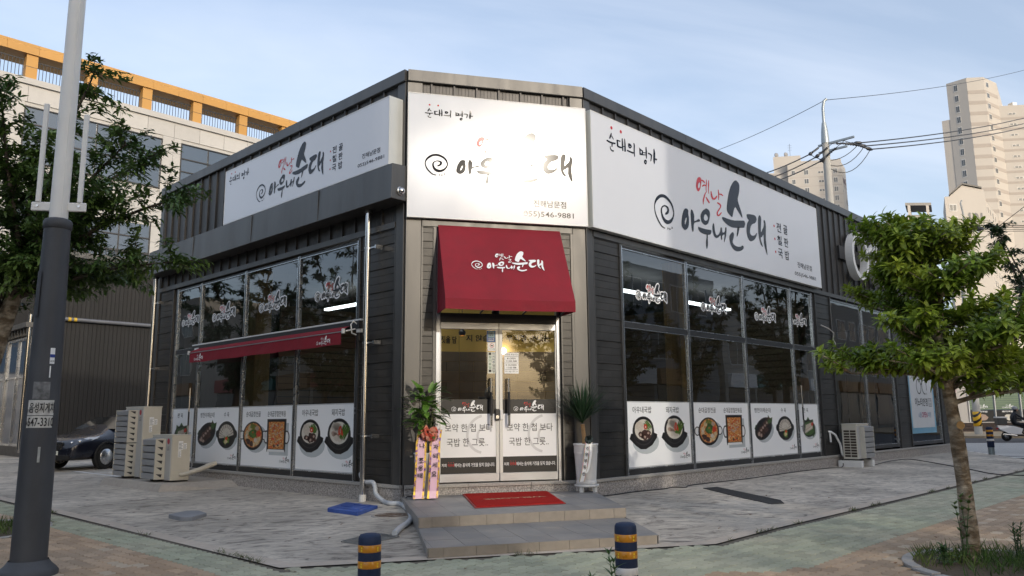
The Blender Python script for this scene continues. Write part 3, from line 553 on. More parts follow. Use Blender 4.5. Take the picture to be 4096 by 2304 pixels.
# deep canopy box along the left wall
mb = MB(WF('L')); c0, c1 = -.08, 9.30
mb.add([(c0,.0,4.36),(c1,.0,4.36),(c1,.35,4.36),(c0,.35,4.36),(c0,.0,4.94),(c1,.0,4.94),(c1,.335,4.925),(c0,.335,4.925)], [(0,3,2,1),(4,5,6,7),(0,1,5,4),(1,2,6,5),(2,3,7,6),(3,0,4,7)])
o = mb.build('canopy', M_CHAR, SHOP, bevel=.006)
for s in (2.0, 4.35, 6.9):
    mb = MB(WF('L')); mb.box((s-.014, .345, 4.37), (s+.014, .354, 4.915)); mb.build('canopy_joint', M_CHAR, o)
# rainwater pipes
def downpipe(s, d, z0, z1, r, clips):
    T = WF('L'); mb = MB(); mb.tube([T(s, d, z0+.1), T(s, d, z1)], r, 16); o = mb.build('downpipe', M_CHROME, SHOP)
    mb = MB(); mb.tube([T(s, d, z0), T(s, d, z0+.12)], r*1.14, 16); mb.build('pipe_shoe', M_PLAST, o)
    mb = MB(); mb.tube([T(s, d, z1-.05), T(s, d, z1)], r*1.5, 16); mb.build('pipe_collar', M_CHAR, o)
    for z in clips:
        mb = MB(); mb.tube([T(s, d, z-.015), T(s, d, z+.015)], r*1.14, 16); mb.T = T; mb.box((s-.22, d-.03, z-.012), (s-r, d+.0, z+.012)); mb.box((s-.23, .03, z-.03), (s-.20, d+.01, z+.03)); mb.build('pipe_clip', M_ALU, o)
downpipe(.78, .15, -.29, 4.36, .048, (.72, 2.18, 3.72))
downpipe(9.27, .15, -.29, 4.36, .048, (.72, 2.18, 3.72))

# ---------------------------------------------------------------- shop windows
def pane(s0, s1, z0, z1, w, parent, mat=M_GLASS, d=-.035):
    mb = MB(WF(w)); mb.quad((s0, d, z0), (s1, d, z0), (s1, d, z1), (s0, d, z1)); o = mb.build('glass_pane', mat, parent, fix=False)
    # make the pane's normal face outwards
    me = o.data; n = FR[w][2]
    if me.polygons[0].normal.dot(n) < 0: me.flip_normals()
    return o
def window(w, posts, z0, ztr, z1, logo=(), handle=None, tw=.075):
    """glazed front: posts = list of post centres; one shop_window part per wall opening"""
    mb = MB(WF(w)); mb.box((posts[0]-.02, -.07, z0), (posts[-1]+.02, -.012, z0+.095)); mb.box((posts[0]-.02, -.07, z1-.04), (posts[-1]+.02, -.012, z1)); mb.box((posts[0]-.02, -.07, ztr), (posts[-1]+.02, -.010, ztr+.10))
    fr = mb.build('shop_window', M_DARK, SHOP)
    for i, s in enumerate(posts):
        hw = tw/2
        mb = MB(WF(w)); mb.box((s-hw, -.075, z0), (s-hw+.022, -.002, z1)); mb.box((s+hw-.022, -.075, z0), (s+hw, -.002, z1)); mb.build('mullion', M_ALU, fr)
        mb = MB(WF(w)); mb.box((s-hw+.022, -.075, z0), (s+hw-.022, -.018, z1)); mb.build('mullion_core', M_DARK, fr)
    for i in range(len(posts)-1):
        a, b = posts[i]+tw/2, posts[i+1]-tw/2
        pane(a, b, z0+.095, ztr, w, fr); pane(a, b, ztr+.10, z1-.04, w, fr)
        mb = MB(WF(w)); t = .012
        for q0, q1 in ((z0+.095, ztr), (ztr+.10, z1-.04)):
            mb.box((a, -.03, q0), (a+t, -.008, q1)); mb.box((b-t, -.03, q0), (b, -.008, q1)); mb.box((a+t, -.03, q1-t), (b-t, -.008, q1)); mb.box((a+t, -.03, q0), (b-t, -.008, q0+t))
        mb.build('glazing_bead', M_ALU, fr)
    for c, wd, zb in logo:
        h = wd*LOGO_ASPECT; M = wmat(w, c, -.030, zb)
        put('logo_halo', ME_HALO, fr, M, -wd/2, 0, wd, wd, .000); put('logo_decal', ME_LOGO_PRINT, fr, M, -wd/2, 0, wd, wd, .002)
    if handle:
        s, z = handle; mb = MB(WF(w)); T = WF(w)
        o = MB(); o.tube([T(s, .05, z-.55), T(s, .05, z+.55)], .017, 10); h = o.build('door_handle', M_CHROME, fr)
        o = MB(); o.tube([T(s, .05, z-.25), T(s, .05, z+.05)], .0185, 10); o.build('handle_grip', M_DARK, fr)
        o = MB()
        for zz in (z-.4, z+.35): o.tube([T(s, -.02, zz), T(s, .05, zz)], .01, 8)
        o.build('handle_mount', M_CHROME, fr)
    return fr
window('L', [1.245, 3.135, 5.135, 7.135, 8.33], 0, 2.45, 3.96, [(2.09, 1.0, 3.03), (4.09, 1.0, 3.03), (6.09, 1.0, 3.03), (7.68, .84, 3.06)], (7.30, 1.12))
window('R', [1.01, 3.155, 5.44, 7.77, 8.96], 0, 2.52, 3.97, [(1.97, 1.0, 3.03), (4.21, 1.0, 3.03), (6.47, 1.0, 3.03), (8.20, .86, 3.08)], (7.92, 1.12))
window('R', [10.10, 12.25, 14.44], .05, 2.50, 3.97)
window('R', [15.60, 18.60], .05, 2.50, 3.97)
# boarded backing seen through the middle right-hand window (plywood sheets inside the shop next door)
M_PLY = pm('plywood', (.17, .145, .075), .7, 0, .35, 3, stretch=(6, 6, .8))
NEXT = empty('plywood_hoarding', B+dR*12.2-nR*.5, label='greenish plywood sheets standing inside the empty unit next door', cat='hoarding')
for i in range(8):
    s = 10.15+i*.55
    mb = MB(); T = WF('R')
    mb.T = lambda s_, d_, z_: WF('R')(s_, d_, z_)-NEXT.location
    mb.box((s, -.62-.03*(i % 2), 0), (s+.54, -.58-.03*(i % 2), 2.45)); mb.build('plywood_sheet', M_PLY, NEXT)
for z in (.93, 1.68):
    mb = MB(); mb.T = lambda s_, d_, z_: WF('R')(s_, d_, z_)-NEXT.location; mb.box((10.12, -.57, z-.05), (14.5, -.53, z+.05)); mb.build('cross_rail', M_PLY, NEXT)

# ---------------------------------------------------------------- entrance doors
T = WF('C')
M_DST = pm('door_satin_steel', (.44, .46, .50), .34, .9, .08, 3)
mb = MB(T); mb.box((.505, -.10, 0), (.565, -.01, 4.02)); mb.build('door_frame', M_DST, SHOP); mb = MB(T); mb.box((2.475, -.10, 0), (2.515, -.01, 4.02)); mb.build('door_frame', M_DST, SHOP)
mb = MB(T); mb.box((.565, -.10, 2.48), (2.475, -.01, 2.62)); mb.build('door_lintel', M_DARK, SHOP)
pane(.565, 2.475, 2.62, 3.98, 'C', SHOP, M_GLASSD, -.05)
for (a, b, hs) in ((.572, 1.512, 1.37), (1.520, 2.466, 1.655)):
    mb = MB(T); mb.box((a, -.075, .015), (b, -.025, .14)); door = mb.build('entrance_door', M_DST, SHOP, bevel=.004); mb = MB(T); mb.box((a, -.075, 2.37), (b, -.025, 2.475)); mb.build('top_rail', M_DST, door, bevel=.004)
    mb = MB(T); mb.box((a, -.070, .14), (a+.014, -.028, 2.37)); mb.box((b-.014, -.070, .14), (b, -.028, 2.37))
    if a < 1: mb.box((b-.05, -.068, .14), (b-.014, -.030, 2.37))
    else: mb.box((a+.014, -.068, .14), (a+.05, -.030, 2.37))
    mb.build('door_stile', pm('pale_seal', (.56, .56, .54), .4, .3, .05), door)
    pane(a+.014, b-.014, .14, 2.37, 'C', door, M_GLASSD, -.05)
    x0, x1 = (a+.014, b-.05) if a < 1 else (a+.05, b-.014)
    M = wmat('C', 0, -.044, 0)
    put('black_band', flat_mesh('black_band', [(rect(0, 0, 1, 1), None)], M_PRINTK), door, M, x0, 1.045, x1-x0, .225)
    put('white_band', flat_mesh('white_band', [(rect(0, 0, 1, 1), None)], M_PRINTW), door, M, x0, .385, x1-x0, .66)
    put('black_band', flat_mesh('black_band', [(rect(0, 0, 1, 1), None)], M_PRINTK), door, M, x0, .142, x1-x0, .243)
    # pale watermark of the curl behind the slogan
    M_GHOST = pm('print_ghost', (.66, .66, .66), .35, 0, .02)
    def arcband(cx, cy, r0, r1, a0, a1, w):
        return [([(cx+(r0+(r1-r0)*t)*math.cos(R(a0+(a1-a0)*t)), cy+(r0+(r1-r0)*t)*math.sin(R(a0+(a1-a0)*t))) for t in (k/14, (k+1)/14)]+
                 [(cx+(r0+(r1-r0)*t+w)*math.cos(R(a0+(a1-a0)*t)), cy+(r0+(r1-r0)*t+w)*math.sin(R(a0+(a1-a0)*t))) for t in ((k+1)/14, k/14)], None) for k in range(14)]
    put('watermark', flat_mesh('watermark', arcband(0, 0, .30, .235, 100, 255, .04)+arcband(0, 0, .12, .10, 60, 250, .035), M_GHOST), door, M, x1-.17, .70, 1, 1, .002)
    xm = (x0+x1)/2
    put('slogan', text_mesh('보약 한 첩 보다', M_PRINTK), door, M, xm-.37, .77, .75, .125, .004)
    put('slogan', text_mesh('국밥 한 그릇..', M_PRINTK), door, M, xm-.34, .55, .65, .125, .004)
    put('promise', text_mesh('저희', M_PRINTWT, .01), door, M, x0+.02, .245, .075, .05, .002)
    put('promise', text_mesh('아우내', M_PRINTR, .012), door, M, x0+.115, .245, .10, .05, .002)
    put('promise', text_mesh('에서는 음식에 거짓을 담지 않습니다.', M_PRINTWT, .01), door, M, x0+.22, .24, x1-x0-.24, .06, .002)
    put('promise_dots', flat_mesh('promise_dots', [(ell(.02+.036*k, 0, .005, .005, 8), None) for k in range(3)], M_PRINTR), door, M, x0+.11, .312, 1, 1, .002)
    put('logo_print', ME_LOGO_WR, door, M, xm-.27 if a < 1 else xm-.26, 1.065, .50, .50, .003)
    mb = MB(); mb.tube([T(hs, .045, .86), T(hs, .045, 1.60)], .019, 12); hd = mb.build('pull_handle', M_CHROME, door)
    mb = MB(); mb.tube([T(hs, .045, 1.02), T(hs, .045, 1.38)], .021, 12); mb.build('handle_grip', M_DARK, hd)
    mb = MB()
    for z in (1.03, 1.5): mb.tube([T(hs, -.05, z), T(hs, .045, z)], .011, 8)
    mb.build('handle_mount', M_CHROME, hd)
    if a < 1:
        mb = MB(T); mb.box((1.445, -.043, .94), (1.508, .005, 1.12)); mb.build('door_lock', M_DARK, door, bevel=.008); mb = MB(T); mb.box((1.455, .005, .97), (1.50, .010, 1.02)); mb.build('lock_button', M_ALU, door)
    else:
        mb = MB(T); mb.box((1.522, -.043, .95), (1.572, .0, 1.11)); mb.build('door_lock', M_PLAST, door, bevel=.006)
# small notices on the door glass
def notice(name, x, z, w, h, label, cat='notice', mat=M_PRINTW):
    r = inst(name, flat_mesh(name, [(rect(0, 0, w, h), None)], mat), None, wmat('C', x, -.041, z)); tag(r, label, cat); return r
I4 = Matrix.Identity(4)
nt_ = notice('opening_hours_notice', 1.605, 1.675, .235, .33, 'white opening hours notice taped inside the right entrance door')
put('lettering', text_mesh('아우내 영업시간', M_PRINTK), nt_, I4, .012, .288, .21, .026, .002)
for z in (.268, .165, .062): put('rule', flat_mesh('rule', [(rect(0, 0, 1, 1), None)], M_PRINTK), nt_, I4, .01, z, .215, .004, .002)
for b, x, z, w in (('OPEN', .085, .226, .10), ('11:00 AM', .035, .184, .165), ('CLOSED', .057, .122, .145), ('11:00 PM', .040, .080, .155)): put('lettering', text_mesh(b, M_PRINTK, .01), nt_, I4, x, z, w, .026, .002)
put('sun_symbol', flat_mesh('sun_symbol', [(ell(0, 0, .009, .009, 10), None)]+[([(math.cos(k*.785)*.011-.002*math.sin(k*.785), math.sin(k*.785)*.011+.002*math.cos(k*.785)), (math.cos(k*.785)*.017, math.sin(k*.785)*.017), (math.cos(k*.785)*.011+.002*math.sin(k*.785), math.sin(k*.785)*.011-.002*math.cos(k*.785))], None) for k in range(8)], M_PRINTK), nt_, I4, .056, .239, 1, 1, .002)
put('moon_symbol', flat_mesh('moon_symbol', [([(.013*math.cos(R(t)), .013*math.sin(R(t))) for t in range(40, 330, 20)]+[(.006+.010*math.cos(R(t)), .010*math.sin(R(t))) for t in range(300, 60, -20)], None)], M_PRINTK), nt_, I4, .036, .134, 1, 1, .002)
put('lettering', text_mesh('포장 / 배달 / 예약 가능', M_PRINTK), nt_, I4, .012, .022, .21, .022, .002)
n2 = notice('closing_day_notice', 1.335, 1.675, .135, .335, 'narrow closing-day notice with two columns of letters on the left entrance door', mat=pm('print_cream', (.72, .74, .66), .4, 0, .03))
MG, MBc = pm('print_green', (.05, .22, .07), .4), pm('print_navy', (.05, .09, .16), .4)
for k, ch in enumerate('■정기휴일■'): put('lettering', text_mesh(ch, M_PRINTK if ch == '■' else MG, .01), n2, I4, .014, .290-k*.054, .042, .040, .002)
for k, ch in enumerate('마지막주일요일'): put('lettering', text_mesh(ch, MBc if k < 4 else M_PRINTK, .01), n2, I4, .072, .292-k*.046, .046, .036, .002)
n3 = notice('security_camera_sticker', 1.335, 2.03, .135, .135, 'white security camera warning sticker on the left entrance door', 'sticker')
put('symbol', flat_mesh('symbol', [([(.034*math.cos(t*.3307), .034*math.sin(t*.3307)) for t in range(19)], [(.028*math.cos(t*.3307), .028*math.sin(t*.3307)) for t in range(19)])], M_PRINTR), n3, I4, .068, .085, 1, 1, .002)
put('symbol', flat_mesh('symbol', [([(-.018, -.006), (.014, -.012), (.02, .004), (-.016, .012)], None)], M_PRINTK), n3, I4, .068, .085, 1, 1, .003)
put('lettering', text_mesh('CCTV 녹화중', M_PRINTK, .01), n3, I4, .018, .022, .10, .018, .002)
n4 = notice('security_company_sticker', 1.32, 2.17, .15, .185, 'blue security company sticker at the top of the left entrance door', 'sticker', pm('print_blue', (.02, .09, .27), .35))
put('panel', flat_mesh('panel', [(rect(0, 0, 1, 1), None)], pm('print_teal', (.16, .30, .34), .35)), n4, I4, .025, .075, .10, .10, .002)
put('lettering', text_mesh('HUEN', M_PRINTK, .02), n4, I4, .032, .135, .07, .024, .004); put('lettering', text_mesh('care', M_PRINTK, .02), n4, I4, .032, .10, .075, .026, .004)
put('lettering', text_mesh('1588-0024', M_PRINTWT, .01), n4, I4, .025, .020, .09, .016, .002); put('lettering', text_mesh('보안시스템', M_PRINTWT, .01), n4, I4, .025, .045, .09, .016, .002)

# ---------------------------------------------------------------- inside the shop
INT = lambda s, d, z: A+dR*s+dL*d+Vector((0, 0, z))      # interior frame: along the right street, along the left street
def wallbox(name, s0, d0, s1, d1, z0, z1, mat, parent=SHOP):
    mb = MB(INT); mb.box((s0, d0, z0), (s1, d1, z1)); return mb.build(name, mat, parent)
wallbox('partition_wall', 12.1, -1.3, 12.25, 9.3, 0, 4.03, M_TAN)
M_PLANK = pm('tan_wall_plank', (.20, .145, .085), .6, 0, .2, 3, stretch=(1, 1, 8), obj_rand=.1)
for k in range(18):    # tan horizontal boarding with open dark joints on the far walls
    z0 = .9+k*.165
    wallbox('wall_plank', 2.6, 8.30, 12.0, 8.36, z0, z0+.148, M_PLANK)
    wallbox('wall_plank', 11.9, -1.0, 11.96, 8.2, z0, z0+.148, M_PLANK)
wallbox('partition_wall', 2.4, 8.42, 12.1, 8.50, 0, 4.03, M_DARK)
# entrance nook: stone-coloured block wall with a yellow frieze, lettered
M_STONE = pm('tan_block', (.26, .185, .12), .7, 0, .25, 5, .002, 30, obj_rand=.12)
M_YEL = pm('yellow_plaster', (.75, .50, .13), .8, 0, .06, 3)
NK = Vector((1.85, 5.1, 0))
for (x0, x1, sg) in ((-1.9, 0, -1), (0, 2.2, 1)):
    ang = R(-8) if sg < 0 else R(-172+180)
    ux = Vector((math.cos(R(9 if sg > 0 else -9)), -math.sin(R(9 if sg > 0 else -9))*1, 0)); 
    uy = Vector((-ux.y, ux.x, 0))
    TN = lambda x, y, z, ux=ux, uy=uy: NK+ux*x+uy*y+Vector((0, 0, z))
    mb = MB(TN); mb.box((x0, .03, 0), (x1, .12, 4.03)); mb.build('partition_wall', M_YEL, SHOP)
    for j in range(11):
        xx = x0
        off = (.32 if j % 2 else 0); cuts = [x0]+[c for c in [x0-off+.64*k for k in range(1, 6)] if x0 < c < x1]+[x1]
        for c0, c1 in zip(cuts[:-1], cuts[1:]):
            mb = MB(TN); mb.box((c0+.004, 0, j*.222), (c1-.004, .03, j*.222+.216)); mb.build('wall_block', M_STONE, SHOP)
    Mx = Matrix(((ux.x, 0, -uy.x, 0), (ux.y, 0, -uy.y, 0), (0, 1, 0, 0), (0, 0, 0, 1))); Mx.translation = NK+ux*x0-uy*-.02+Vector((0, 0, 2.62))
    if sg < 0:
        put('wall_lettering', text_mesh('아우내', M_PRINTR, .02), SHOP, Mx, .25, 0, .34, .16, .008); put('wall_lettering', text_mesh('에서는 음식에 거짓을 담', M_PRINTK, .02), SHOP, Mx, .62, 0, 1.22, .16, .008)
    else: put('wall_lettering', text_mesh('지 않습니다 우리집 순대는', M_PRINTK, .02), SHOP, Mx, .15, .05, 1.9, .15, .008)
for x, zz in ((-.95, 2.47), (.95, 2.45)):
    g = empty('wall_lamp', NK+Vector((x, -.10-.15*abs(x), zz)), label='round white wall lamp glowing on the %s wall inside the entrance' % ('left' if x < 0 else 'right'), cat='lamp')
    mb = MB(); mb.sphere((0, 0, 0), .07, 14, 8); mb.build('globe', emit('lamp_globe', (1, .88, .7), 8), g); mb = MB(); mb.tube([(0, 0, 0), (0, .16, -.1)], .012, 6); mb.build('bracket', M_DARK, g)
# timber posts just inside the glass
for w, s, wd in (('L', 5.33, .34), ('R', 3.42, .34)):
    mb = MB(WF(w)); mb.box((s-wd/2, -.62, 0), (s+wd/2, -.28, 4.03)); mb.build('timber_post', M_WOOD, SHOP, bevel=.01)
# ceiling tubes, lit
M_TUBE = emit('lit_tube', (.92, .97, 1), 3.0)
k = 0
for s, d, l, z, ax in ((3.1, 1.2, 2.4, 3.62, 'd'), (3.1, 4.4, 2.6, 3.62, 'd'), (5.2, .2, 2.4, 3.62, 's'), (8.4, .2, 2.2, 3.62, 's'), (6.2, 3.0, 1.2, 3.62, 's'), (8.3, 3.0, 1.2, 3.62, 's'), (6.2, 5.8, 1.2, 3.62, 's'), (8.6, 5.8, 1.2, 3.62, 's')):
    P0 = INT(s, d, z); t = empty('ceiling_lamp', P0, label='lit white linear ceiling lamp inside the shop', cat='lamp', group='linear lamps inside the shop')
    v = (dL if ax == 'd' else dR); q = (dR if ax == 'd' else dL)*.06
    mb = MB(); mb.add([tuple(p) for p in (-q, v*l-q, v*l+q, q, -q+Vector((0,0,.05)), v*l-q+Vector((0,0,.05)), v*l+q+Vector((0,0,.05)), q+Vector((0,0,.05)))], [(0,3,2,1),(4,5,6,7),(0,1,5,4),(1,2,6,5),(2,3,7,6),(3,0,4,7)]); mb.build('lamp_tube', M_TUBE, t)
    mb = MB(); mb.tube([(v*l*.5+Vector((0,0,.05))), (v*l*.5+Vector((0,0,4.03-z)))], .012, 6); mb.build('suspension_rod', M_DARK, t)
M_WARM = emit('pendant_bulb', (1, .36, .06), 9.0)
for i, (s, d, z) in enumerate(((3.6, 2.6, 2.75), (3.6, 4.2, 2.75), (5.0, 3.6, 2.75), (2.0, 1.6, 2.95), (2.9, .9, 2.95))):
    P0 = INT(s, d, 0); t = empty('pendant_lamp', P0, label='small orange pendant lamp hanging inside the shop', cat='lamp', group='orange pendant lamps inside the shop')
    mb = MB(); mb.sphere((0, 0, z), .045, 10, 6); mb.build('bulb', M_WARM, t)
    mb = MB(); mb.tube([(0, 0, z+.06), (0, 0, 4.03)], .006, 6); mb.lathe([(.02, .09), (.075, .03), (.08, .0), (.06, -.055)], (0, 0, z), 12); mb.build('lamp_shade', M_DARK, t)
# counter, dining tables and fan glimpsed through the glass
mb = MB(); CT = Vector((1.0, 3.4, 0)); ct = empty('reception_counter', CT, label='dark reception counter just inside the entrance', cat='counter')
mb.box((-.9, -.2, 0), (1.6, .25, 1.0)); mb.build('counter_body', M_DARK, ct); mb = MB(); mb.box((-.95, -.24, 1.0), (1.65, .29, 1.04)); mb.build('counter_top', M_WOOD, ct)
for i, (x, w, h, col) in enumerate(((-.75, .16, .34, (.10, .28, .28)), (-.5, .22, .42, (.30, .36, .38)), (.62, .26, .30, (.35, .12, .08)), (1.05, .3, .36, (.12, .12, .13)))):
    o = empty('counter_item', CT+Vector((x, -.05, 1.04)), label=['teal till display on the reception counter', 'grey card reader screen on the reception counter', 'rust-red gift box on the reception counter', 'black cash box on the reception counter'][i], cat='box')
    mb = MB(); mb.box((-w/2, -.06, 0), (w/2, .06, h)); mb.build('case', pm('item%d' % i, col, .4), o, bevel=.01); mb = MB(); mb.box((-w/2+.02, -.066, h*.3), (w/2-.02, -.060, h*.9)); mb.build('front_panel', M_ALU if i % 2 else M_PRINTW, o)
for i, (s, d) in enumerate(((5.4, .3), (7.6, .3), (9.8, .3), (4.2, 5.0), (4.2, 7.0))):
    P0 = INT(s, d, 0); t = empty('dining_table', P0, rz=aR, label='dark dining table inside the shop', cat='table', group='dining tables inside the shop')
    mb = MB(); mb.box((-.6, -.35, .71), (.6, .35, .75)); mb.build('table_top', M_WOOD, t)
    for x in (-.5, .5):
        for y in (-.28, .28): mb = MB(); mb.box((x-.02, y-.02, 0), (x+.02, y+.02, .71)); mb.build('leg', M_DARK, t)
fan = empty('electric_fan', CT+Vector((1.25, .2, 1.04)), label='white round electric fan on the reception counter', cat='fan')
mb = MB(); mb.lathe([(.0, 0), (.1, 0), (.1, .02), (.02, .03), (.015, .25)], n=12); mb.build('stand', M_PLAST, fan); mb = MB(); mb.sphere((0, 0, .42), .17, 16, 8, (1, .45, 1)); mb.build('guard', pm('fan_guard', (.25, .26, .27), .5), fan)

# ================================================================ SIGNS, AWNINGS, POSTERS
def signboard(w, s0, s1, z0, z1, d0, d1, label):
    """box sign: cabinet, white face, rim; returns the root and the face frame (X reading direction, Y up)"""
    root = empty('signboard', FR[w][0]+FR[w][1]*s0, label=label, cat='sign', group='white light-box signs of the restaurant'); loc = root.location.copy()
    T0 = WF(w); T = lambda s, d, z: T0(s, d, z)-loc
    mb = MB(T); mb.box((s0, d0, z0), (s1, d1-.006, z1)); mb.build('cabinet', M_SIDE, root, bevel=.004)
    mb = MB(T); mb.box((s0+.012, d1-.006, z0+.012), (s1-.012, d1, z1-.012)); mb.build('face', M_WHITE, root)
    mb = MB(T); t = .014
    for a, b in (((s0, d1-.006, z0), (s1, d1+.004, z0+t)), ((s0, d1-.006, z1-t), (s1, d1+.004, z1)), ((s0, d1-.006, z0+t), (s0+t, d1+.004, z1-t)), ((s1-t, d1-.006, z0+t), (s1, d1+.004, z1-t))): mb.box(a, b)
    mb.build('rim', M_PLAST, root)
    x0 = s1 if w == 'L' else s0
    M = wmat(w, x0, d1+.0015, 0); M.translation -= loc
    return root, M, (lambda s: (x0-s) if w == 'L' else (s-x0))
def dot(root, M, x, y, r): put('red_dot', flat_mesh('red_dot', [(ell(0, 0, 1, 1, 16), None)], M_INKRED), root, M, x, y, r, r, .002)
# right-hand sign
rt_, M, X = signboard('R', .04, 9.28, 4.11, 6.17, .02, .15, 'longest white restaurant sign, running from the entrance towards the spectacle rings')
put('logo', ME_LOGO, rt_, M, X(1.8835), 4.284, 4.518, 4.518, .002); put('tagline', ME_TAG, rt_, M, X(.472), 5.567, 1.585, 1.585, .002)
for s in (.635, .913): dot(rt_, M, X(s), 6.003, .032)
for k, (a, b) in enumerate((('전', '골'), ('철', '판'), ('국', '밥'))):
    z = 5.18-k*.305
    put('menu_lettering', text_mesh(a, M_INK, .018), rt_, M, X(6.94), z, .235, .225, .002); put('menu_lettering', text_mesh(b, M_INK, .018), rt_, M, X(7.29), z, .22, .225, .002); dot(rt_, M, X(6.815), z+.11, .032)
put('branch_lettering', text_mesh('진해남문점', M_INK, .008), rt_, M, X(7.94), 4.47, .81, .135, .002); put('phone_lettering', text_mesh('055)546-9881', M_INK, .006), rt_, M, X(7.76), 4.235, 1.19, .115, .002)
# corner sign
rt_, M, X = signboard('C', .005, 3.02, 4.105, 6.175, .045, .12, 'square white restaurant sign above the entrance, glaring in the sun')
k = 2.49/4.518
put('logo', ME_LOGO, rt_, M, X(.28), 4.72, 2.49, 2.49*.98, .002); put('tagline', ME_TAG, rt_, M, X(.27), 5.765, .80, .80*.95, .002)
for s in (.35, .49): dot(rt_, M, X(s), 5.985, .015)
put('branch_lettering', text_mesh('진해남문점', M_INK, .008), rt_, M, X(2.08), 4.39, .56, .115, .002); put('phone_lettering', text_mesh('055)546-9881', M_INK, .006), rt_, M, X(1.91), 4.20, .86, .115, .002)
# left-hand sign standing on the canopy
rt_, M, X = signboard('L', .06, 5.63, 4.945, 6.09, .02, .30, 'white restaurant sign standing on the dark canopy above the downpipe')
put('logo', ME_LOGO, rt_, M, X(4.29), 5.06, 2.37, 2.37, .002); put('tagline', ME_TAG, rt_, M, X(5.47), 5.76, .85, .85, .002)
for s in (5.36, 5.21): dot(rt_, M, X(s), 5.99, .017)
for k, (a, b) in enumerate((('전', '골'), ('철', '판'), ('국', '밥'))):
    z = 5.505-k*.16
    put('menu_lettering', text_mesh(a, M_INK, .018), rt_, M, X(1.66), z, .125, .125, .002); put('menu_lettering', text_mesh(b, M_INK, .018), rt_, M, X(1.47), z, .12, .125, .002); dot(rt_, M, X(1.72), z+.06, .016)
put('branch_lettering', text_mesh('진해남문점', M_INK, .008), rt_, M, X(.78), 5.20, .49, .085, .002); put('phone_lettering', text_mesh('055)546-9881', M_INK, .006), rt_, M, X(.90), 5.06, .72, .075, .002)
# security camera dome on the canopy end
cp = WF('L')(-.085, .17, 4.50); cc = empty('dome_camera', cp, label='small chrome dome camera on the end of the dark canopy', cat='camera')
ax = (-dL).normalized()
q = Vector((0, 0, 1)).rotation_difference(ax).to_matrix().to_4x4()
mb = MB(); mb.sphere((0, 0, .012), .062, 18, 6, (1, 1, 1), 0, 90); mb.build('dome', M_CHROME, cc, M=q); mb = MB(); mb.lathe([(0, 0), (.075, 0), (.075, .012), (.06, .018)], n=18); mb.build('base_ring', M_ALU, cc, M=q)

# entrance awning
aw = empty('entrance_awning', T(1.53, 0, 2.6), label='maroon sloping cloth awning over the entrance', cat='awning'); loc = aw.location.copy()
TA = lambda s, d, z: WF('C')(s, d, z)-loc
s0, s1 = .515, 2.545; pr = [(.012, 4.03), (.05, 4.015), (.74, 2.755), (.75, 2.74), (.752, 2.58)]
mb = MB(TA); nseg = 8
vs = []
for i in range(nseg+1):
    s = s0+(s1-s0)*i/nseg
    for j, (d, z) in enumerate(pr): vs.append((s, d, z-(.012*math.sin(math.pi*i/nseg) if j == 4 else .006*math.sin(math.pi*i/nseg) if j == 2 else 0)))
m = len(pr); mb.add(vs, [(i*m+j, (i+1)*m+j, (i+1)*m+j+1, i*m+j+1) for i in range(nseg) for j in range(m-1)])
cl = mb.build('canopy_cloth', M_MAROON, aw, fix=False)
for s in (s0, s1):
    mb = MB(TA); mb.add([(s, .012, 4.03), (s, .05, 4.015), (s, .74, 2.755), (s, .75, 2.74), (s, .752, 2.58), (s, .012, 2.60)], [(0, 1, 2, 3, 4, 5)]); mb.build('side_cloth', M_MAROON, aw, fix=False)
mb = MB()
for a, b in (((s0+.03, .02, 2.60), (s0+.03, .735, 2.70)), ((s1-.03, .02, 2.60), (s1-.03, .735, 2.70)), ((s0+.03, .73, 2.72), (s1-.03, .73, 2.72)), ((1.2, .03, 2.62), (1.2, .73, 2.70)), ((1.9, .03, 2.62), (1.9, .73, 2.70))): mb.tube([TA(*a), TA(*b)], .014, 8)
mb.build('awning_frame', M_DARK, aw)
pv = Vector((0, -.69, -1.26)).normalized(); up_ = -pv; nn = Vector((1, 0, 0)).cross(up_)
Ms = Matrix(((1, up_.x, nn.x, 0), (0, up_.y, nn.y, 0), (0, up_.z, nn.z, 0), (0, 0, 0, 1))); Ms.translation = TA(.97, .445, 3.30)+nn*.014
put('logo', ME_LOGO_WHITE, aw, Ms, 0, -.12, 1.17, 1.17)
# retractable awning on the left wall
ra = empty('retractable_awning', WF('L')(4.2, 0, 2.4), label='half-closed maroon retractable awning across the windows by the downpipe', cat='awning'); loc2 = ra.location.copy()
TB = lambda s, d, z: WF('L')(s, d, z)-loc2
mb = MB(TB); mb.box((1.02, .02, 2.572), (7.25, .09, 2.60)); mb.build('cassette', M_PLAST, ra, bevel=.004)
mb = MB(TB); mb.box((1.05, .02, 2.44), (7.22, .095, 2.570)); mb.build('cassette_rail', M_DARK, ra)
mb = MB(TB)
vs = []; n_ = 16
for i in range(n_+1):
    s = 1.30+(6.92-1.30)*i/n_; sag = .012*math.sin(math.pi*i/n_)
    vs += [(s, .096, 2.50), (s, .24, 2.435-sag), (s, .268, 2.415), (s, .272, 2.38), (s, .268+.006*math.sin(i*2.1), 2.185+.006*math.sin(i*1.7))]
mb.add(vs, [(i*5+j, (i+1)*5+j, (i+1)*5+j+1, i*5+j+1) for i in range(n_) for j in range(4)]); mb.build('awning_cloth', M_MAROON, ra, fix=False)
mb = MB(TB); mb.box((1.27, .262, 2.385), (6.96, .280, 2.402)); mb.build('front_bar', pm('grey_bar', (.35, .33, .34), .35, .5), ra)
for s in (1.24, 6.97):
    mb = MB(TB); mb.box((s-.02, .245, 2.36), (s+.03, .29, 2.44)); mb.build('bar_cap', M_PLAST, ra, bevel=.006)
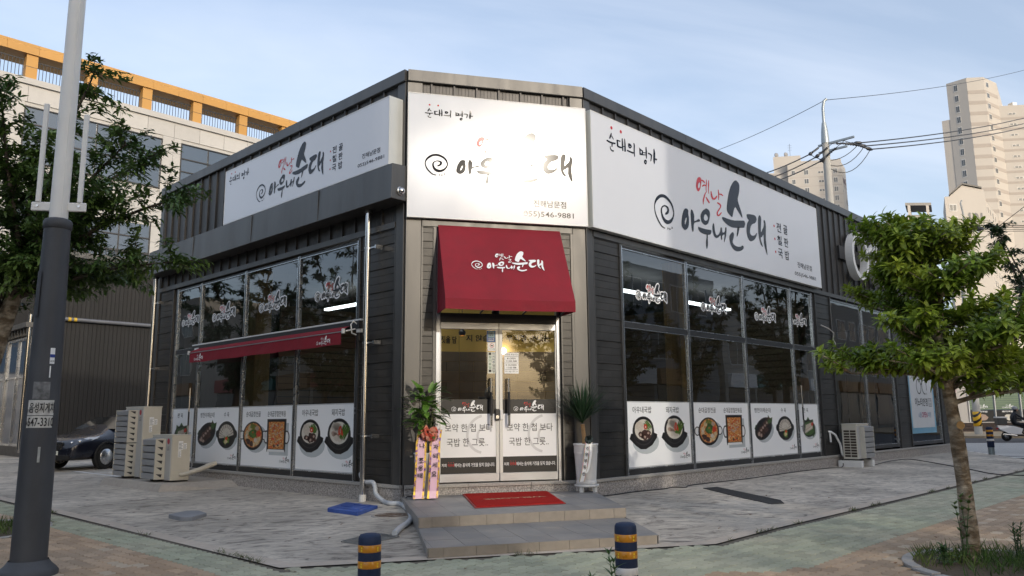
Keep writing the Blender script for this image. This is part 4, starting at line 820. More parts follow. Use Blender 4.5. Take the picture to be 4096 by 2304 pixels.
mb = MB(); P = [TB(1.12, .06, 2.50), TB(1.12, .16, 2.56), TB(1.1, .22, 2.50), TB(1.1, .20, 2.36), TB(1.12, .10, 2.34)]; mb.tube(P, .012, 8); mb.tube([TB(1.15, .06, 2.45), TB(1.22, .24, 2.40)], .011, 8); mb.T = TB; mb.box((1.06, .02, 2.38), (1.15, .08, 2.48)); mb.build('arm_bracket', M_PLAST, ra, fix=True)
mb = MB(TB); mb.box((6.9, .02, 2.40), (7.1, .10, 2.52)); mb.build('arm_bracket', M_PLAST, ra)
for sc_, w_ in ((2.02, .42), (6.70, .42)):
    Mv = wmat('L', sc_, .279, 2.20); Mv.translation -= loc2; put('logo', ME_LOGO_WHITE, ra, Mv, 0, .0, w_, w_)

# ---------------------------------------------------------------- menu posters stuck to the lower panes
M_BOWL = pm('print_bowl_black', (.014, .013, .013), .3, 0, .3, 12); M_RIM = pm('print_bowl_rim', (.045, .043, .042), .3, 0, .2, 10)
M_SOUP = pm('print_soup', (.62, .58, .50), .3, 0, .12, 25); M_MEAT = pm('print_meat', (.40, .29, .23), .3, 0, .35, 40, tint_scale=18)
M_SAUS = pm('print_blood_sausage', (.075, .038, .030), .3, 0, .6, 50, tint_scale=20); M_CHIVE = pm('print_chive', (.10, .19, .03), .3, 0, .5, 60)
M_CHILI = pm('print_chili', (.55, .05, .02), .3, 0, .4, 40); M_STEW = pm('print_stew', (.50, .14, .03), .3, 0, .7, 70, tint_scale=35, hue=(.55, .28, .08)); M_LEAF = pm('print_leaf', (.06, .12, .035), .3, 0, .5, 20)
M_SLICE = pm('print_pale_slice', (.55, .49, .41), .3, 0, .2, 30); M_MUSH = pm('print_mushroom', (.55, .42, .24), .3, 0, .4, 30); M_SHADE = pm('print_grey_wash', (.50, .54, .55), .25, 0, .04, 3)
PM = [M_BOWL, M_RIM, M_SOUP, M_MEAT, M_SAUS, M_CHIVE, M_CHILI, M_STEW, M_LEAF, M_SLICE, M_MUSH, M_SHADE, M_PLAST]
rp_ = random.Random(11)
def layers(parent, M, x, y, lay, name, sx=1.5):
    """stack of flat printed shapes, each layer half a millimetre above the last"""
    for i, (mi, polys) in enumerate(lay):
        put(name, flat_mesh(name, [(p, None) for p in polys], PM[mi]), parent, M, x, y, sx, 1, .0012+.0006*i)
def sticks(cx, cy, n, l, ang, spread):
    out = []
    for i in range(n):
        t = (i/(n-1)-.5)*spread; a = ang+rp_.uniform(-.12, .12); px, py = cx+t*math.sin(ang), cy-t*math.cos(ang); L = l*rp_.uniform(.75, 1.05); w = .007
        dx_, dy_ = math.cos(a)*L/2, math.sin(a)*L/2; nx, ny = -math.sin(a)*w, math.cos(a)*w
        out.append([(px-dx_-nx, py-dy_-ny), (px+dx_-nx, py+dy_-ny), (px+dx_+nx, py+dy_+ny), (px-dx_+nx, py-dy_+ny)])
    return out
def blob(cx, cy, r, n=9, k=.25, sx=1, sy=1): return [(cx+sx*r*(1+rp_.uniform(-k, k))*math.cos(2*math.pi*i/n), cy+sy*r*(1+rp_.uniform(-k, k))*math.sin(2*math.pi*i/n)) for i in range(n)]
def pot(parent, M, x, y, r, kind):
    """earthenware pot seen from above front"""
    body = ell(0, -r*.18, r*1.02, r*1.12, 28); 
    base = [(-r*1.3, -r*.75), (-r*1.15, -r*.35), (r*.9, -r*.25), (r*1.32, -r*.45), (r*1.28, -r*.72), (r*.8, -r*1.32), (r*.2, -r*1.62), (-r*.3, -r*1.6), (-r*.75, -r*1.3)]
    lay = [(11, [ell(r*.22, -r*1.05, r*1.25, r*.95, 20)]), (0, [base]), (1, [body]), (0, [ell(0, -r*.12, r*.99, r*1.10, 28)]), (1, [ell(0, 0, r*.98, r*1.02, 28)]), (0, [ell(0, -.0, r*.92, r*.95, 28)]), (2, [ell(0, -r*.06, r*.82, r*.84, 28)])]
    if kind == 0: lay += [(9, [blob(-r*.32, r*.22, r*.42, 11)]), (5, sticks(r*.38, r*.28, 8, r*.8, -.95, r*.45)), (4, [blob(-r*.3, -r*.45, r*.24), blob(r*.08, -r*.28, r*.24), blob(r*.42, -r*.32, r*.25), blob(r*.12, -r*.62, r*.25), blob(-r*.08, -r*.55, r*.2), blob(r*.5, -r*.6, r*.18)]), (3, [blob(-r*.3, -r*.45, r*.10), blob(r*.1, -r*.64, r*.11), blob(r*.42, -r*.34, r*.1)]), (6, [ell(r*.18, r*.18, r*.17, r*.22, 12)]), (2, [ell(r*.18, r*.16, r*.06, r*.08, 8)])]
    else: lay += [(9, [blob(-r*.35+.16*r*i, r*.42-.1*r*i*i/3, r*.34, 9, .2) for i in range(5)]), (3, [blob(-r*.45+.15*r*i, -r*.1-.1*r*i, r*.2, 8, .3) for i in range(5)]), (9, [blob(-r*.2, -r*.45, r*.24, 8, .3), blob(r*.1, -r*.55, r*.2, 8, .3)]), (5, sticks(r*.5, -.0, 13, r*1.15, 1.15, r*.5)), (6, [ell(r*.1, r*.12, r*.13, r*.36, 12, 0, -.15), ell(r*.24, r*.05, r*.1, r*.33, 12, 0, .3)]), (3, [ell(r*.14, r*.1, r*.05, r*.2, 8)])]
    layers(parent, M, x, y, lay, 'food_print')
def hotpot(parent, M, x, y, r):
    lay = [(11, [ell(r*.3, -r*.25, r*1.1, r*1.0, 20)]), (1, [ell(-r*1.08, 0, r*.28, r*.34, 14), ell(r*1.08, 0, r*.28, r*.34, 14)]), (12, [ell(-r*1.08, 0, r*.2, r*.26, 14), ell(r*1.08, 0, r*.2, r*.26, 14)]), (0, [ell(0, -.04*r, r*1.0, r*1.03, 28)]), (1, [ell(0, .02*r, r*.95, r*.96, 28)]), (7, [ell(0, 0, r*.86, r*.88, 24)]),
           (10, [blob(-r*.55, r*.15, r*.2), blob(-r*.3, r*.5, r*.2), blob(-r*.6, -r*.15, r*.17), blob(r*.4, -r*.5, r*.2), blob(r*.1, -r*.68, r*.16), blob(r*.62, -r*.25, r*.16)]), (4, [blob(-r*.4, -r*.45, r*.22), blob(-r*.12, -r*.62, r*.2), blob(-r*.55, -r*.35, r*.13)]), (5, sticks(r*.02, r*.62, 8, r*.4, 1.2, r*.5)), (6, [blob(r*.55, r*.1, r*.22)]), (3, [blob(r*.4, r*.5, r*.18)]), (9, [blob(r*.28, -r*.35, r*.17), blob(-r*.62, .0, r*.1)]), (8, [blob(0, r*.12, r*.34, 13, .35)]), (5, [blob(-.05*r, r*.18, r*.2, 9, .4), blob(r*.12, .02*r, r*.15, 9, .4)]), (6, [blob(r*.02, r*.2, r*.07)])]
    layers(parent, M, x, y, lay, 'food_print')
def plate_iron(parent, M, x, y, w, h):
    lay = [(11, [rect(-w*.38, -h*.62, w*.66, h*.4)]), (1, [ell(-w*.56, -h*.05, w*.16, h*.22, 14), ell(w*.56, -h*.05, w*.16, h*.22, 14)]), (12, [ell(-w*.56, -h*.05, w*.11, h*.17, 14), ell(w*.56, -h*.05, w*.11, h*.17, 14)]), (1, [[(-w*.52, -h*.52), (w*.5, -h*.52), (w*.53, h*.53), (-w*.53, h*.53)]]), (12, [[(-w*.50, -h*.52), (w*.48, -h*.52), (w*.44, -h*.44), (-w*.46, -h*.44)]]), (0, [rect(-w*.46, -h*.44, w*.46, h*.49)]), (7, [blob(0, .01, .5, 4, 0) and [(-w*.43, -h*.42), (w*.42, -h*.42), (w*.43, h*.44), (-w*.43, h*.44)]]),
           (10, [blob(rp_.uniform(-w*.38, w*.38), rp_.uniform(-h*.36, h*.38), .018, 6, .4, 1.4, .7) for _ in range(36)]), (6, [blob(rp_.uniform(-w*.38, w*.38), rp_.uniform(-h*.38, h*.38), .016, 6, .4) for _ in range(26)]), (3, [blob(rp_.uniform(-w*.38, w*.38), rp_.uniform(-h*.36, h*.38), .017, 6, .4) for _ in range(14)]), (4, [blob(-w*.1, -h*.33, .025), blob(w*.12, -h*.3, .022)])]
    layers(parent, M, x, y, lay, 'food_print')
def sausage_plate(parent, M, x, y, r):
    lay = [(11, [ell(r*.2, -r*.25, r*1.1, r*.85, 18, 0, .5)]), (8, [[(r*.5, r*.5), (r*.62, r*1.15), (r*.85, r*.85), (r*1.15, r*.95), (r*1.05, r*.4)], [(-r*1.1, .0), (-r*.9, r*.35), (-r*.6, r*.2), (-r*.7, -r*.3)]]), (0, [ell(0, 0, r*1.15, r*.82, 24, 0, .62)]), (1, [ell(0, r*.02, r*1.05, r*.74, 24, 0, .62)]), (0, [ell(0, 0, r*1.0, r*.70, 24, 0, .62)]), (4, [blob(-r*.55+r*.24*i, -r*.35+r*.2*i+.06*r*(i % 2), r*.26, 8, .2) for i in range(6)]+[blob(-r*.25+r*.2*i, -r*.5+r*.14*i, r*.22, 8, .2) for i in range(4)]), (3, [blob(-r*.55+r*.24*i, -r*.33+r*.2*i, r*.11, 7, .3) for i in range(6)]+[blob(-r*.6, -r*.45, r*.16), blob(-r*.35, -r*.55, r*.14)]), (8, [blob(r*.75, r*.62, r*.24, 7, .3)])]
    layers(parent, M, x, y, lay, 'food_print')
def slice_pan(parent, M, x, y, r):
    fan_ = [[(0, -r*.2), (r*.78*math.cos(R(t)), r*.78*math.sin(R(t))), (r*.78*math.cos(R(t+14)), r*.78*math.sin(R(t+14)))] for t in range(0, 190, 17)]
    lay = [(11, [ell(r*.2, -r*.2, r*1.0, r*.95, 18)]), (0, [ell(-r*.95, r*.05, r*.2, r*.3, 12), ell(r*.95, r*.05, r*.2, r*.3, 12)]), (0, [ell(0, 0, r, r*1.02, 26)]), (1, [ell(0, .02*r, r*.92, r*.93, 26)]), (0, [ell(0, 0, r*.87, r*.88, 26)]), (9, fan_), (2, [[(0, -r*.1), (r*.5*math.cos(R(t)), r*.5*math.sin(R(t))), (r*.5*math.cos(R(t+13)), r*.5*math.sin(R(t+13)))] for t in range(20, 170, 20)]), (5, [blob(r*.02, -r*.42, r*.3, 11, .4)]), (10, [blob(0, -r*.52, r*.17, 9, .4)]), (6, [blob(r*.05, -r*.28, r*.13)])]
    layers(parent, M, x, y, lay, 'food_print')
def pork_plate(parent, M, x, y, r):
    lay = [(11, [ell(r*.15, -r*.2, r*1.05, r*.9, 18)]), (8, [[(-r*.8, r*.3), (-r*.75, r*.95), (-r*.35, r*.75), (-r*.05, r*1.15), (r*.25, r*.8), (r*.75, r*.9), (r*.8, r*.2)], [(r*.6, -r*.9), (r*1.0, -r*.5), (r*.9, 0), (r*.3, -r*.4)]]), (0, [ell(0, 0, r, r*.86, 24)]), (8, [blob(0, -.02*r, r*.86, 14, .12, 1, .86)]), (9, [[(-r*.62+.2*r*i-.02*r, -r*.42+.08*r*i), (-r*.47+.2*r*i, -r*.50+.08*r*i), (-r*.3+.2*r*i, r*.34+.05*r*i), (-r*.46+.2*r*i, r*.38+.05*r*i)] for i in range(6)]), (3, [[(-r*.64, -r*.18), (r*.5, r*.3), (r*.52, r*.24), (-r*.62, -r*.25)]]), (6, [blob(r*.55, r*.42, r*.2)])]
    layers(parent, M, x, y, lay, 'food_print')
M_PAPER = pm('frosted_film_edge', (.55, .56, .56), .25, 0, .03)
def poster(w, s0, s1, kind, label):
    W = s1-s0; z0, H = .11, 1.135
    r = empty('menu_poster', WF(w)((s0+s1)/2, 0, z0), label=label, cat='poster', group='menu posters on the lower window panes'); loc = r.location.copy()
    M = wmat(w, s1 if w == 'L' else s0, -.026, z0); M.translation -= loc
    put('sheet', flat_mesh('sheet', [(rect(0, 0, 1, 1), None)], M_PRINTW), r, M, 0, 0, W, H)
    put('sheet_border', flat_mesh('sheet_border', [(rect(0, 0, W, H), rect(.02, .02, W-.02, H-.02))], M_PAPER), r, M, 0, 0, 1, 1, .0007)
    def cap(b, cx, wd, h=.105): put('dish_name', text_mesh(b, M_PRINTK, .006), r, M, cx-wd/2, H-.205, wd, h, .0012)
    if kind == 'soup': cap('아우내국밥', W*.24, W*.28, .115); cap('돼지국밥', W*.71, W*.21, .115); pot(r, M, W*.25, .655, .215, 0); pot(r, M, W*.73, .66, .222, 1)
    if kind == 'stew': cap('순대곱창전골', W*.235, W*.30); cap('순대곱창철판볶음', W*.70, W*.35); hotpot(r, M, W*.245, .585, .262); plate_iron(r, M, W*.71, .585, .43, .57)
    if kind == 'plate': cap('병천야채순대', W*.26, W*.34); cap('수 육', W*.72, W*.12); sausage_plate(r, M, W*.26, .59, .255); slice_pan(r, M, W*.735, .585, .262)
    if kind == 'pork': cap('편 육', W*.36, W*.26); pork_plate(r, M, W*.46, .56, .235)
    put('logo_print', ME_LOGO_PRINT, r, M, W-.40, .09, .34, .34, .0012)
    return r
poster('L', 1.225, 3.075, 'soup', 'poster of two black soup pots under the retractable awning')
poster('L', 3.205, 5.07, 'stew', 'poster of stew pan and square iron plate under the retractable awning')
poster('L', 5.205, 7.06, 'plate', 'poster of sausage plate and sliced pork pan under the retractable awning')
poster('L', 7.215, 8.28, 'pork', 'narrow poster of one sliced pork plate behind the two air conditioners')
poster('R', 1.025, 3.095, 'soup', 'poster of two black soup pots under the longest sign')
poster('R', 3.225, 5.405, 'stew', 'poster of stew pan and square iron plate under the longest sign')
poster('R', 5.485, 7.68, 'plate', 'poster of sausage plate and sliced pork pan under the longest sign')
poster('R', 7.865, 8.92, 'pork', 'narrow poster of one sliced pork plate beside the single air conditioner')

# ---------------------------------------------------------------- the optician next door
op = empty('optician_poster', WF('R')(16.85, 0, .39), label='white optician poster with pale blue border and spectacle drawing', cat='poster'); loc = op.location.copy()
M = wmat('R', 15.66, -.02, .39); M.translation -= loc; W, H = 2.42, 2.02
M_SKYB = pm('print_sky_blue', (.22, .50, .68), .3, 0, .1, 2)
put('sheet', flat_mesh('sheet', [(rect(0, 0, W, H), None)], M_SKYB), op, M, 0, 0, 1, 1); put('panel', flat_mesh('panel', [(rect(.14, .17, W-.14, H-.15), None)], M_PRINTW), op, M, 0, 0, 1, 1, .0015)
ring = lambda cx, cy, rx, ry, t, a0, a1, n=26: [([(cx+rx*math.cos(R(a0+(a1-a0)*k/n)), cy+ry*math.sin(R(a0+(a1-a0)*k/n))), (cx+rx*math.cos(R(a0+(a1-a0)*(k+1)/n)), cy+ry*math.sin(R(a0+(a1-a0)*(k+1)/n))), (cx+(rx-t)*math.cos(R(a0+(a1-a0)*(k+1)/n)), cy+(ry-t)*math.sin(R(a0+(a1-a0)*(k+1)/n))), (cx+(rx-t)*math.cos(R(a0+(a1-a0)*k/n)), cy+(ry-t)*math.sin(R(a0+(a1-a0)*k/n)))], None) for k in range(n)]
put('spectacles_mark', flat_mesh('spectacles_mark', ring(.98, 1.44, .24, .24, .04, 0, 360)+ring(1.52, 1.44, .24, .24, .04, -30, 270)+ring(1.25, 1.48, .07, .07, .035, 10, 170, 8), M_PRINTK), op, M, 0, 0, 1, 1, .003)
put('lettering', text_mesh('INOTI', M_PRINTK), op, M, 1.50, 1.19, .24, .06, .003); put('lettering', text_mesh('이노티안경', M_PRINTK, .02), op, M, .50, .83, 1.22, .26, .003)
put('name_box', flat_mesh('name_box', [(rect(0, 0, .32, .27), rect(.015, .015, .305, .255))], M_PRINTK), op, M, 1.80, .82, 1, 1, .003); put('lettering', text_mesh('진해', M_PRINTK), op, M, 1.84, .97, .24, .09, .003); put('lettering', text_mesh('남문점', M_PRINTK), op, M, 1.84, .85, .24, .09, .003)
MPB, MPP = pm('print_steel_blue', (.10, .22, .38), .4), pm('print_magenta', (.45, .03, .15), .4)
put('lettering', text_mesh('6월', MPB), op, M, .74, .48, .26, .17, .003); put('lettering', text_mesh('OPEN', MPP, .02), op, M, 1.04, .48, .56, .17, .003); put('lettering', text_mesh('예정', MPB), op, M, 1.66, .48, .30, .17, .003)
og = empty('spectacles_sign', WF('R')(12.7, .1, 4.7), label='huge white spectacle rings mounted high on the ribbed wall', cat='sign'); loc = og.location.copy()
TO = lambda s, d, z: WF('R')(s, d, z)-loc
def ring3(cs, cz, rx, rz, t, a0=0, a1=360):
    mb = MB(TO); n = 40; vs = []
    for k in range(n+1):
        a = R(a0+(a1-a0)*k/n)
        for rr in (1, 0):
            for d in (.10, .30): vs.append((cs+(rx-(0 if rr else t))*math.cos(a), d, cz+(rz-(0 if rr else t))*math.sin(a)))
    f = []
    for k in range(n):
        b = 4*k; c = b+4; f += [(b, c, c+1, b+1), (b+2, b+3, c+3, c+2), (b+1, c+1, c+3, b+3), (b, b+2, c+2, c)]
    if a1-a0 < 360: f += [(0, 1, 3, 2), (4*n, 4*n+2, 4*n+3, 4*n+1)]
    mb.add(vs, f); return mb.build('ring_letter', M_PLAST, og)
ring3(11.72, 5.26, .60, .66, .13); ring3(13.35, 5.26, .60, .66, .13, -40, 290); ring3(12.53, 5.42, .2, .2, .1, 10, 170)
mb = MB(TO); mb.box((10.75, .005, 5.1), (14.3, .10, 5.45)); mb.build('sign_backing', M_DARK, og)
# loose wire bundle on the wall of the next unit
wb = MB(); Tr = WF('R'); wb.tube([Tr(9.35, .03, 3.20), Tr(9.6, .12, 3.12), Tr(9.8, .16, 3.02), Tr(9.78, .14, 2.86), Tr(9.86, .16, 2.75), Tr(9.80, .15, 2.66)], .012, 6)
wo_ = wb.build('loose_wire', pm('white_cable', (.6, .58, .54), .5), None); tag(wo_, 'loose white wire dangling from the wall right of the long sign', 'wire')

# ================================================================ STREET-LEVEL OBJECTS
def clip_poly(poly, clip):
    """Sutherland-Hodgman, both convex, counter-clockwise"""
    out = poly
    for i in range(len(clip)):
        a, b = clip[i], clip[(i+1) % len(clip)]; inp, out = out, []
        ins = lambda p: (b[0]-a[0])*(p[1]-a[1])-(b[1]-a[1])*(p[0]-a[0]) >= -1e-9
        for k in range(len(inp)):
            p, q = inp[k], inp[(k+1) % len(inp)]
            if ins(p) != ins(q):
                d1 = (b[0]-a[0])*(p[1]-a[1])-(b[1]-a[1])*(p[0]-a[0]); d2 = (b[0]-a[0])*(q[1]-a[1])-(b[1]-a[1])*(q[0]-a[0]); t = d1/(d1-d2)
                x = (p[0]+(q[0]-p[0])*t, p[1]+(q[1]-p[1])*t)
                out += ([p, x] if ins(p) else [x]) 
            elif ins(p): out.append(p)
        if not out: return []
    return out
# entrance steps: two low tiled platforms
steps = empty('entrance_steps', (1.3, -2.2, -.38), label='two low grey-tiled steps in front of the entrance', cat='steps'); loc = steps.location.copy()
M_GROUT = pm('tile_grout', (.36, .34, .31), .85, 0, .1, 10)
plat = [(-.11, -2.633), (2.545, -2.475), (2.985, -.065), (-.01, -.065)]; low = [(-.225, -4.09), (2.29, -3.975), (2.545, -2.475), (-.11, -2.633)]
def sub(p): return [(x-loc.x, y-loc.y) for x, y in p]
def shrink(p, k):
    cx = sum(a for a, _ in p)/len(p); cy = sum(b for _, b in p)/len(p); return [(cx+(x-cx)*k, cy+(y-cy)*k) for x, y in p]
mb = MB(); mb.prism(sub(shrink(plat, .993)), -.09, -.169-loc.z); mb.prism(sub(shrink(low, .993)), -.09, -.289-loc.z); mb.build('step_core', M_GROUT, steps)
def lay_tiles(quad, z, tw, td, x_off=0, brk=.5):
    n = 0; ys = [p[1] for p in quad]; xs = [p[0] for p in quad]
    y = min(ys)-.02; j = 0
    while y < max(ys):
        x = min(xs)-tw*2+x_off-(brk*tw*(j % 2))*0
        while x < max(xs)+tw:
            r = clip_poly([(x+.002, y+.002), (x+tw-.002, y+.002), (x+tw-.002, y+td-.002), (x+.002, y+td-.002)], quad)
            if len(r) >= 3:
                ar = abs(sum(r[i][0]*r[(i+1) % len(r)][1]-r[(i+1) % len(r)][0]*r[i][1] for i in range(len(r))))/2
                if ar > .004:
                    t = MB(); t.prism(sub(r), z-.009-loc.z, z-loc.z+random.uniform(-.0006, .0006)); t.build('tread_tile', M_TILE, steps)
            x += tw
        y += td; j += 1
lay_tiles(plat, -.161, .335, .52, .12); lay_tiles(low, -.281, .335, .52, .05)
def risers(p, q, z0, z1, tw, mat=None):
    p, q = Vector((p[0], p[1], 0)), Vector((q[0], q[1], 0)); L = (q-p).length; t = (q-p)/L; n = Vector((t.y, -t.x, 0)); k = 0; x = -tw*.55
    while x < L:
        a, b = max(0, x)+.002, min(L, x+tw)-.002
        if b-a > .02:
            m = MB(); m.prism(sub([tuple((p+t*a)[:2]), tuple((p+t*a+n*.011)[:2]), tuple((p+t*b+n*.011)[:2]), tuple((p+t*b)[:2])][::-1]), z0-loc.z, z1-loc.z); m.build('riser_tile', mat or M_TILER, steps)
        x += tw
risers(plat[0], plat[1], -.280, -.1625, .335); risers(low[0], low[1], -.40, -.2825, .335)
risers(plat[3], plat[0], -.34, -.1625, .5, M_TILE); risers(low[3], low[0], -.40, -.2825, .5, M_TILE); risers(plat[1], plat[2], -.34, -.1625, .5, M_TILE); risers(low[1], low[2], -.40, -.2825, .5, M_TILE)
# doormat
mat_o = empty('doormat', (1.45, -1.0, -.158), label='red welcome doormat with upside-down cream lettering on the top step', cat='doormat'); loc = mat_o.location.copy()
M_MAT = pm('red_coir', (.37, .018, .014), .95, 0, .25, 90, .004, 220, spec=.1); M_MATB = pm('red_rubber_edge', (.30, .016, .014), .6, 0, .08)
mq = [(.70, -1.95), (1.97, -1.82), (2.25, -.10), (.90, -.10)]
mb = MB(); mb.prism([(x-loc.x, y-loc.y) for x, y in mq], 0, .010); mb.build('mat_edge', M_MATB, mat_o, bevel=.003)
mb = MB(); mb.prism([((x-1.455)*.955+1.455-loc.x, (y+.99)*.962-.99-loc.y) for x, y in mq], .010, .018); mb.build('mat_pile', M_MAT, mat_o)
Mm = Matrix.Rotation(R(187), 4, 'Z'); Mm.translation = (1.93-loc.x, -.90-loc.y, .0195)
put('mat_lettering', text_mesh('WELCOME', pm('cream_coir', (.50, .32, .20), .95, 0, .2, 80), .03), mat_o, Mm, 0, 0, .92, .12)

# ---------------------------------------------------------------- planters at the door
M_LEAFG = pm('glossy_leaf', (.085, .18, .026), .38, 0, .25, 12, isl_rand=.3, hue=(.12, .23, .04), tint_scale=3)
def leaf(mb, base, dirv, nrm, L, W, bend=.25, seg=4, tip=1.0, fold=.18):
    """one curved, folded leaf blade"""
    d = Vector(dirv).normalized(); n = Vector(nrm); n = (n-d*n.dot(d)); n = n.normalized() if n.length > 1e-5 else d.orthogonal().normalized(); s = d.cross(n); p = Vector(base); vs = []
    for i in range(seg+1):
        t = i/seg; w = W*.5*(math.sin(math.pi*min(1, t*.93+.07)**(.8*tip)))**(.9 if tip < 1.2 else .62)*(1 if t < 1 else .12); c = p+d*(L*t)-n*(bend*L*t*t)
        vs += [c-s*w+n*(fold*w), c, c+s*w+n*(fold*w)]
    mb.add(vs, [(3*i+j, 3*i+j+1, 3*i+3+j+1, 3*i+3+j) for i in range(seg) for j in (0, 1)], True)
def frame_strip(mb, pts, w, up=Vector((1, 0, 0))):
    vs = []
    for p in pts: vs += [Vector(p)-up*w/2, Vector(p)+up*w/2]
    mb.add(vs, [(2*i, 2*i+1, 2*i+3, 2*i+2) for i in range(len(pts)-1)])
p1 = empty('rubber_plant_pot', (.30, -.42, -.161), label='potted rubber plant with pink congratulation ribbons left of the entrance', cat='potted plant'); rp2 = random.Random(5)
mb = MB(); mb.lathe([(0, .012), (.175, .012), (.185, .045), (.175, .045), (.165, .02)], n=28); mb.build('saucer', M_PLAST, p1)
mb = MB(); mb.lathe([(.125, .02), (.165, .50), (.17, .50), (.172, .62), (.185, .635), (.185, .65), (.17, .65), (.165, .60), (0, .58)], n=28); mb.build('pot', M_PLAST, p1)
mb = MB(); mb.tube([(0, 0, .55), (.0, .0, 1.05), (.02, 0, 1.35)], .012, 8); mb.tube([(.02, .02, .55), (.06, .0, 1.0), (.1, .0, 1.28)], .010, 8); mb.tube([(-.02, 0, .55), (-.06, 0, 1.0), (-.12, -.02, 1.25)], .010, 8); mb.build('stem', pm('plant_stem', (.10, .12, .04), .6), p1)
mb = MB()
for i in range(120):
    h = rp2.uniform(.98, 1.50); a = rp2.uniform(0, 6.283); r0 = rp2.uniform(.0, .12); el_ = rp2.uniform(-.35, .75) if h < 1.4 else rp2.uniform(.2, 1.2)
    d = Vector((math.cos(a)*math.cos(el_), math.sin(a)*math.cos(el_), math.sin(el_))); st = rp2.uniform(.06, .17)
    b = Vector((math.cos(a)*r0, math.sin(a)*r0, h)); q = b+d*st
    leaf(mb, q, d+Vector((0, 0, -.15)), (0, 0, 1), rp2.uniform(.15, .22), rp2.uniform(.085, .115), rp2.uniform(.1, .4))
leaf(mb, (-.26, -.08, 1.28), (-1, -.1, .05), (0, 0, 1), .22, .075, .05); leaf(mb, (.2, -.1, 1.42), (1, -.1, .25), (0, 0, 1), .2, .07, .1); leaf(mb, (.03, -.02, 1.52), (.35, -.1, 1), (0, -1, .3), .19, .07, .1)
mb.build('foliage', M_LEAFG, p1, fix=False)
M_PINK = pm('pink_satin', (.72, .45, .56), .35, 0, .05, 4); M_RIBK = pm('ribbon_yellow_purple', (.62, .40, .02), .3, .3, .4, 14, tint_scale=22, hue=(.10, .02, .16))
for k, (x, word) in enumerate(((-.115, '하나 조용태'), (.085, '부자되세요'))):
    pts = [(x+.05, -.135, .98), (x+.01, -.20, .78), (x, -.225, .45), (x-.02, -.235, .12), (x-.03, -.25, .02)]
    mb = MB(); frame_strip(mb, pts, .155); rb = mb.build('ribbon', M_RIBK, p1, fix=False)
    mb = MB(); frame_strip(mb, [(a, b-.004, c) for a, b, c in pts], .098); mb.build('ribbon_face', M_PINK, rb, fix=False)
    n = 0; zz = .86
    step = .125 if k else .105
    for ch in word:
        if ch == ' ': zz -= .10; continue
        t = (.98-zz)/.96; xx = x+.04-.075*t
        Mx = Matrix.Rotation(R(90), 4, 'X'); Mx = Matrix(((1, 0, 0, xx-.036), (0, 0, -1, -.165-.085*min(1, t*2.1)), (0, 1, 0, zz-.035), (0, 0, 0, 1)))
        put('ribbon_lettering', text_mesh(ch, M_PRINTK, .02), rb, Mx, 0, 0, .072, .072, .010); zz -= step
M_BOW = pm('coral_bow', (.62, .10, .06), .35, .2, .4, 18, hue=(.75, .42, .30), tint_scale=14)
mb = MB()
for i in range(18):
    a = i*2.4; r0 = .03; el_ = (i % 5-2)*.35
    d = Vector((math.cos(a), -abs(math.sin(a))*.7-.2, el_)).normalized(); c = Vector((.0, -.17, .93)); s = d.cross(Vector((.3, -1, .2))).normalized()*.036
    loop_ = [c+d*(.145*math.sin(math.pi*t))+Vector((0, -.03, .03))*math.sin(2*math.pi*t) for t in (0, .2, .4, .5, .6, .8, 1)]
    vs = []
    for p in loop_: vs += [p-s, p+s]
    mb.add(vs, [(2*j, 2*j+1, 2*j+3, 2*j+2) for j in range(6)])
mb.build('bow', M_BOW, p1, fix=False)
p2 = empty('yucca_pot', (2.83, -.27, -.161), label='spiky yucca in a tall white pot right of the entrance', cat='potted plant')
mb = MB(); mb.lathe([(0, .075), (.165, .075), (.19, .085), (.192, .115), (.17, .115), (.165, .09)], n=28); st = mb.build('saucer', M_PLAST, p2)
for a in (40, 130, 220, 310):
    mb = MB(); c, s = math.cos(R(a)), math.sin(R(a)); mb.prism([(.13*c-.03*s, .13*s+.03*c), (.17*c-.03*s, .17*s+.03*c), (.17*c+.03*s, .17*s-.03*c), (.13*c+.03*s, .13*s-.03*c)], 0, .08); mb.build('foot', M_PLAST, p2)
prof = [(.14, .10), (.158, .12), (.158, .16), (.152, .17)]+[(.152+.03*(z-.17)/.45, z) for z in (.2, .35, .5, .58)]+[(.187, .60)]
for k in range(6): prof += [(.183, .605+k*.018), (.189, .612+k*.018)]
prof += [(.196, .715), (.196, .735), (.180, .735), (.175, .69), (0, .68)]
mb = MB(); mb.lathe(prof, n=32); mb.build('pot', M_PLAST, p2)
mb = MB(); mb.tube([(-.02, 0, .66), (-.025, 0, .85), (-.045, 0, 1.03)], .032, 12); mb.build('trunk', pm('yucca_trunk', (.36, .22, .10), .8, 0, .3, 20, .003, 40), p2)
mb = MB(); rp3 = random.Random(9)
for i in range(170):
    a = rp3.uniform(0, 6.283); el_ = rp3.triangular(.25, 1.55, 1.15); d = Vector((math.cos(a)*math.cos(el_), math.sin(a)*math.cos(el_), math.sin(el_)))
    if d.y > .3: d.y *= .5
    leaf(mb, (-.045, 0, 1.04+rp3.uniform(0, .08)), d, (0, 0, 1), rp3.uniform(.48, .78), .022, rp3.uniform(.0, .2), 3, .6, .3)
mb.build('foliage', pm('yucca_leaf', (.022, .065, .022), .45, 0, .3, 10, isl_rand=.3), p2, fix=False)
M_BOW2 = pm('dark_bow', (.05, .07, .06), .3, .4, .5, 20); mb = MB()
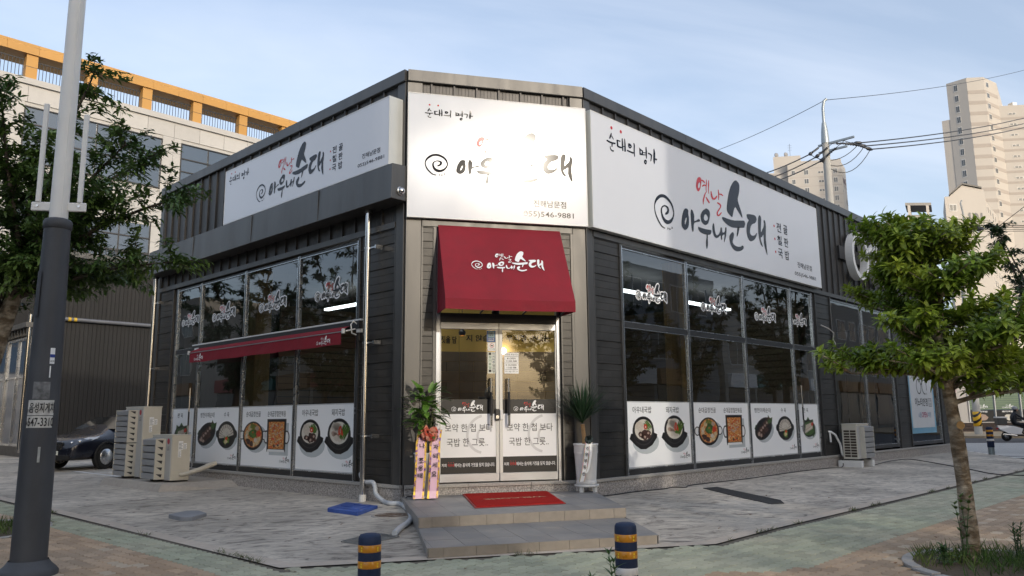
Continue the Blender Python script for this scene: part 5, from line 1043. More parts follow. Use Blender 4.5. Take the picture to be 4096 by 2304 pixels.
for i in range(14):
    a = i*2.4; d = Vector((math.cos(a), -.6, math.sin(a)*.7)).normalized(); c = Vector((-.02, -.17, .80)); s = d.cross(Vector((.2, -1, .4))).normalized()*.016; vs = []
    for t in (0, .2, .4, .5, .6, .8, 1): p = c+d*(.075*math.sin(math.pi*t))+Vector((0, -.02, .02))*math.sin(2*math.pi*t); vs += [p-s, p+s]
    mb.add(vs, [(2*j, 2*j+1, 2*j+3, 2*j+2) for j in range(6)])
mb.build('bow', M_BOW2, p2, fix=False)
pts = [(-.03, -.19, .78), (-.06, -.20, .60), (-.10, -.205, .36), (-.15, -.20, .17)]
mb = MB(); frame_strip(mb, pts, .085); rb = mb.build('ribbon', pm('ribbon_pastel', (.62, .55, .25), .4, 0, .3, 20, hue=(.62, .20, .35), tint_scale=20), p2, fix=False); mb = MB(); frame_strip(mb, [(a, b-.004, c) for a, b, c in pts], .062); mb.build('ribbon_face', M_PRINTW, rb, fix=False)
for k, ch in enumerate('신우부동산'):
    z = .66-k*.095; xx = -.047-(.66-z)*.19
    put('ribbon_lettering', text_mesh(ch, M_PRINTK, .02), rb, Matrix(((1, 0, 0, xx-.025), (0, 0, -1, -.218), (0, 1, 0, z-.02), (0, 0, 0, 1))), 0, 0, .05, .058)
mb = MB(); frame_strip(mb, [(.02, -.19, .76), (.0, -.215, .55), (-.04, -.22, .38), (-.07, -.215, .30)], .05, Vector((.8, 0, .5)).normalized()); mb.build('ribbon', M_PRINTW, p2, fix=False)

# ---------------------------------------------------------------- air-conditioner outdoor units
M_ACB = pm('ac_cream_steel', (.56, .53, .45), .45, 0, .06, 5); M_ACG = pm('ac_grey_front', (.44, .44, .43), .45, 0, .06, 5); M_LOUV = pm('ac_louvre', (.30, .305, .31), .5, 0, .08, 5); M_RED = pm('logo_red', (.38, .01, .03), .4); M_LGG = pm('logo_grey', (.13, .13, .14), .4)
def ac_unit(w, s0, d0, z0, W, D, H, fans, label, gd=.20, grid_side=False, foot=None):
    """outdoor unit facing the street: body, louvred air guard in front, badge, labels; s0 = near end"""
    r = empty('air_conditioner', WF(w)(s0+W/2, d0+D/2, z0), label=label, cat='air conditioner', group='outdoor air-conditioning units'); loc = r.location.copy()
    T = lambda s, d, z: WF(w)(s0+s, d0+d, z0+z)-loc
    mb = MB(T); mb.box((0, 0, .03), (W, D, H)); mb.build('body', M_ACB, r, bevel=.012, seg=2)
    mb = MB(T); mb.box((-.006, -.01, H), (W+.006, D+.008, H+.022)); mb.build('top_cover', M_ACB, r, bevel=.006)
    mb = MB(T); mb.box((.02, D, .04), (W-.02, D+.010, H-.03)); mb.build('front_panel', M_ACG, r)
    for ss in (.12, W-.2):
        mb = MB(T); mb.box((ss, -.03, 0), (ss+.07, D+.05, .03)); mb.build('foot_rail', M_DARK, r)
    # air guard: open box of slanted louvres in front of each fan
    g0, g1 = .10 if w == 'L' else .18, W-.02
    n = 6; per = (H-.08)/fans; zz = .05
    if w == 'L': g0 = .26
    for fn in range(fans):
        za, zb = .05+fn*per, .05+(fn+1)*per-.02
        for sx in (g0, g1-.018):
            mb = MB(T); mb.box((sx, D+.010, za), (sx+.018, D+gd, zb)); mb.build('guard_side', M_ACB, r)
        hh = (zb-za)/n
        for k in range(n):
            z = za+k*hh
            mb = MB(T); mb.add([(g0+.018, D+.02, z+hh*1.05), (g1-.018, D+.02, z+hh*1.05), (g1-.018, D+gd, z+hh*.84), (g0+.018, D+gd, z+hh*.84), (g0+.018, D+gd-.01, z+hh*.04), (g1-.018, D+gd-.01, z+hh*.04), (g1-.018, D+.02, z+hh*.90), (g0+.018, D+.02, z+hh*.90)], [(0,1,2,3), (3,2,5,4), (4,5,6,7), (7,6,1,0)]); mb.build('louvre', M_LOUV, r, fix=False)
            if w == 'L':
                mb = MB(T); mb.add([(g0-.002, D+gd*.28, z+hh*.75), (g0-.002, D+gd*.85, z+hh*.8), (g0-.002, D+gd*.35, z+hh*.25)], [(0, 1, 2)]); mb.build('guard_slot', M_DARK, r, fix=False)
    # badge on the front panel and lettering
    o, dd, nn_ = FR[w]
    if w == 'L':
        Mf = wmat('L', s0+.20, d0+D+.013, z0+H-.30); Mf.translation -= loc
        put('badge', flat_mesh('badge', [(ell(0, 0, 1, 1, 20), None)], M_RED), r, Mf, .06, .2, .055, .055); put('badge_letters', text_mesh('LG', M_LGG, .02), r, Mf, .012, .03, .10, .075)
        # face towards the entrance carries the rating labels
        Me = Matrix((((-dd).cross(Vector((0,0,1))).x*-1, 0, -dd.x, 0), ((-dd).cross(Vector((0,0,1))).y*-1, 0, -dd.y, 0), (0, 1, 0, 0), (0, 0, 0, 1)))
        Me.translation = T(-.003, D, 0)
        for (x, z, wd, h) in ((.12, H-.26-(.10 if fans > 1 else 0), .09, .16), (.22, H-.25-(.10 if fans > 1 else 0), .06, .11), (.12, H-.40-(.10 if fans > 1 else 0), .06, .13)):
            lb = put('rating_label', flat_mesh('rating_label', [(rect(0, 0, 1, 1), None)], M_PRINTW), r, Me, x, z, wd, h); 
            put('label_print', flat_mesh('label_print', [(rect(.1, .1+.16*k, .9-.2*(k % 2), .16+.16*k), None) for k in range(5)], M_LGG), r, Me, x, z, wd, h, .001)
        mb = MB(T); mb.box((-.004, .08, .04), (.0, D-.03, .045)); mb.box((-.004, .06, .22), (0, D-.03, .224)); mb.build('panel_seam', M_ACG, r)
    else:
        Mf = wmat('R', s0+.06, d0+D+.013, z0+H-.14); Mf.translation -= loc
        put('badge', flat_mesh('badge', [(ell(0, 0, 1, 1, 20), None)], M_RED), r, Mf, W-.16, .06, .05, .05)
        # coil side: grid of openings towards the entrance
        for i in range(2):
            for j in range(10):
                mb = MB(T); y0 = .045+i*.155; z = .08+j*.066
                mb.box((-.004, y0, z), (.0, y0+.135, z+.046)); mb.build('coil_opening', pm('coil_brown', (.05, .035, .025), .6), r)
    return r
# concrete pad and the two units by the left wall
mb = MB(WF('L')); z1 = -.165
mb.add([(4.75, .0, -.34), (5.33, 1.42, -.34), (8.25, 1.45, -.34), (8.25, .0, -.34), (5.25, .0, z1), (5.42, 1.33, z1), (8.2, 1.36, z1), (8.2, 0, z1)], [(0,1,2,3),(4,7,6,5),(0,4,5,1),(1,5,6,2),(2,6,7,3),(3,7,4,0)])
tag(mb.build('concrete_pad', M_EDGE, None, bevel=.015), 'low concrete pad under the two left air conditioners', 'pad')
ac_unit('L', 5.58, .74, z1, .92, .36, .86, 1, 'shorter cream air conditioner on the pad by the left wall')
ac_unit('L', 7.02, .74, z1, .95, .36, 1.42, 2, 'tall cream air conditioner with two louvred fans by the left wall')
hp = MB(); T = WF('L'); hp.tube([T(5.57, .93, -.03), T(5.50, .86, -.02), T(5.42, .60, .06), T(5.40, .42, .13), T(5.42, .30, .16)], [.03, .04, .045, .05, .045], 10)
tag(hp.build('insulated_pipe', pm('pipe_wrap', (.52, .49, .42), .8, 0, .15, 30, .004, 60), None), 'white taped refrigerant pipe bending from the shorter air conditioner', 'pipe')
# unit on white blocks at the right wall
ac_unit('R', 9.72, .20, -.12, .82, .36, .86, 1, 'cream air conditioner with brown side grille beside the right wall', gd=.12)
for s in (9.62, 10.34):
    mb = MB(WF('R')); mb.box((s, .10, -.285), (s+.14, .66, -.125)); tag(mb.build('support_block', M_PLAST, None, bevel=.006), ['long white support block under the right air conditioner, nearer the entrance', 'long white support block under the right air conditioner, farther from the entrance'][s > 10], 'block')
hp = MB(); T = WF('R'); hp.tube([T(9.38, .0, .57), T(9.42, .05, .57), T(9.50, .12, .50), T(9.66, .16, .28), T(9.74, .16, .05), T(9.78, .17, -.02)], .026, 8); hp.tube([T(9.36, .05, .56), T(9.36, .06, .32)], .024, 8)
tag(hp.build('drain_pipe', M_PLAST, None), 'white curved pipe from the wall to the right air conditioner', 'pipe')

# ---------------------------------------------------------------- covers, grates, hose and cables on the apron
def place(x, y, dz=0): return (x, y, gnd(x, y)+dz)
M_COVER = pm('worn_grey_resin', (.24, .25, .27), .6, 0, .25, 8, .002, 40)
o = MB(); ps = [(-3.22, -.03), (-3.02, -.38), (-2.86, -.46), (-2.72, -.05), (-2.86, .30), (-3.04, .36)]; c = (-2.97, -.04)
g = empty('inspection_cover', place(*c), label='grey slab-like inspection cover lying loose on the left concrete', cat='cover'); o.prism([(x-c[0], y-c[1]) for x, y in ps], -.02, .045); o.build('lid', M_COVER, g, bevel=.008)
c = (-.75, -.35); g = empty('blue_cover', place(*c), label='scuffed blue square chamber cover near the downpipe', cat='cover')
o = MB(); ps = [(-1.09, -.38), (-.71, -1.0), (-.38, -.34), (-.79, .33)]; o.prism([(x-c[0], y-c[1]) for x, y in ps], -.02, .045); o.build('lid', pm('blue_resin', (.022, .075, .34), .45, 0, .35, 9, .002, 30, hue=(.05, .11, .38)), g, bevel=.01)
o = MB(); o.prism([((x+.74)*.72-.74-c[0], (y+.35)*.72-.35-c[1]) for x, y in ps], .045, .052); o.build('raised_panel', pm('blue_resin', (.022, .075, .34)), g, bevel=.003)
for k in (-.1, .12):
    o = MB(); o.box((k, -.12, .052), (k+.03, .12, .058)); o.build('lid_bar', pm('blue_resin', (.022, .075, .34)), g, M=Matrix.Rotation(R(32), 4, 'Z'))
c = (-.25, -1.14); g = empty('round_manhole', place(*c), label='round rusty manhole cover set in the concrete beside the steps', cat='manhole')
o = MB(); o.lathe([(0, .006), (.24, .006), (.245, .004), (.25, -.01)], n=32); lid = o.build('lid', pm('rusty_iron', (.16, .105, .07), .75, .2, .4, 14, .003, 40, hue=(.25, .21, .17), tint_scale=6), g)
o = MB()
for r_ in (.06, .12, .18): o.lathe([(r_, .006), (r_+.005, .012), (r_+.018, .012), (r_+.023, .006)], n=32)
for k in range(10): a = R(36*k); ca, sa = math.cos(a), math.sin(a); o.prism([(.07*ca-.008*sa, .07*sa+.008*ca), (.22*ca-.008*sa, .22*sa+.008*ca), (.22*ca+.008*sa, .22*sa-.008*ca), (.07*ca+.008*sa, .07*sa-.008*ca)][::-1], .004, .011)
o.build('relief', MATS['rusty_iron'], g); o = MB(); o.lathe([(.255, -.01), (.258, .010), (.29, .010), (.295, -.01)], n=32); o.build('frame_ring', M_EDGE, g)
def grate(name, corners, nx, ny, mat, label, bar=.008, rec=True):
    c = sum((Vector(p) for p in corners), Vector((0, 0)))/4; g = empty(name, place(c.x, c.y), label=label, cat='grate')
    P = lambda u, v: Vector(corners[0]).lerp(Vector(corners[1]), u).lerp(Vector(corners[3]).lerp(Vector(corners[2]), u), v)-c
    mb = MB(); mb.add([tuple(P(u, v))+(.003+gnd(*(P(u, v)+c))-g.location.z,) for u, v in ((0, 0), (1, 0), (1, 1), (0, 1))], [(0, 1, 2, 3)]); mb.build('sump', pm('black_void', (.006, .006, .006), .9), g, fix=False)
    for k in range(nx+1):
        a, b = P(k/nx, 0), P(k/nx, 1); n = (b-a).orthogonal().normalized()*bar
        mb = MB(); z = gnd(*(a+c))-g.location.z; z2 = gnd(*(b+c))-g.location.z
        mb.add([tuple(a-n)+(z+.003,), tuple(a+n)+(z+.003,), tuple(b+n)+(z2+.003,), tuple(b-n)+(z2+.003,), tuple(a-n)+(z+.016,), tuple(a+n)+(z+.016,), tuple(b+n)+(z2+.016,), tuple(b-n)+(z2+.016,)], [(4,5,6,7),(0,1,5,4),(1,2,6,5),(2,3,7,6),(3,0,4,7)]); mb.build('grate_bar', mat, g)
    for k in range(ny+1):
        a, b = P(0, k/ny), P(1, k/ny); n = (b-a).orthogonal().normalized()*bar
        mb = MB(); z = gnd(*(a+c))-g.location.z; z2 = gnd(*(b+c))-g.location.z
        mb.add([tuple(a-n)+(z+.003,), tuple(a+n)+(z+.003,), tuple(b+n)+(z2+.003,), tuple(b-n)+(z2+.003,), tuple(a-n)+(z+.013,), tuple(a+n)+(z+.013,), tuple(b+n)+(z2+.013,), tuple(b-n)+(z2+.013,)], [(4,5,6,7),(0,1,5,4),(1,2,6,5),(2,3,7,6),(3,0,4,7)]); mb.build('grate_bar', mat, g)
grate('drain_grate', [(-1.01, -2.98), (-.79, -3.21), (-.36, -2.82), (-.60, -2.52)], 8, 4, pm('galvanised', (.32, .33, .33), .45, .6, .2, 10), 'steel drain grate behind the left bollard where the hose ends')
c = (5.6, -.16); g = empty('asphalt_patch', place(*c), label='long black tarred patch on the concrete right of the steps', cat='patch')
o = MB(); q = [(5.42, .86), (5.78, 1.02), (5.78, -.95), (5.60, -1.32), (5.36, -1.36), (5.33, -.6)]; q = q[::-1]
o.add([(x-c[0], y-c[1], gnd(x, y)-g.location.z+.009) for x, y in q]+[(x-c[0], y-c[1], gnd(x, y)-g.location.z-.01) for x, y in q], [tuple(range(6))]+[(i, (i+1) % 6, 6+(i+1) % 6, 6+i) for i in range(6)]); o.build('tar_fill', pm('tar_black', (.018, .018, .019), .75, 0, .9, 22, .008, 30, tint_scale=9), g)
M_HOSE = pm('grey_pvc_hose', (.46, .49, .52), .45, 0, .06, 6)
hz = [(-.25, .14), (-.19, -.15), (-.07, -.24), (-.03, -.51), (-.02, -.87), (-.04, -1.32), (-.08, -1.67), (-.16, -2.03), (-.30, -2.4), (-.41, -2.78)]
T = WF('L'); pts = [T(.96, .0, .15), T(.95, .07, .12), T(.80, .10, .02), T(.60, .10, .02), T(.52, .11, -.04), T(.47, .12, -.15)]+[Vector(place(x, y, .035)) for x, y in hz]
def smooth_pts(P, k=4):
    out = []; n = len(P)
    for i in range(n-1):
        a, b, c_, d = P[max(i-1, 0)], P[i], P[i+1], P[min(i+2, n-1)]
        for j in range(k):
            t = j/k; out.append(.5*((2*b)+(c_-a)*t+(2*a-5*b+4*c_-d)*t*t+(3*b-a-3*c_+d)*t**3))
    return out+[P[-1]]
sp = smooth_pts([Vector(p) for p in pts], 6); rr = [.034+(.003*(i % 2) if i > len(sp)-16 else 0) for i in range(len(sp))]
mb = MB(); mb.tube(sp, rr, 12); tag(mb.build('drain_hose', M_HOSE, None), 'grey plastic hose snaking from the wall to the drain grate', 'hose')
M_CAB = pm('black_cable', (.012, .012, .012), .5)
def cable(name, P, r, label, cat='cable', mat=None): mb = MB(); mb.tube(smooth_pts([Vector(p) for p in P], 4), r, 6); return tag(mb.build(name, mat or M_CAB, None), label, cat)
cable('ground_cable', [place(3.02, .0, .011)]+[place(x, y, .010) for x, y in ((3.30, .05), (4.0, .52), (4.66, .84), (4.92, 1.06), (5.18, 1.03), (5.5, 1.38), (7.24, 2.36), (9.3, 3.70), (10.6, 4.42), (11.2, 4.70))]+[WF('R')(9.75, .15, -.10)], .010, 'black cable lying along the foot of the right wall')
cable('ground_cable', [place(x, y, .010) for x, y in ((12.3, 5.0), (13.78, 6.2), (15.0, 6.9), (14.78, 5.87), (13.9, 3.64), (13.4, 2.4), (13.93, 2.0))], .011, 'black cable trailing from the right air conditioner towards the green paving')
cable('ground_cable', [place(-.02, -.14, .008), place(.0, -.25, .008), Vector((.03, -.30, -.15)), Vector((.12, -.26, -.15))], .007, 'short black cable crossing the left edge of the steps')

# ---------------------------------------------------------------- bollards
M_NAVY = pm('navy_rubber', (.018, .034, .082), .6, 0, .35, 16, .001, 80, spec=.35); M_YELR = pm('amber_reflective', (.62, .26, .012), .3, 0, .3, 25, coat=.4); M_WHR = pm('white_reflective', (.72, .72, .70), .3, 0, .05, 20); M_BOLLM = pm('bollard_steel', (.30, .36, .38), .35, .6, .1, 5)
def bollard(x, y, r, H, label, z=None):
    g = empty('bollard', (x, y, gnd(x, y) if z is None else z), label=label, cat='bollard', group='blue and amber striped bollards')
    k = H/.72
    mb = MB(); mb.lathe([(r*.92, -.02), (r*.92, .22*k)], n=28); mb.build('post', M_BOLLM, g)
    mb = MB(); mb.lathe([(r*.9, .22*k), (r, .225*k), (r, .665*k), (r*.97, .695*k), (r*.85, .712*k), (r*.5, .719*k), (0, .72*k)], n=28); mb.build('sleeve', M_NAVY, g)
    for z0, z1, m in ((.595, .645, M_YELR), (.485, .535, M_YELR), (.375, .425, M_WHR)):
        mb = MB(); mb.lathe([(r*1.0, z0*k), (r*1.022, (z0+.002)*k), (r*1.022, (z1-.002)*k), (r, z1*k)], n=28); b = mb.build('reflective_band', m, g)
        if m is M_YELR:
            for sgn in (-.75, .75):
                a = math.atan2(-12.1-y, -1.455-x)+sgn
                for dz in (.014, .032):
                    mb = MB(); c_, s_ = math.cos(a), math.sin(a); P = Vector((c_*r*1.023, s_*r*1.023, (z0+dz)*k)); t = Vector((-s_, c_, 0))*.006; u = Vector((0, 0, .006)); mb.add([tuple(P-t-u), tuple(P+t-u), tuple(P+t+u), tuple(P-t+u)], [(0, 1, 2, 3)]); mb.build('reflector_chip', pm('chip_yellow', (.85, .62, .05), .2), b, fix=False)
    return g
bollard(-1.0, -6.58, .076, .67, 'striped blue and amber bollard left of the steps')
bollard(.71, -6.88, .076, .715, 'striped blue and amber bollard right of the steps, weed in front')
bollard(19.6, 8.55, .10, .92, 'distant striped bollard by the crosswalk beyond the tree', z=-.36)

# ---------------------------------------------------------------- street lamp post at the left
lp = empty('street_lamp', (-3.86, -3.68, gnd(-3.86, -3.68)), label='tall white lamp post with dark grey lower sleeve and worn stickers', cat='lamp post')
M_LPG = pm('lamp_grey_powder', (.058, .062, .070), .55, 0, .28, 7, .0015, 90, stretch=(1, 1, .5), tint_scale=2.5); M_LPW = pm('lamp_white_paint', (.84, .83, .79), .45, 0, .06, 4)
mb = MB(); mb.lathe([(.25, -.02), (.25, .04), (.225, .07), (.19, .10), (.165, .14)], n=28); mb.build('base', M_LPG, lp)
def octa(r): return [(r*math.cos(R(22.5+45*i)), r*math.sin(R(22.5+45*i))) for i in range(8)]
mb = MB()
def loft(secs):
    vs = []; n = len(secs[0][0])
    for poly, z in secs: vs += [(x, y, z) for x, y in poly]
    mb.add(vs, [(j*n+i, j*n+(i+1) % n, (j+1)*n+(i+1) % n, (j+1)*n+i) for j in range(len(secs)-1) for i in range(n)], True)
circ = lambda r: [(r*math.cos(2*math.pi*i/28), r*math.sin(2*math.pi*i/28)) for i in range(28)]
loft([(circ(.152), .10), (circ(.145), 1.5), (circ(.117), 3.27)]); sl = mb.build('sleeve', M_LPG, lp)
mb = MB(); mb.lathe([(.117, 3.25), (.128, 3.26), (.128, 3.33), (.115, 3.35), (.09, 3.36)], n=28); mb.build('sleeve_collar', M_LPG, lp)
mb = MB(); mb.lathe([(.083, 3.3), (.068, 9.5)], n=24); 
for a in (R(-55), R(125)): mb.prism([(.07*math.cos(a)-.012*math.sin(a), .07*math.sin(a)+.012*math.cos(a)), (.088*math.cos(a)-.006*math.sin(a), .088*math.sin(a)+.006*math.cos(a)), (.088*math.cos(a)+.006*math.sin(a), .088*math.sin(a)-.006*math.cos(a)), (.07*math.cos(a)+.012*math.sin(a), .07*math.sin(a)-.012*math.cos(a))][::-1], 3.35, 9.4)
mb.build('pole', M_LPW, lp)
mb = MB(); mb.tube([(0, 0, 9.4), (.0, -.2, 9.75), (.2, -1.2, 9.95)], .05, 10); mb.build('lamp_arm', M_LPW, lp); mb = MB(); mb.box((.05, -1.9, 9.88), (.35, -1.15, 10.0)); mb.build('lamp_head', M_LPW, lp, bevel=.02)
bx = Vector((.80, -.60, 0)).normalized(); bx = Vector((1, -.12, 0)).normalized(); by = Vector((-bx.y, bx.x, 0))
TL = lambda x, y, z: bx*x+by*y+Vector((0, 0, z))
mb = MB(TL); mb.box((-.26, -.012, 3.44), (.25, .012, 3.53)); mb.build('banner_bracket', M_LPW, lp, bevel=.008)
for x in (-.20, .185):
    mb = MB(TL); mb.box((x-.022, -.016, 3.53), (x+.022, .016, 4.55 if x < 0 else 4.45)); mb.build('banner_rail', M_LPW, lp, bevel=.004)
    mb = MB(); mb.tube([TL(x, -.014, 3.49), TL(x, -.022, 3.49)], .012, 8); mb.build('bolt', M_ALU, lp)
# inspection lid, stickers and worn posters on the sleeve, wrapped round its curve
def wrap(name, a0, a1, z0, z1, mat, off=.002, n=6, par=None):
    mb = MB(); vs = []
    rad = lambda z: .152-.007*(z-.1)/1.4 if z < 1.5 else .145-.028*(z-1.5)/1.77
    for i in range(n+1):
        a = a0+(a1-a0)*i/n; vs += [((rad(z0)+off)*math.cos(a), (rad(z0)+off)*math.sin(a), z0), ((rad(z1)+off)*math.cos(a), (rad(z1)+off)*math.sin(a), z1)]
    mb.add(vs, [(2*i, 2*i+2, 2*i+3, 2*i+1) for i in range(n)], True); return mb.build(name, mat, par or lp, fix=False)
ac = math.atan2(-12.1+3.68, -1.455+3.86)     # direction towards the viewer
def wrap_text(body, mat, a_c, wd, z, h, bold=.015):
    me = text_mesh(body, mat, bold).copy(); rad = .152
    for v in me.vertices:
        a = a_c+(v.co.x-.5)*wd/rad; zz = z+v.co.y*h; rr_ = (.152-.007*(zz-.1)/1.4 if zz < 1.5 else .145-.028*(zz-1.5)/1.77)+.006; v.co = Vector((rr_*math.cos(a), rr_*math.sin(a), zz))
    return inst('sticker_lettering', me, lp)
M_STK = pm('worn_paper', (.55, .55, .52), .8, 0, .35, 30, tint_scale=9)
wrap('inspection_lid', ac-1.25, ac-.80, 2.38, 2.82, M_LPG, .012)
wrap('sticker', ac+.22, ac+.52, 1.93, 2.08, M_PRINTW, .003); wrap('sticker', ac+.22, ac+.52, 1.99, 2.02, pm('sticker_blue', (.03, .06, .28), .4), .0045); wrap_text('GC-01', M_PRINTK, ac+.37, .035, 1.945, .02)
wrap('sticker', ac+.25, ac+.33, 1.80, 1.91, M_PRINTW, .003)
wrap('paste_residue', ac-.62, ac+.38, 1.60, 1.76, pm('paste', (.16, .165, .17), .8, 0, .8, 30, tint_scale=14), .002)
wrap('worn_poster', ac-.85, ac+.72, 1.45, 1.59, M_STK, .003, 10); wrap('worn_poster', ac-.85, ac+.68, 1.335, 1.443, M_STK, .003, 10)
wrap_text('음성지게차', M_PRINTK, ac+.02, .225, 1.472, .095); wrap_text('547-3310', M_PRINTK, ac+.0, .225, 1.348, .080); wrap_text('도색', M_PRINTK, ac-.78, .035, 1.475, .035); wrap_text('용접', M_PRINTK, ac-.78, .035, 1.36, .035)
wrap('sticker', ac-.02, ac+.12, 1.02, 1.16, pm('torn_paper', (.45, .47, .45), .8, 0, .5, 30), .002)

# ---------------------------------------------------------------- parked sedan (nose towards the left street)
M_CARP = pm('car_midnight_blue', (.006, .008, .018), .28, .2, .05, 3, coat=.7, spec=.5, coat_rough=.04); M_CARG = pm('car_glass_dark', (.01, .012, .014), .05, 0, .02); M_TYRE = pm('tyre', (.012, .012, .012), .8); M_LAMP = pm('headlamp', (.60, .60, .58), .12, .4, .2, 14, coat=1)
car = empty('parked_car', (0, 0, 0), label='dark blue sedan parked nose out behind the left air conditioners', cat='car')
# local: +X forward, Y left, Z up
prof = [(-2.35, .55, .9, .70), (-2.2, .50, .98, .80), (-1.55, .42, 1.03, .88), (-1.0, .40, 1.40, .72), (-.3, .38, 1.47, .70), (.35, .38, 1.42, .70), (1.05, .38, 1.0, .86), (1.7, .38, .93, .86), (2.1, .36, .84, .80), (2.32, .34, .73, .70), (2.40, .36, .62, .62)]
mb = MB(); vs = []; NS = 14
for x, zb, zt, hw in prof:
    ring_ = []
    hb = hw if zt < 1.1 else .88
    pts2 = [(-hb*.90, .24), (-hb*1.0, .34), (-hb*1.02, .56), (-hb*.99, min(.80, zt-.06)), (-hw*.93, zt-.10 if zt < 1.1 else zt-.16), (-hw*.62, zt-.015), (-hw*.25, zt), (hw*.25, zt), (hw*.62, zt-.015), (hw*.93, zt-.10 if zt < 1.1 else zt-.16), (hb*.99, min(.80, zt-.06)), (hb*1.02, .56), (hb*1.0, .34), (hb*.90, .24)]
    vs += [(x, y, z) for y, z in pts2]
mb.add(vs, [(i*NS+j, i*NS+(j+1) % NS, (i+1)*NS+(j+1) % NS, (i+1)*NS+j) for i in range(len(prof)-1) for j in range(NS)]+[tuple(range(NS)), tuple(range((len(prof)-1)*NS, len(prof)*NS))], True)
body = mb.build('body', M_CARP, car)
sd = body.modifiers.new('subsurf', 'SUBSURF'); sd.levels = 1; sd.render_levels = 1
for sgn in (-1, 1):
    mb = MB(); vs = []
    hl = [(2.02, .42, .70), (2.30, .36, .66), (2.24, .62, .64), (2.02, .76, .70), (1.72, .83, .80), (1.60, .80, .85), (1.85, .66, .83)]
    mb.add([(x+.03, sgn*(y+.015), z+.012) for x, y, z in hl]+[(x-.08, sgn*(y-.05), z-.03) for x, y, z in hl], [tuple(range(7))]+[(i, (i+1) % 7, 7+(i+1) % 7, 7+i) for i in range(7)]); h = mb.build('headlight', M_LAMP, car)
    mb = MB(); mb.sphere((2.12, sgn*.66, .735), .055, 12, 6); mb.sphere((2.22, sgn*.50, .70), .05, 12, 6); mb.build('headlight_lens', M_CHROME, h)
    mb = MB(); mb.sphere((2.27, sgn*.62, .40), .05, 12, 6, (.6, 1, 1)); mb.build('fog_light', M_LAMP, car)
    for wx in (1.42, -1.38):
        mb = MB(); w_ = []
        prof_w = [(.0, -.09), (.22, -.09), (.30, -.10), (.325, -.08), (.325, .08), (.30, .10), (.22, .09), (.0, .09)]
        mb.lathe(prof_w, n=24); Mw = Matrix.Translation((wx, sgn*.78, .325)) @ Matrix.Rotation(R(90), 4, 'X'); wh = mb.build('wheel', M_TYRE, car, M=Mw)
        mb = MB(); mb.lathe([(0, -.103), (.2, -.105), (.21, -.09)], n=18); mb.lathe([(0, .103), (.2, .105), (.21, .09)], n=18); mb.build('rim', M_ALU, wh)
        mb = MB(); mb.lathe([(.36, -.02), (.40, -.02), (.40, .03), (.36, .03)], n=24); mb.build('wheel_arch', M_TYRE, car, M=Matrix.Translation((wx, sgn*.875, .33)) @ Matrix.Rotation(R(90), 4, 'X'))
mb = MB(); mb.box((2.26, -.36, .52), (2.40, .36, .72)); gr = mb.build('grille', M_TYRE, car, bevel=.03)
for k in range(5): mb = MB(); mb.box((2.395, -.35, .535+k*.036), (2.412, .35, .548+k*.036)); mb.build('grille_slat', M_CHROME, gr)
mb = MB(); mb.box((2.395, -.37, .715), (2.415, .37, .735)); mb.build('grille_trim', M_CHROME, gr); mb = MB(); mb.sphere((2.41, 0, .625), .05, 12, 6, (.3, 1, 1)); mb.build('badge', M_CHROME, gr)
mb = MB(); mb.box((2.30, -.6, .27), (2.40, .6, .40)); mb.build('lower_intake', M_TYRE, car, bevel=.02)
mb = MB(); mb.box((2.40, -.26, .405), (2.415, .26, .505)); pl_ = mb.build('number_plate', pm('plate_white', (.66, .70, .64), .4), car)
put('plate_lettering', text_mesh('허 7733', M_PRINTK, .02), pl_, Matrix(((0, 0, 1, 2.4165), (1, 0, 0, -.22), (0, 1, 0, .42), (0, 0, 0, 1))), 0, 0, .44, .07)
mb = MB(); mb.add([(.36, -.60, 1.36), (.36, .60, 1.36), (1.0, .70, 1.03), (1.0, -.70, 1.03)], [(0, 1, 2, 3)]); mb.build('windscreen', M_CARG, car, fix=False, M=Matrix.Translation((.02, 0, .02)))
car.location = (-6.51, 13.07, -.272); car.rotation_euler = (0, 0, R(238))

# ---------------------------------------------------------------- scooter and rider at the far right
sc = empty('scooter', (34.05, 20.9, road_z), label='white scooter with rear box riding past the crosswalk', cat='scooter')
sdir = Vector((.93, -.37, 0)); sc.rotation_euler = (0, 0, math.atan2(sdir.y, sdir.x)); M_SCW = pm('scooter_white', (.66, .66, .66), .3, 0, .05, coat=.3)
for x in (-.62, .66):
    mb = MB(); mb.lathe([(.12, -.05), (.2, -.055), (.24, -.04), (.25, 0), (.24, .04), (.2, .055), (.12, .05)], n=22); w_ = mb.build('wheel', M_TYRE, sc, M=Matrix.Translation((x, 0, .25)) @ Matrix.Rotation(R(90), 4, 'X')); mb = MB(); mb.lathe([(0, -.03), (.12, -.05), (.13, .05), (0, .03)], n=14); mb.build('rim', M_ALU, w_)
mb = MB(); mb.add([(-1.0, -.10, .78), (-.95, -.15, .62), (-.55, -.17, .42), (.0, -.18, .38), (.1, -.16, .62), (-.3, -.16, .74), (-1.0, .10, .78), (-.95, .15, .62), (-.55, .17, .42), (.0, .18, .38), (.1, .16, .62), (-.3, .16, .74)], [(0,1,2,3,4,5), (11,10,9,8,7,6)]+[(i, (i+1) % 6, 6+(i+1) % 6, 6+i) for i in range(6)]); mb.build('rear_body', M_SCW, sc, bevel=.03, seg=2)
mb = MB(); mb.box((-.55, -.15, .74), (.12, .15, .82)); mb.build('seat', M_TYRE, sc, bevel=.03); mb = MB(); mb.box((-.15, -.16, .26), (.55, .16, .34)); mb.build('footboard', M_TYRE, sc, bevel=.02)
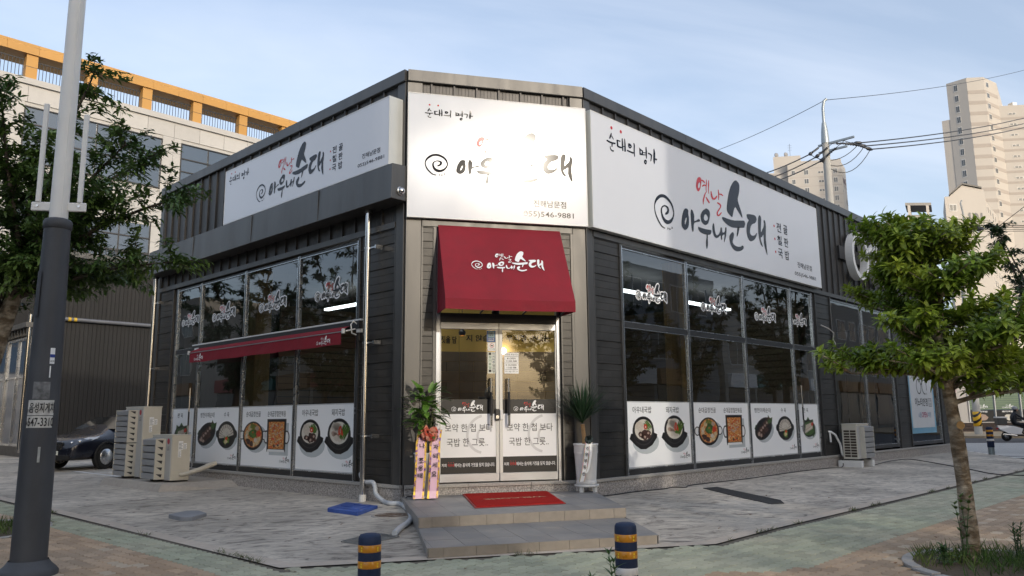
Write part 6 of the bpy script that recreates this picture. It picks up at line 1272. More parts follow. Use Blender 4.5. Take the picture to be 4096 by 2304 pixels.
mb = MB(); mb.add([(.45, -.16, .34), (.55, -.14, 1.0), (.65, -.12, 1.02), (.72, -.14, .45), (.45, .16, .34), (.55, .14, 1.0), (.65, .12, 1.02), (.72, .14, .45)], [(0,1,2,3), (7,6,5,4), (0,4,5,1), (1,5,6,2), (2,6,7,3), (3,7,4,0)]); mb.build('front_shield', M_SCW, sc, bevel=.03); mb = MB(); mb.tube([(.55, -.32, 1.05), (.6, 0, 1.02), (.55, .32, 1.05)], .02, 8); mb.build('handlebar', M_TYRE, sc)
mb = MB(); mb.box((-1.05, -.2, .84), (-.6, .2, 1.16)); mb.build('rear_box', pm('box_dark', (.05, .05, .05), .5), sc, bevel=.02); mb = MB(); mb.box((-1.07, -.22, 1.16), (-.58, .22, 1.24)); mb.build('rear_box_lid', pm('box_lid', (.6, .58, .55), .5), sc, bevel=.02)
mb = MB(); mb.box((-1.06, -.05, .60), (-1.0, .05, .68)); mb.build('tail_light', M_RED, sc); mb = MB(); mb.tube([(-.2, -.2, .28), (-.85, -.22, .36)], .045, 10); mb.build('exhaust', M_ALU, sc)
def skin_person(name, loc, rz, joints, edges, mat, label, root=0):
    me = bpy.data.meshes.new(name); me.from_pydata([j[:3] for j in joints], edges, []); o = bpy.data.objects.new(name, me); COL.objects.link(o)
    md = o.modifiers.new('skin', 'SKIN'); 
    for i, j in enumerate(joints): me.skin_vertices[0].data[i].radius = (j[3], j[4] if len(j) > 4 else j[3])
    me.skin_vertices[0].data[root].use_root = True
    o.modifiers.new('sub', 'SUBSURF').levels = 2; o.modifiers['sub'].render_levels = 2
    dg = bpy.context.evaluated_depsgraph_get(); m2 = bpy.data.meshes.new_from_object(o.evaluated_get(dg)); bpy.data.objects.remove(o)
    for p in m2.polygons: p.use_smooth = True
    m2.materials.clear(); m2.materials.append(mat); q = bpy.data.objects.new(name, m2); COL.objects.link(q); q.location = loc; q.rotation_euler = (0, 0, rz); return q
J = [(-.25, 0, .92, .16), (-.22, 0, 1.12, .16), (-.16, 0, 1.32, .18), (-.13, 0, 1.43, .08), (-.11, 0, 1.50, .055), (-.08, 0, 1.62, .10), (-.07, 0, 1.71, .07),
     (-.14, .2, 1.38, .06), (.08, .26, 1.18, .048), (.36, .28, 1.10, .038), (.50, .28, 1.07, .035), (-.14, -.2, 1.38, .06), (.08, -.26, 1.18, .048), (.36, -.28, 1.10, .038), (.50, -.28, 1.07, .035),
     (-.15, .12, .90, .10), (.22, .15, .84, .085), (.25, .14, .50, .06), (.24, .14, .40, .045), (.38, .14, .37, .04), (-.15, -.12, .90, .10), (.22, -.15, .84, .085), (.25, -.14, .50, .06), (.24, -.14, .40, .045), (.38, -.14, .37, .04)]
E_ = [(0,1),(1,2),(2,3),(3,4),(4,5),(5,6),(2,7),(7,8),(8,9),(9,10),(2,11),(11,12),(12,13),(13,14),(0,15),(15,16),(16,17),(17,18),(18,19),(0,20),(20,21),(21,22),(22,23),(23,24)]
rider = skin_person('person', sc.location, sc.rotation_euler.z, J, E_, pm('dark_clothes', (.012, .014, .02), .8), '', 0)
tag(rider, 'scooter rider in dark clothes and grey helmet, hands on the bars', 'person')
mb = MB(); mb.sphere((-.085, 0, 1.64), .135, 16, 8, (1.1, .95, 1), -15, 90); mb.build('helmet', pm('helmet_grey', (.22, .22, .23), .35), rider)
mb = MB(); mb.sphere((-.02, 0, 1.60), .085, 14, 8, (.9, .85, 1.1)); mb.sphere((.065, 0, 1.60), .018, 8, 5); mb.build('face', pm('skin', (.42, .26, .18), .6), rider)

# ================================================================ BACKGROUND BUILDINGS
M_STONEP = pm('beige_stone_panel', (.47, .465, .455), .7, 0, .07, 20, .001, 60, obj_rand=.05, tint_scale=3); M_OR = pm('orange_cladding', (.50, .27, .07), .55, 0, .06, 3, obj_rand=.04); M_BG = pm('blue_tinted_glass', (.055, .085, .13), .06, 0, .05, .5, spec=.9)
def box_at(mb, T, a, b): mb.T = T; mb.box(a, b)
# beige office block with orange roof pergola, face parallel to the right street, 36 m along the left street
gb = empty('office_block', A+dL*36+nL*2, label='beige stone office block with orange rooftop pergola', cat='building'); gl = gb.location.copy()
TG = lambda u, d, z: A+nL*u+dL*(36-d)+Vector((0, 0, z))-gl     # u towards the left street, d towards the viewer
mb = MB(TG); mb.box((-60, -22, -.9), (6, -.06, 18.6)); mb.build('wall', M_STONEP, gb)
# windows: (u0, u1, z0, z1)
WN = [(-30, -11.3, 14.4, 17.45), (-10.2, -3.0, 14.4, 17.45), (-1.5, 5.2, 14.4, 17.45), (-30, -19.5, 9.2, 12.1), (-9.85, -3.0, 9.0, 12.35), (-1.5, 5.2, 9.0, 12.35), (-9.85, -3.0, 3.4, 6.6), (-1.5, 5.2, 3.4, 6.6)]
PWd, PHt = 1.55, .93
zs = [18.6-PHt*i for i in range(17)]
for j in range(len(zs)-1):
    z1_, z0_ = zs[j], zs[j+1]
    if z0_ < 4.5: break
    u = -24.8
    while u < 6:
        u1 = u+PWd; segs = [(u, min(u1, 6))]
        for a, b, c, d in WN:
            if c-.02 < (z0_+z1_)/2 < d+.02:
                ns = []
                for p, q in segs:
                    if q <= a or p >= b: ns.append((p, q))
                    else:
                        if p < a: ns.append((p, a))
                        if q > b: ns.append((b, q))
                segs = ns
        for p, q in segs:
            if q-p > .08: mb = MB(TG); mb.box((p+.008, -.05, z0_+.008), (q-.008, .0, z1_-.008)); mb.build('stone_panel', M_STONEP, gb)
        u = u1
for a, b, c, d in WN:
    mb = MB(TG); t = .06
    mb.box((a, -.058, c), (b, -.04, d)); w_ = mb.build('window', M_BG, gb)
    mb = MB(TG); mb.box((a, -.058, c), (a+t, .03, d)); mb.box((b-t, -.058, c), (b, .03, d)); mb.box((a+t, -.058, d-t), (b-t, .03, d)); mb.box((a+t, -.058, c), (b-t, .03, c+t)); mb.box((a+t, -.04, c+(d-c)*.42), (b-t, .01, c+(d-c)*.42+.07)); mb.box((a+t, -.04, c+(d-c)*.68), (b-t, .01, c+(d-c)*.68+.07))
    n = max(2, round((b-a)/1.7))
    for i in range(1, n): x = a+(b-a)*i/n; mb.box((x-.03, -.038, c+t), (x+.03, .008, d-t))
    mb.build('window_frame', M_DARK, w_)
for z in (9.4,):   # balcony rail before the lower windows
    for a, b in ((-9.8, -3.0), (-1.5, 5.2)):
        mb = MB(TG); mb.box((a, .02, 10.35), (b, .06, 10.41)); mb.box((a, .02, 9.1), (b, .06, 9.15))
        x = a
        while x < b: mb.box((x, .03, 9.15), (x+.025, .05, 10.35)); x += .16
        mb.build('balcony_rail', M_DARK, gb)
mb = MB(TG); mb.box((-60, -.5, 18.62), (6, .12, 18.95)); mb.build('parapet_cap', M_STONEP, gb)
pitch = 3.0
for i in range(-7, 3):
    u = -2.95-(i)*pitch; u = -3.15+i*pitch
for i in range(11):
    u = 2.85-i*pitch
    mb = MB(TG); mb.box((u-.28, -.55, 18.95), (u+.26, .0, 20.28)); mb.build('pergola_post', M_OR, gb); mb = MB(TG); mb.box((u-.285, -.56, 19.6), (u+.265, .006, 19.625)); mb.build('post_joint', M_DARK, gb)
    mb = MB(TG); mb.box((u-pitch+.28, -.35, 20.05), (u-.30, -.31, 20.11)); mb.box((u-pitch+.28, -.35, 19.05), (u-.30, -.31, 19.09))
    x = u-pitch+.32
    while x < u-.32: mb.box((x, -.34, 19.05), (x+.03, -.32, 20.08)); x += .17
    mb.build('roof_railing', M_DARK, gb)
    for k in range(2):
        a = u-pitch*(k+1)/2-.28; mb = MB(TG); mb.add([(a+.006, -1.7, 20.29), (a+pitch/2-.006, -1.7, 20.29), (a+pitch/2-.006, .10, 20.29), (a+.006, .10, 20.29), (a+.006, -1.7, 20.95), (a+pitch/2-.006, -1.7, 20.95), (a+pitch/2-.006, -.10, 20.95), (a+.006, -.10, 20.95), (a+.006, .10, 20.70), (a+pitch/2-.006, .10, 20.70)], [(0,1,2,3), (4,7,6,5), (3,2,9,8), (8,9,6,7), (0,4,5,1), (1,5,6,9,2), (0,3,8,7,4)]); mb.build('pergola_beam_panel', M_OR, gb)
# dark ribbed-metal building across the parking lot
db = empty('dark_shed', A+dL*23-nL*1, label='dark ribbed-metal building with shop windows behind the parked car', cat='building'); dl_ = db.location.copy()
TD = lambda u, d, z: A+nL*u+dL*(23-d)+Vector((0, 0, z))-dl_     # side wall frame: u outwards to left street, d towards viewer
TF = lambda s, d, z: A+dL*(23+s)+nL*(-1+d)+Vector((0, 0, z))-dl_  # street front frame
mb = MB(TD); mb.box((-28, -20, -.4), (-1.05, -.03, 7.25)); mb.build('core', M_DARK, db)
M_RIB = pm('ribbed_charcoal_metal', (.015, .014, .013), .65, .0, .2, 2, .001, 8, stretch=(3, 3, .4), obj_rand=.08)
pf = []
for k in range(6): x = k*.15; pf += [(x, 0), (x+.10, 0), (x+.112, .022), (x+.138, .022)]
pf += [(.9, 0)]; n = len(pf); mb = MB(); mb.add([(x, y, 0) for x, y in pf]+[(x, y, 1) for x, y in pf], [(i, i+1, n+i+1, n+i) for i in range(n-1)]); ME_RIB = mb.mesh('ribbed_panel', M_RIB, fix=False)
o_, d_ = A+nL*-1.06+dL*23-dl_, -nL
for k in range(14):
    P = o_+d_*(k*.9); Mr = Matrix(((d_.x, -dL.x, 0, P.x), (d_.y, -dL.y, 0, P.y), (0, 0, 1, .2), (0, 0, 0, 1)))
    inst('ribbed_panel', ME_RIB, db, Mr @ Matrix.Diagonal((1, 1, 7.0, 1)))
mb = MB(TD); mb.box((-14, -.03, -.4), (-1.0, .12, .2)); mb.build('concrete_base', M_EDGE, db); mb = MB(TD); mb.box((-28, -.3, 7.2), (-.98, .10, 7.42)); mb.build('coping', M_CHAR, db)
mb = MB(); mb.tube([TD(-1.2, .10, 4.80), TD(-13, .10, 4.76)], .075, 12); pp_ = mb.build('wall_pipe', pm('pipe_grey', (.16, .165, .18), .45, .3), db)
for u in (-2.1, -2.3): mb = MB(); mb.tube([TD(u-.05, .10, 4.796), TD(u+.05, .10, 4.797)], .079, 12); mb.build('pipe_marking', pm('pipe_yellow', (.6, .38, .03), .5), pp_)
mb = MB(); mb.tube([TF(.12, .14, -.1), TF(.12, .14, 4.9)], .07, 12); mb.build('downpipe', M_CHROME, db)
# street front: glazing, eaves gutter with brackets, ribbed fascia
mb = MB(TF); mb.box((0, -.02, 4.55), (24, .02, 7.2)); mb.build('fascia_backing', M_RIB, db)
for k in range(14):
    P = TF(k*.9, .022, 4.6); inst('ribbed_panel', ME_RIB, db, Matrix(((dL.x, nL.x, 0, P.x), (dL.y, nL.y, 0, P.y), (0, 0, 1, P.z), (0, 0, 0, 1))) @ Matrix.Diagonal((1, 1, 2.6, 1)))
mb = MB(TF); mb.box((0, .0, 4.42), (24, .30, 4.60)); mb.build('gutter', M_CHAR, db)
for k in range(30): mb = MB(TF); mb.box((.2+k*.38, .02, 4.15), (.28+k*.38, .20, 4.42)); mb.build('gutter_bracket', M_CHAR, db)
for k in range(4):
    a = .35+k*3.0; mb = MB(TF); mb.box((a, -.03, .1), (a+2.9, -.02, 4.1)); w_ = mb.build('shop_window', M_BG, db); mb = MB(TF)
    for x in (a, a+1.43, a+2.84): mb.box((x, -.02, .1), (x+.06, .04, 4.1))
    for z in (.1, 2.6, 4.04): mb.box((a+.061, -.02, z), (a+2.839, .03, z+.08))
    mb.build('window_frame', M_ALU, w_)
# ---- apartment towers
M_APT = pm('apartment_cream', (.52, .485, .44), .85, 0, .05, .6, tint_scale=.2); M_APT2 = pm('apartment_tan_band', (.42, .375, .335), .85, 0, .05, .6); M_APTW = pm('apartment_white_frame', (.66, .65, .62), .6); M_APTG = pm('apartment_pane', (.10, .11, .12), .15)
FW = Vector((math.sin(YAW), math.cos(YAW), 0)); RT = Vector((math.cos(YAW), -math.sin(YAW), 0))
def box_face(mb, P, ux, uy, w, d, z0, z1):
    """box with corner P, front along ux (w), depth along uy (d)"""
    mb.add([tuple(q) for q in (P+Vector((0,0,z0)), P+ux*w+Vector((0,0,z0)), P+ux*w+uy*d+Vector((0,0,z0)), P+uy*d+Vector((0,0,z0)), P+Vector((0,0,z1)), P+ux*w+Vector((0,0,z1)), P+ux*w+uy*d+Vector((0,0,z1)), P+uy*d+Vector((0,0,z1)))], [(0,3,2,1),(4,5,6,7),(0,1,5,4),(1,2,6,5),(2,3,7,6),(3,0,4,7)])
def win_on(parent, P, ux, n, x, z, w, h):
    mb = MB(lambda a, d, zz: P+ux*a+n*d+Vector((0, 0, zz)))
    mb.m = 0; mb.box((x, -.05, z), (x+w, .06, z+h)); mb.m = 1
    for k in (0, 1): mb.box((x+w*(.08+.46*k), .061, z+h*.1), (x+w*(.46+.46*k), .075, z+h*.9))
    return mb.build('window', [M_APTW, M_APTG], parent)
def tower(name, Y, label):
    g = empty(name, Vector((-1.455, -12.096, 0))+FW*Y+RT*(Y*.5)+Vector((0, 0, -.9)), label=label, cat='building'); return g, Vector((-1.455, -12.096, .0))+FW*Y-g.location
def px(Y, u): return (u-2048)/3140*Y/math.cos(PITCH)*1.0
# tower with roof aerials and facade lettering, middle right
t, O = tower('apartment_tower', 225, 'cream apartment tower with satellite dishes behind the utility pole')
cx = lambda u: O+RT*u
ux = (RT*.985+FW*-.17).normalized(); uy = (FW*.93+RT*.36).normalized(); ux2 = (RT*.52+FW*.85).normalized()
P = cx(83.2)+FW*2.4; 
mb = MB(); box_face(mb, P, ux, uy, 15.4, 14, -1, 76.2); mb.build('wall', M_APT, t)
mb = MB(); box_face(mb, P+ux*-8.6+uy*2.0, ux, uy, 12.4, 12, -1, 73.6); mb.build('wall', M_APT, t); mb = MB(); box_face(mb, P+ux*-4.0+uy*3.0, ux, uy, 8.0, 8, 70, 79.0); mb.build('roof_house', M_APT, t)
mb = MB(); box_face(mb, P+ux*15.4+uy*.02, ux2, (FW).normalized(), 7.4, 10, -1, 75.2); mb.build('end_wall', M_APT, t)
n_ = -(FW-ux*FW.dot(ux)).normalized()
for fl in range(14):
    z = 73.0-2.78*fl-1.2
    win_on(t, P, ux, n_, 1.1, z, 1.0, 1.7); win_on(t, P, ux, n_, 4.6, z, 1.3, 1.7); win_on(t, P, ux, n_, 12.9, z, 1.2, 1.7)
    win_on(t, P, ux, n_, 8.6, z+.3, 1.7, .7)
    mb = MB(); box_face(mb, P+ux*11.2+n_*.10, ux, uy, 1.0, .3, z-.1, z+1.0); mb.build('stair_opening', M_APTG, t)
    mb = MB(); box_face(mb, P+ux*-.02+n_*.03, ux, uy, 15.44, .2, z+2.05, z+2.12); mb.build('floor_line', M_APT2, t)
mb = MB(); box_face(mb, P+ux*-8.65+uy*1.95, ux, uy, 8.2, .2, 69.4, 70.6); mb.build('tan_band', M_APT2, t); mb = MB(); box_face(mb, P+ux*-8.65+uy*1.95, ux, uy, 8.2, .2, 74.0-1.2, 74.2-1.0); mb.build('tan_band', M_APT2, t)
for a in (-3.0, -.2):
    mb = MB(); c = P+ux*a+uy*3.2+Vector((0, 0, 79.6)); mb.sphere(tuple(c), .75, 14, 4, (1, .35, 1)); mb.tube([c, c-Vector((0, 0, .8))], .08, 6); mb.build('satellite_dish', pm('dish_grey', (.3, .3, .31), .5), t)
mb = MB(); c = P+ux*1.0+uy*4+Vector((0, 0, 79)); mb.tube([c, c+Vector((0, 0, 4.2))], .05, 6)
for z in (2.2, 2.9, 3.6): mb.tube([c-ux*.6+Vector((0, 0, z)), c+ux*.6+Vector((0, 0, z))], .03, 5)
mb.build('aerial', M_DARK, t)
M_APTT = pm('sign_burgundy', (.10, .03, .045), .6); Me2 = P+ux*15.4; n2_ = ux2.cross(Vector((0, 0, 1))); n2_ = n2_ if n2_.dot(FW) < 0 else -n2_
Mt = Matrix(((ux2.x, 0, n2_.x, 0), (ux2.y, 0, n2_.y, 0), (0, 1, 0, 0), (0, 0, 0, 1))); Mt.translation = Me2+n2_*.12
put('facade_lettering', text_mesh('hausD.', M_APTT, .02), t, Mt, .5, 69.2, 6.0, 2.0); put('facade_lettering', text_mesh('THE HOUSE OF LIFE', M_APTT), t, Mt, 1.6, 68.0, 4.6, .5); put('number_lettering', text_mesh('102', pm('num_grey', (.2, .2, .2), .6), .02), t, Mt, 4.6, 63.2, 2.2, 1.7)
mb = MB(); box_face(mb, cx(62.2)+FW*4, RT, FW, 2.6, 4, 60, 79.2); mb.build('stair_head', M_APT, t)
# right tower, stepped octagonal plan
t, O = tower('apartment_tower', 190, 'tallest cream apartment tower, with tan bands and stepped top'); cx = lambda u: O+RT*u
foot = [(112.2, 1.0), (115.3, -2.6), (119.4, -3.0), (125.0, .8), (131, 0), (150, -2.0), (150, 16), (112.2, 16)]
fp_ = [cx(a)+FW*b for a, b in foot]
mb = MB(); mb.prism([(p.x, p.y) for p in fp_[:4]+[cx(136)+FW*16, cx(122.6)+FW*16]], -1, 85.6); mb.build('wall', M_APT, t)
mb = MB(); mb.prism([(p.x, p.y) for p in (cx(125.0)+FW*.82, cx(131)+FW*0, cx(150)+FW*-2, cx(162)+FW*16, cx(136)+FW*16)], -1, 79.4); mb.build('wall', M_APT, t)
mb = MB(); mb.prism([(p.x, p.y) for p in (cx(110.8)+FW*2.2, cx(112.25)+FW*1.1, cx(119.6)+FW*12, cx(118.0)+FW*12)], -1, 76.0); mb.build('wall', M_APT, t)
segs = [(fp_[0], fp_[1]), (fp_[1], fp_[2]), (fp_[2], fp_[3])]
for fl in range(13):
    z = 82.2-2.82*fl
    for k, (p, q) in enumerate(segs):
        u = (q-p).normalized(); n = Vector((u.y, -u.x, 0)); n = n if n.dot(FW) < 0 else -n; L = (q-p).length
        if k == 2: win_on(t, p, u, n, .9, z, 1.3, 1.5)
        if k == 0: win_on(t, p, u, n, 1.7, z-.4, .9, 1.9)
        if fl % 1 == 0 and k in (1, 2): mb = MB(); box_face(mb, p+u*.02+n*.04, u, -n, L-.04, .3, z-2.0+.2, z-1.1+.2); mb.build('tan_band', M_APT2, t)
    p, q = cx(125.0)+FW*.82, cx(131); u = (q-p).normalized(); n = Vector((u.y, -u.x, 0)); n = n if n.dot(FW) < 0 else -n
    if z < 77: win_on(t, p, u, n, 2.0, z-.6, 1.8, .6); mb = MB(); box_face(mb, p+u*.02+n*.03, u, -n, 5.8, .3, z-2.0+.2, z-1.4+.2); mb.build('tan_band', M_APT2, t); win_on(t, cx(131), (cx(150)+FW*-2-cx(131)).normalized(), n, 1.2, z-.6, 1.8, 2.0)
mb = MB(); c = cx(130)+FW*3; mb.prism([(c.x-.7, c.y-.7), (c.x+.7, c.y-.7), (c.x+.7, c.y+.7), (c.x-.7, c.y+.7)], 79, 81); mb.build('roof_vent', M_ALU, t)
# gabled block numbered 101
t, O = tower('apartment_block', 172, 'cream gable-ended apartment block numbered 101 below the tallest tower'); cx = lambda u: O+RT*u
x0, x1 = 98.0, 107.9
uxg = (RT*.99+FW*.1).normalized(); ng = -(FW-uxg*FW.dot(uxg)).normalized(); Pg = cx(x0)
mb = MB(lambda a, d, z: Pg+uxg*a+(-ng+RT*.62)*d+Vector((0, 0, z)))
prg = [(0, -1), (0, 49.4), (1.2, 49.5), (4.6, 52.2), (9.7, 51.2), (9.9, 49.2), (9.9, -1)]
mb.add([(a, 0, z) for a, z in prg]+[(a, 14, z) for a, z in prg], [tuple(range(7)), tuple(range(13, 6, -1))]+[(i, (i+1) % 7, 7+(i+1) % 7, 7+i) for i in range(7)]); mb.build('wall', M_APT, t)
mb = MB(lambda a, d, z: Pg+uxg*a+(-ng+RT*.62)*d+Vector((0, 0, z)))
for (a, z), (b, w) in (((1.1, 49.6), (4.6, 52.3)), ((4.6, 52.3), (9.2, 51.5))): mb.add([(a, -.4, z), (b, -.4, w), (b, 14, w), (a, 14, z), (a, -.4, z+.35), (b, -.4, w+.35), (b, 14, w+.35), (a, 14, z+.35)], [(0,3,2,1),(4,5,6,7),(0,1,5,4),(1,2,6,5),(2,3,7,6),(3,0,4,7)])
mb.build('roof', M_DARK, t)
sg = (RT*.62+FW*.78).normalized(); mb = MB(); box_face(mb, Pg+uxg*9.9, sg, FW, 26, 10, -1, 48.6); mb.build('side_wall', M_APT, t); nsg = Vector((sg.y, -sg.x, 0)); nsg = nsg if nsg.dot(FW) < 0 else -nsg
for fl in range(8):
    z = 46.0-2.85*fl; win_on(t, Pg, uxg, ng, .9, z, 1.8, 1.7)
    for a in (1.5, 4.5, 9, 13): win_on(t, Pg+uxg*9.9, sg, nsg, a, z, 1.3, 1.7)
Mt = Matrix(((uxg.x, 0, ng.x, 0), (uxg.y, 0, ng.y, 0), (0, 1, 0, 0), (0, 0, 0, 1))); Mt.translation = Pg+ng*.1
put('number_lettering', text_mesh('101', pm('num_grey', (.2, .2, .2), .6), .03), t, Mt, 5.4, 43.9, 3.3, 1.9)
# small roof lantern of another block
t, O = tower('roof_pavilion_block', 140, 'distant block with small open rooftop pavilion above the evergreen tree'); cx = lambda u: O+RT*u
mb = MB(); box_face(mb, cx(72.7), RT, FW+RT*.56, 4.2, 6, -1, 36.8); mb.build('wall', M_APT, t)
for a in (72.8, 76.2): mb = MB(); box_face(mb, cx(a), RT, FW+RT*.56, .5, 4, 36.8, 38.8); mb.build('roof_post', M_APT, t)
mb = MB(); box_face(mb, cx(72.4), RT, FW+RT*.56, 4.8, 5, 38.8, 39.3); mb.build('roof_slab', M_DARK, t); mb = MB(); box_face(mb, cx(72.5), RT, FW+RT*.56, 4.5, 5, 36.7, 37.0); mb.build('roof_slab', M_DARK, t)
# low shop across the side road with posters of dishes
fs = empty('far_shop', (44.5, 35.6, -.4), label='low shop with green blinds and dark food posters across the side road', cat='building'); fl0 = fs.location.copy()
uxs = (RT*.97+FW*.06).normalized(); uys = Vector((-uxs.y, uxs.x, 0)); TS = lambda a, d, z: uxs*a-uys*d+Vector((0, 0, z+.4))
M_BLIND = pm('green_blind', (.17, .23, .15), .7, 0, .1, 3); M_TILEW = pm('beige_wall_tile', (.42, .40, .37), .6, 0, .05, 2); M_BRN = pm('dark_timber_deck', (.045, .03, .025), .8, 0, .2, 4)
mb = MB(TS); mb.box((-12, -10, -.6), (26, -.05, 5.5)); mb.build('wall', M_TILEW, fs)
for k in range(3): mb = MB(TS); mb.box((-12, -.05, -.35+k*.22), (26, .35-.02*k, -.35+k*.22+.19)); mb.build('deck_board', M_BRN, fs)
mb = MB(TS); mb.box((-12, -.05, .31), (26, .25, .36)); mb.build('sill', M_APT, fs)
for k in range(8):
    a = .95+k*1.98; mb = MB(TS); mb.box((a, -.05, .37), (a+1.88, -.02, 3.2)); w_ = mb.build('window', M_BG, fs)
    for j in range(12): mb = MB(TS); mb.box((a+.05, -.018, 1.25+j*.16), (a+1.83, -.004, 1.25+j*.16+.145)); mb.build('blind_slat', M_BLIND, w_)
    mb = MB(TS); mb.box((a-.06, -.02, .37), (a, .05, 3.2)); mb.build('window_frame', M_APTW, w_)
    mb = MB(TS); mb.box((a+.05, -.018, .39), (a+1.83, .0, 1.2)); ps_ = mb.build('food_poster', M_PRINTK, fs)
    Mp = Matrix(((uxs.x, 0, -uys.x, 0), (uxs.y, 0, -uys.y, 0), (0, 1, 0, 0), (0, 0, 0, 1))); Mp.translation = TS(a, .003, 0)
    put('poster_print', flat_mesh('poster_print', [(blob(.95, .68, .28, 12, .15, 1.3, .8), None)], [M_STEW, M_SOUP, M_MEAT, M_STEW][k % 4] if k else M_MEAT), ps_, Mp, 0, 0, 1, 1); put('poster_lettering', text_mesh(['순대국밥', '돼지국밥', '아우내국밥', '순대모듬'][k % 4], M_PRINTWT, .02), ps_, Mp, .45, 1.04, .9, .12, .001)
    put('window_logo', ME_LOGO_WHITE, ps_, Mp, .5, 1.3, .9, .9, .002)
mb = MB(TS); mb.box((-.95, .02, .25), (-.05, .12, 3.0)); bn = mb.build('banner_board', pm('banner_magenta', (.30, .015, .16), .5), None); bn.parent = None
bn.location = fl0; tag(bn, 'tall magenta banner with white letters beside the far shop', 'banner')
for k, ch in enumerate('서오네오'):
    Mp = Matrix(((uxs.x, 0, -uys.x, 0), (uxs.y, 0, -uys.y, 0), (0, 1, 0, 0), (0, 0, 0, 1))); Mp.translation = TS(-.95, .123, 0)
    put('banner_lettering', text_mesh(ch, M_PRINTWT, .03), bn, Mp, .3, 2.2-k*.62, .45, .48)

# ---------------------------------------------------------------- utility poles and wires
M_CONC = pm('pole_concrete', (.42, .42, .40), .75, 0, .12, 4, .001, 30); M_PSTEEL = pm('pole_steel_cap', (.34, .38, .40), .4, .5, .08, 4); M_INS = pm('insulator', (.03, .035, .045), .35)
up_ = empty('utility_pole', (22.3, 18.88, -.5), label='concrete utility pole with crossarms rising behind the longest sign', cat='utility pole'); ul = up_.location.copy()
V = lambda x, y, z: Vector((x, y, z))-ul
mb = MB(); mb.lathe([(.20, 0), (.165, 14.4)], n=18); mb.build('shaft', M_CONC, up_)
mb = MB(); mb.lathe([(.185, 14.3), (.185, 14.5), (.16, 14.9), (.10, 15.35)], n=14); mb.tube([V(22.3, 18.88, 14.8), V(22.31, 18.88, 15.6), V(22.38, 18.86, 15.95), V(22.5, 18.83, 16.05)], .07, 8); mb.build('cap_arm', M_PSTEEL, up_)
ad = (Vector((23.32, 18.60, 13.38))-Vector((22.02, 18.95, 13.8))); ad = Vector((.75, -1.4, 0)).normalized()
for dz, l in ((13.72, 1.15), (13.36, .85)):
    mb = MB(); q = Vector((-ad.y, ad.x, 0))*.05; a, b = V(22.3, 18.88, dz)-ad*.35, V(22.3, 18.88, dz)+ad*l*1.2
    mb.add([tuple(p) for p in (a-q, b-q, b+q, a+q, a-q+Vector((0,0,.09)), b-q+Vector((0,0,.09)), b+q+Vector((0,0,.09)), a+q+Vector((0,0,.09)))], [(0,3,2,1),(4,5,6,7),(0,1,5,4),(1,2,6,5),(2,3,7,6),(3,0,4,7)]); mb.build('crossarm', M_PSTEEL, up_)
wd_ = Vector((.985, .18, 0)).normalized()
def catenary(P, Q, sag, n=20): return [P.lerp(Q, i/n)-Vector((0, 0, sag*4*(i/n)*(1-i/n))) for i in range(n+1)]
ends_r = [depthp for depthp in ()]
starts = []
ENDR = [(23.89, 18.46, 13.82), (24.1, 18.4, 13.66), (24.36, 18.33, 13.49)]; ENDL = [(21.53, 19.08, 13.27), (21.83, 19.0, 13.14), (22.04, 18.94, 12.94)]
for k in range(3):
    base = Vector((22.3, 18.88, 13.80-.05*k))+ad*(-.1+.5*k)
    for sgn, E3 in ((1, ENDR[k]), (-1, ENDL[k])):
        p0 = base; p1 = Vector(E3); mb = MB(); n = 11
        P_ = [p0.lerp(p1, .35+.45*i/n)-ul for i in range(n+1)]; mb.tube(P_, [.06 if i % 2 else .028 for i in range(n+1)], 8); mb.tube([p0-ul, p0.lerp(p1, .35)-ul], .015, 6); mb.build('insulator_string', M_INS, up_)
        mb = MB(); mb.tube([p0.lerp(p1, t)-ul for t in (.82, .9, 1.0, 1.08)], [.03, .09, .08, .02], 8); mb.build('wire_clamp', M_INS, up_)
        starts.append((sgn, p1))
    mb = MB(); mb.tube([p-ul for p in catenary(Vector(ENDR[k]), Vector(ENDL[k]), .55+.15*k, 10)], .018, 5); mb.build('jumper_wire', M_CAB, up_)
M_WIRE = pm('black_wire', (.02, .02, .022), .5); labels_r = ['upper', 'middle', 'lower']
FARR = [(53.71, 35.42, 24.6), (53.66, 35.43, 24.14), (53.63, 35.44, 23.81)]; FARL = [(23.71, 26.78, 15.11), (24.16, 26.66, 14.86), (24.52, 26.56, 14.71)]
ir = il = 0
for sgn, p in starts:
    if sgn > 0: q = p+(Vector(FARR[ir])-p)*1.35; lab = '%s of three thick overhead wires running right from the utility pole' % labels_r[ir]; ir += 1
    else: q = p+(Vector(FARL[il])-p)*2.2; lab = '%s of three thick overhead wires dropping left behind the roof' % labels_r[il]; il += 1
    mb = MB(); mb.tube(catenary(p, q, .35, 24), .030, 6); tag(mb.build('overhead_wire', M_WIRE, None), lab, 'wire')
tp_ = Vector((22.45, 18.84, 16.0))
mb = MB(); mb.tube(catenary(tp_, tp_+(Vector((54.18, 35.29, 28.8))-tp_)*1.35, .5, 24), .016, 5); tag(mb.build('overhead_wire', M_WIRE, None), 'thin top wire rising right from the utility pole tip', 'wire')
mb = MB(); mb.tube(catenary(tp_, tp_+(Vector((24.12, 32.87, 18.6))-tp_)*1.6, .4, 24), .016, 5); tag(mb.build('overhead_wire', M_WIRE, None), 'thin top wire descending left behind the shop roof', 'wire')
fpz = empty('utility_pole', (60.7, 49.1, -.5), label='distant utility pole in front of the block numbered 101', cat='utility pole')
mb = MB(); mb.lathe([(.22, 0), (.16, 19.2)], n=14); mb.tube([(0, 0, 19), (-.15, 0, 21.2), (-.3, 0, 21.9), (-.1, 0, 22.2)], .09, 8); mb.build('shaft', M_CONC, fpz)
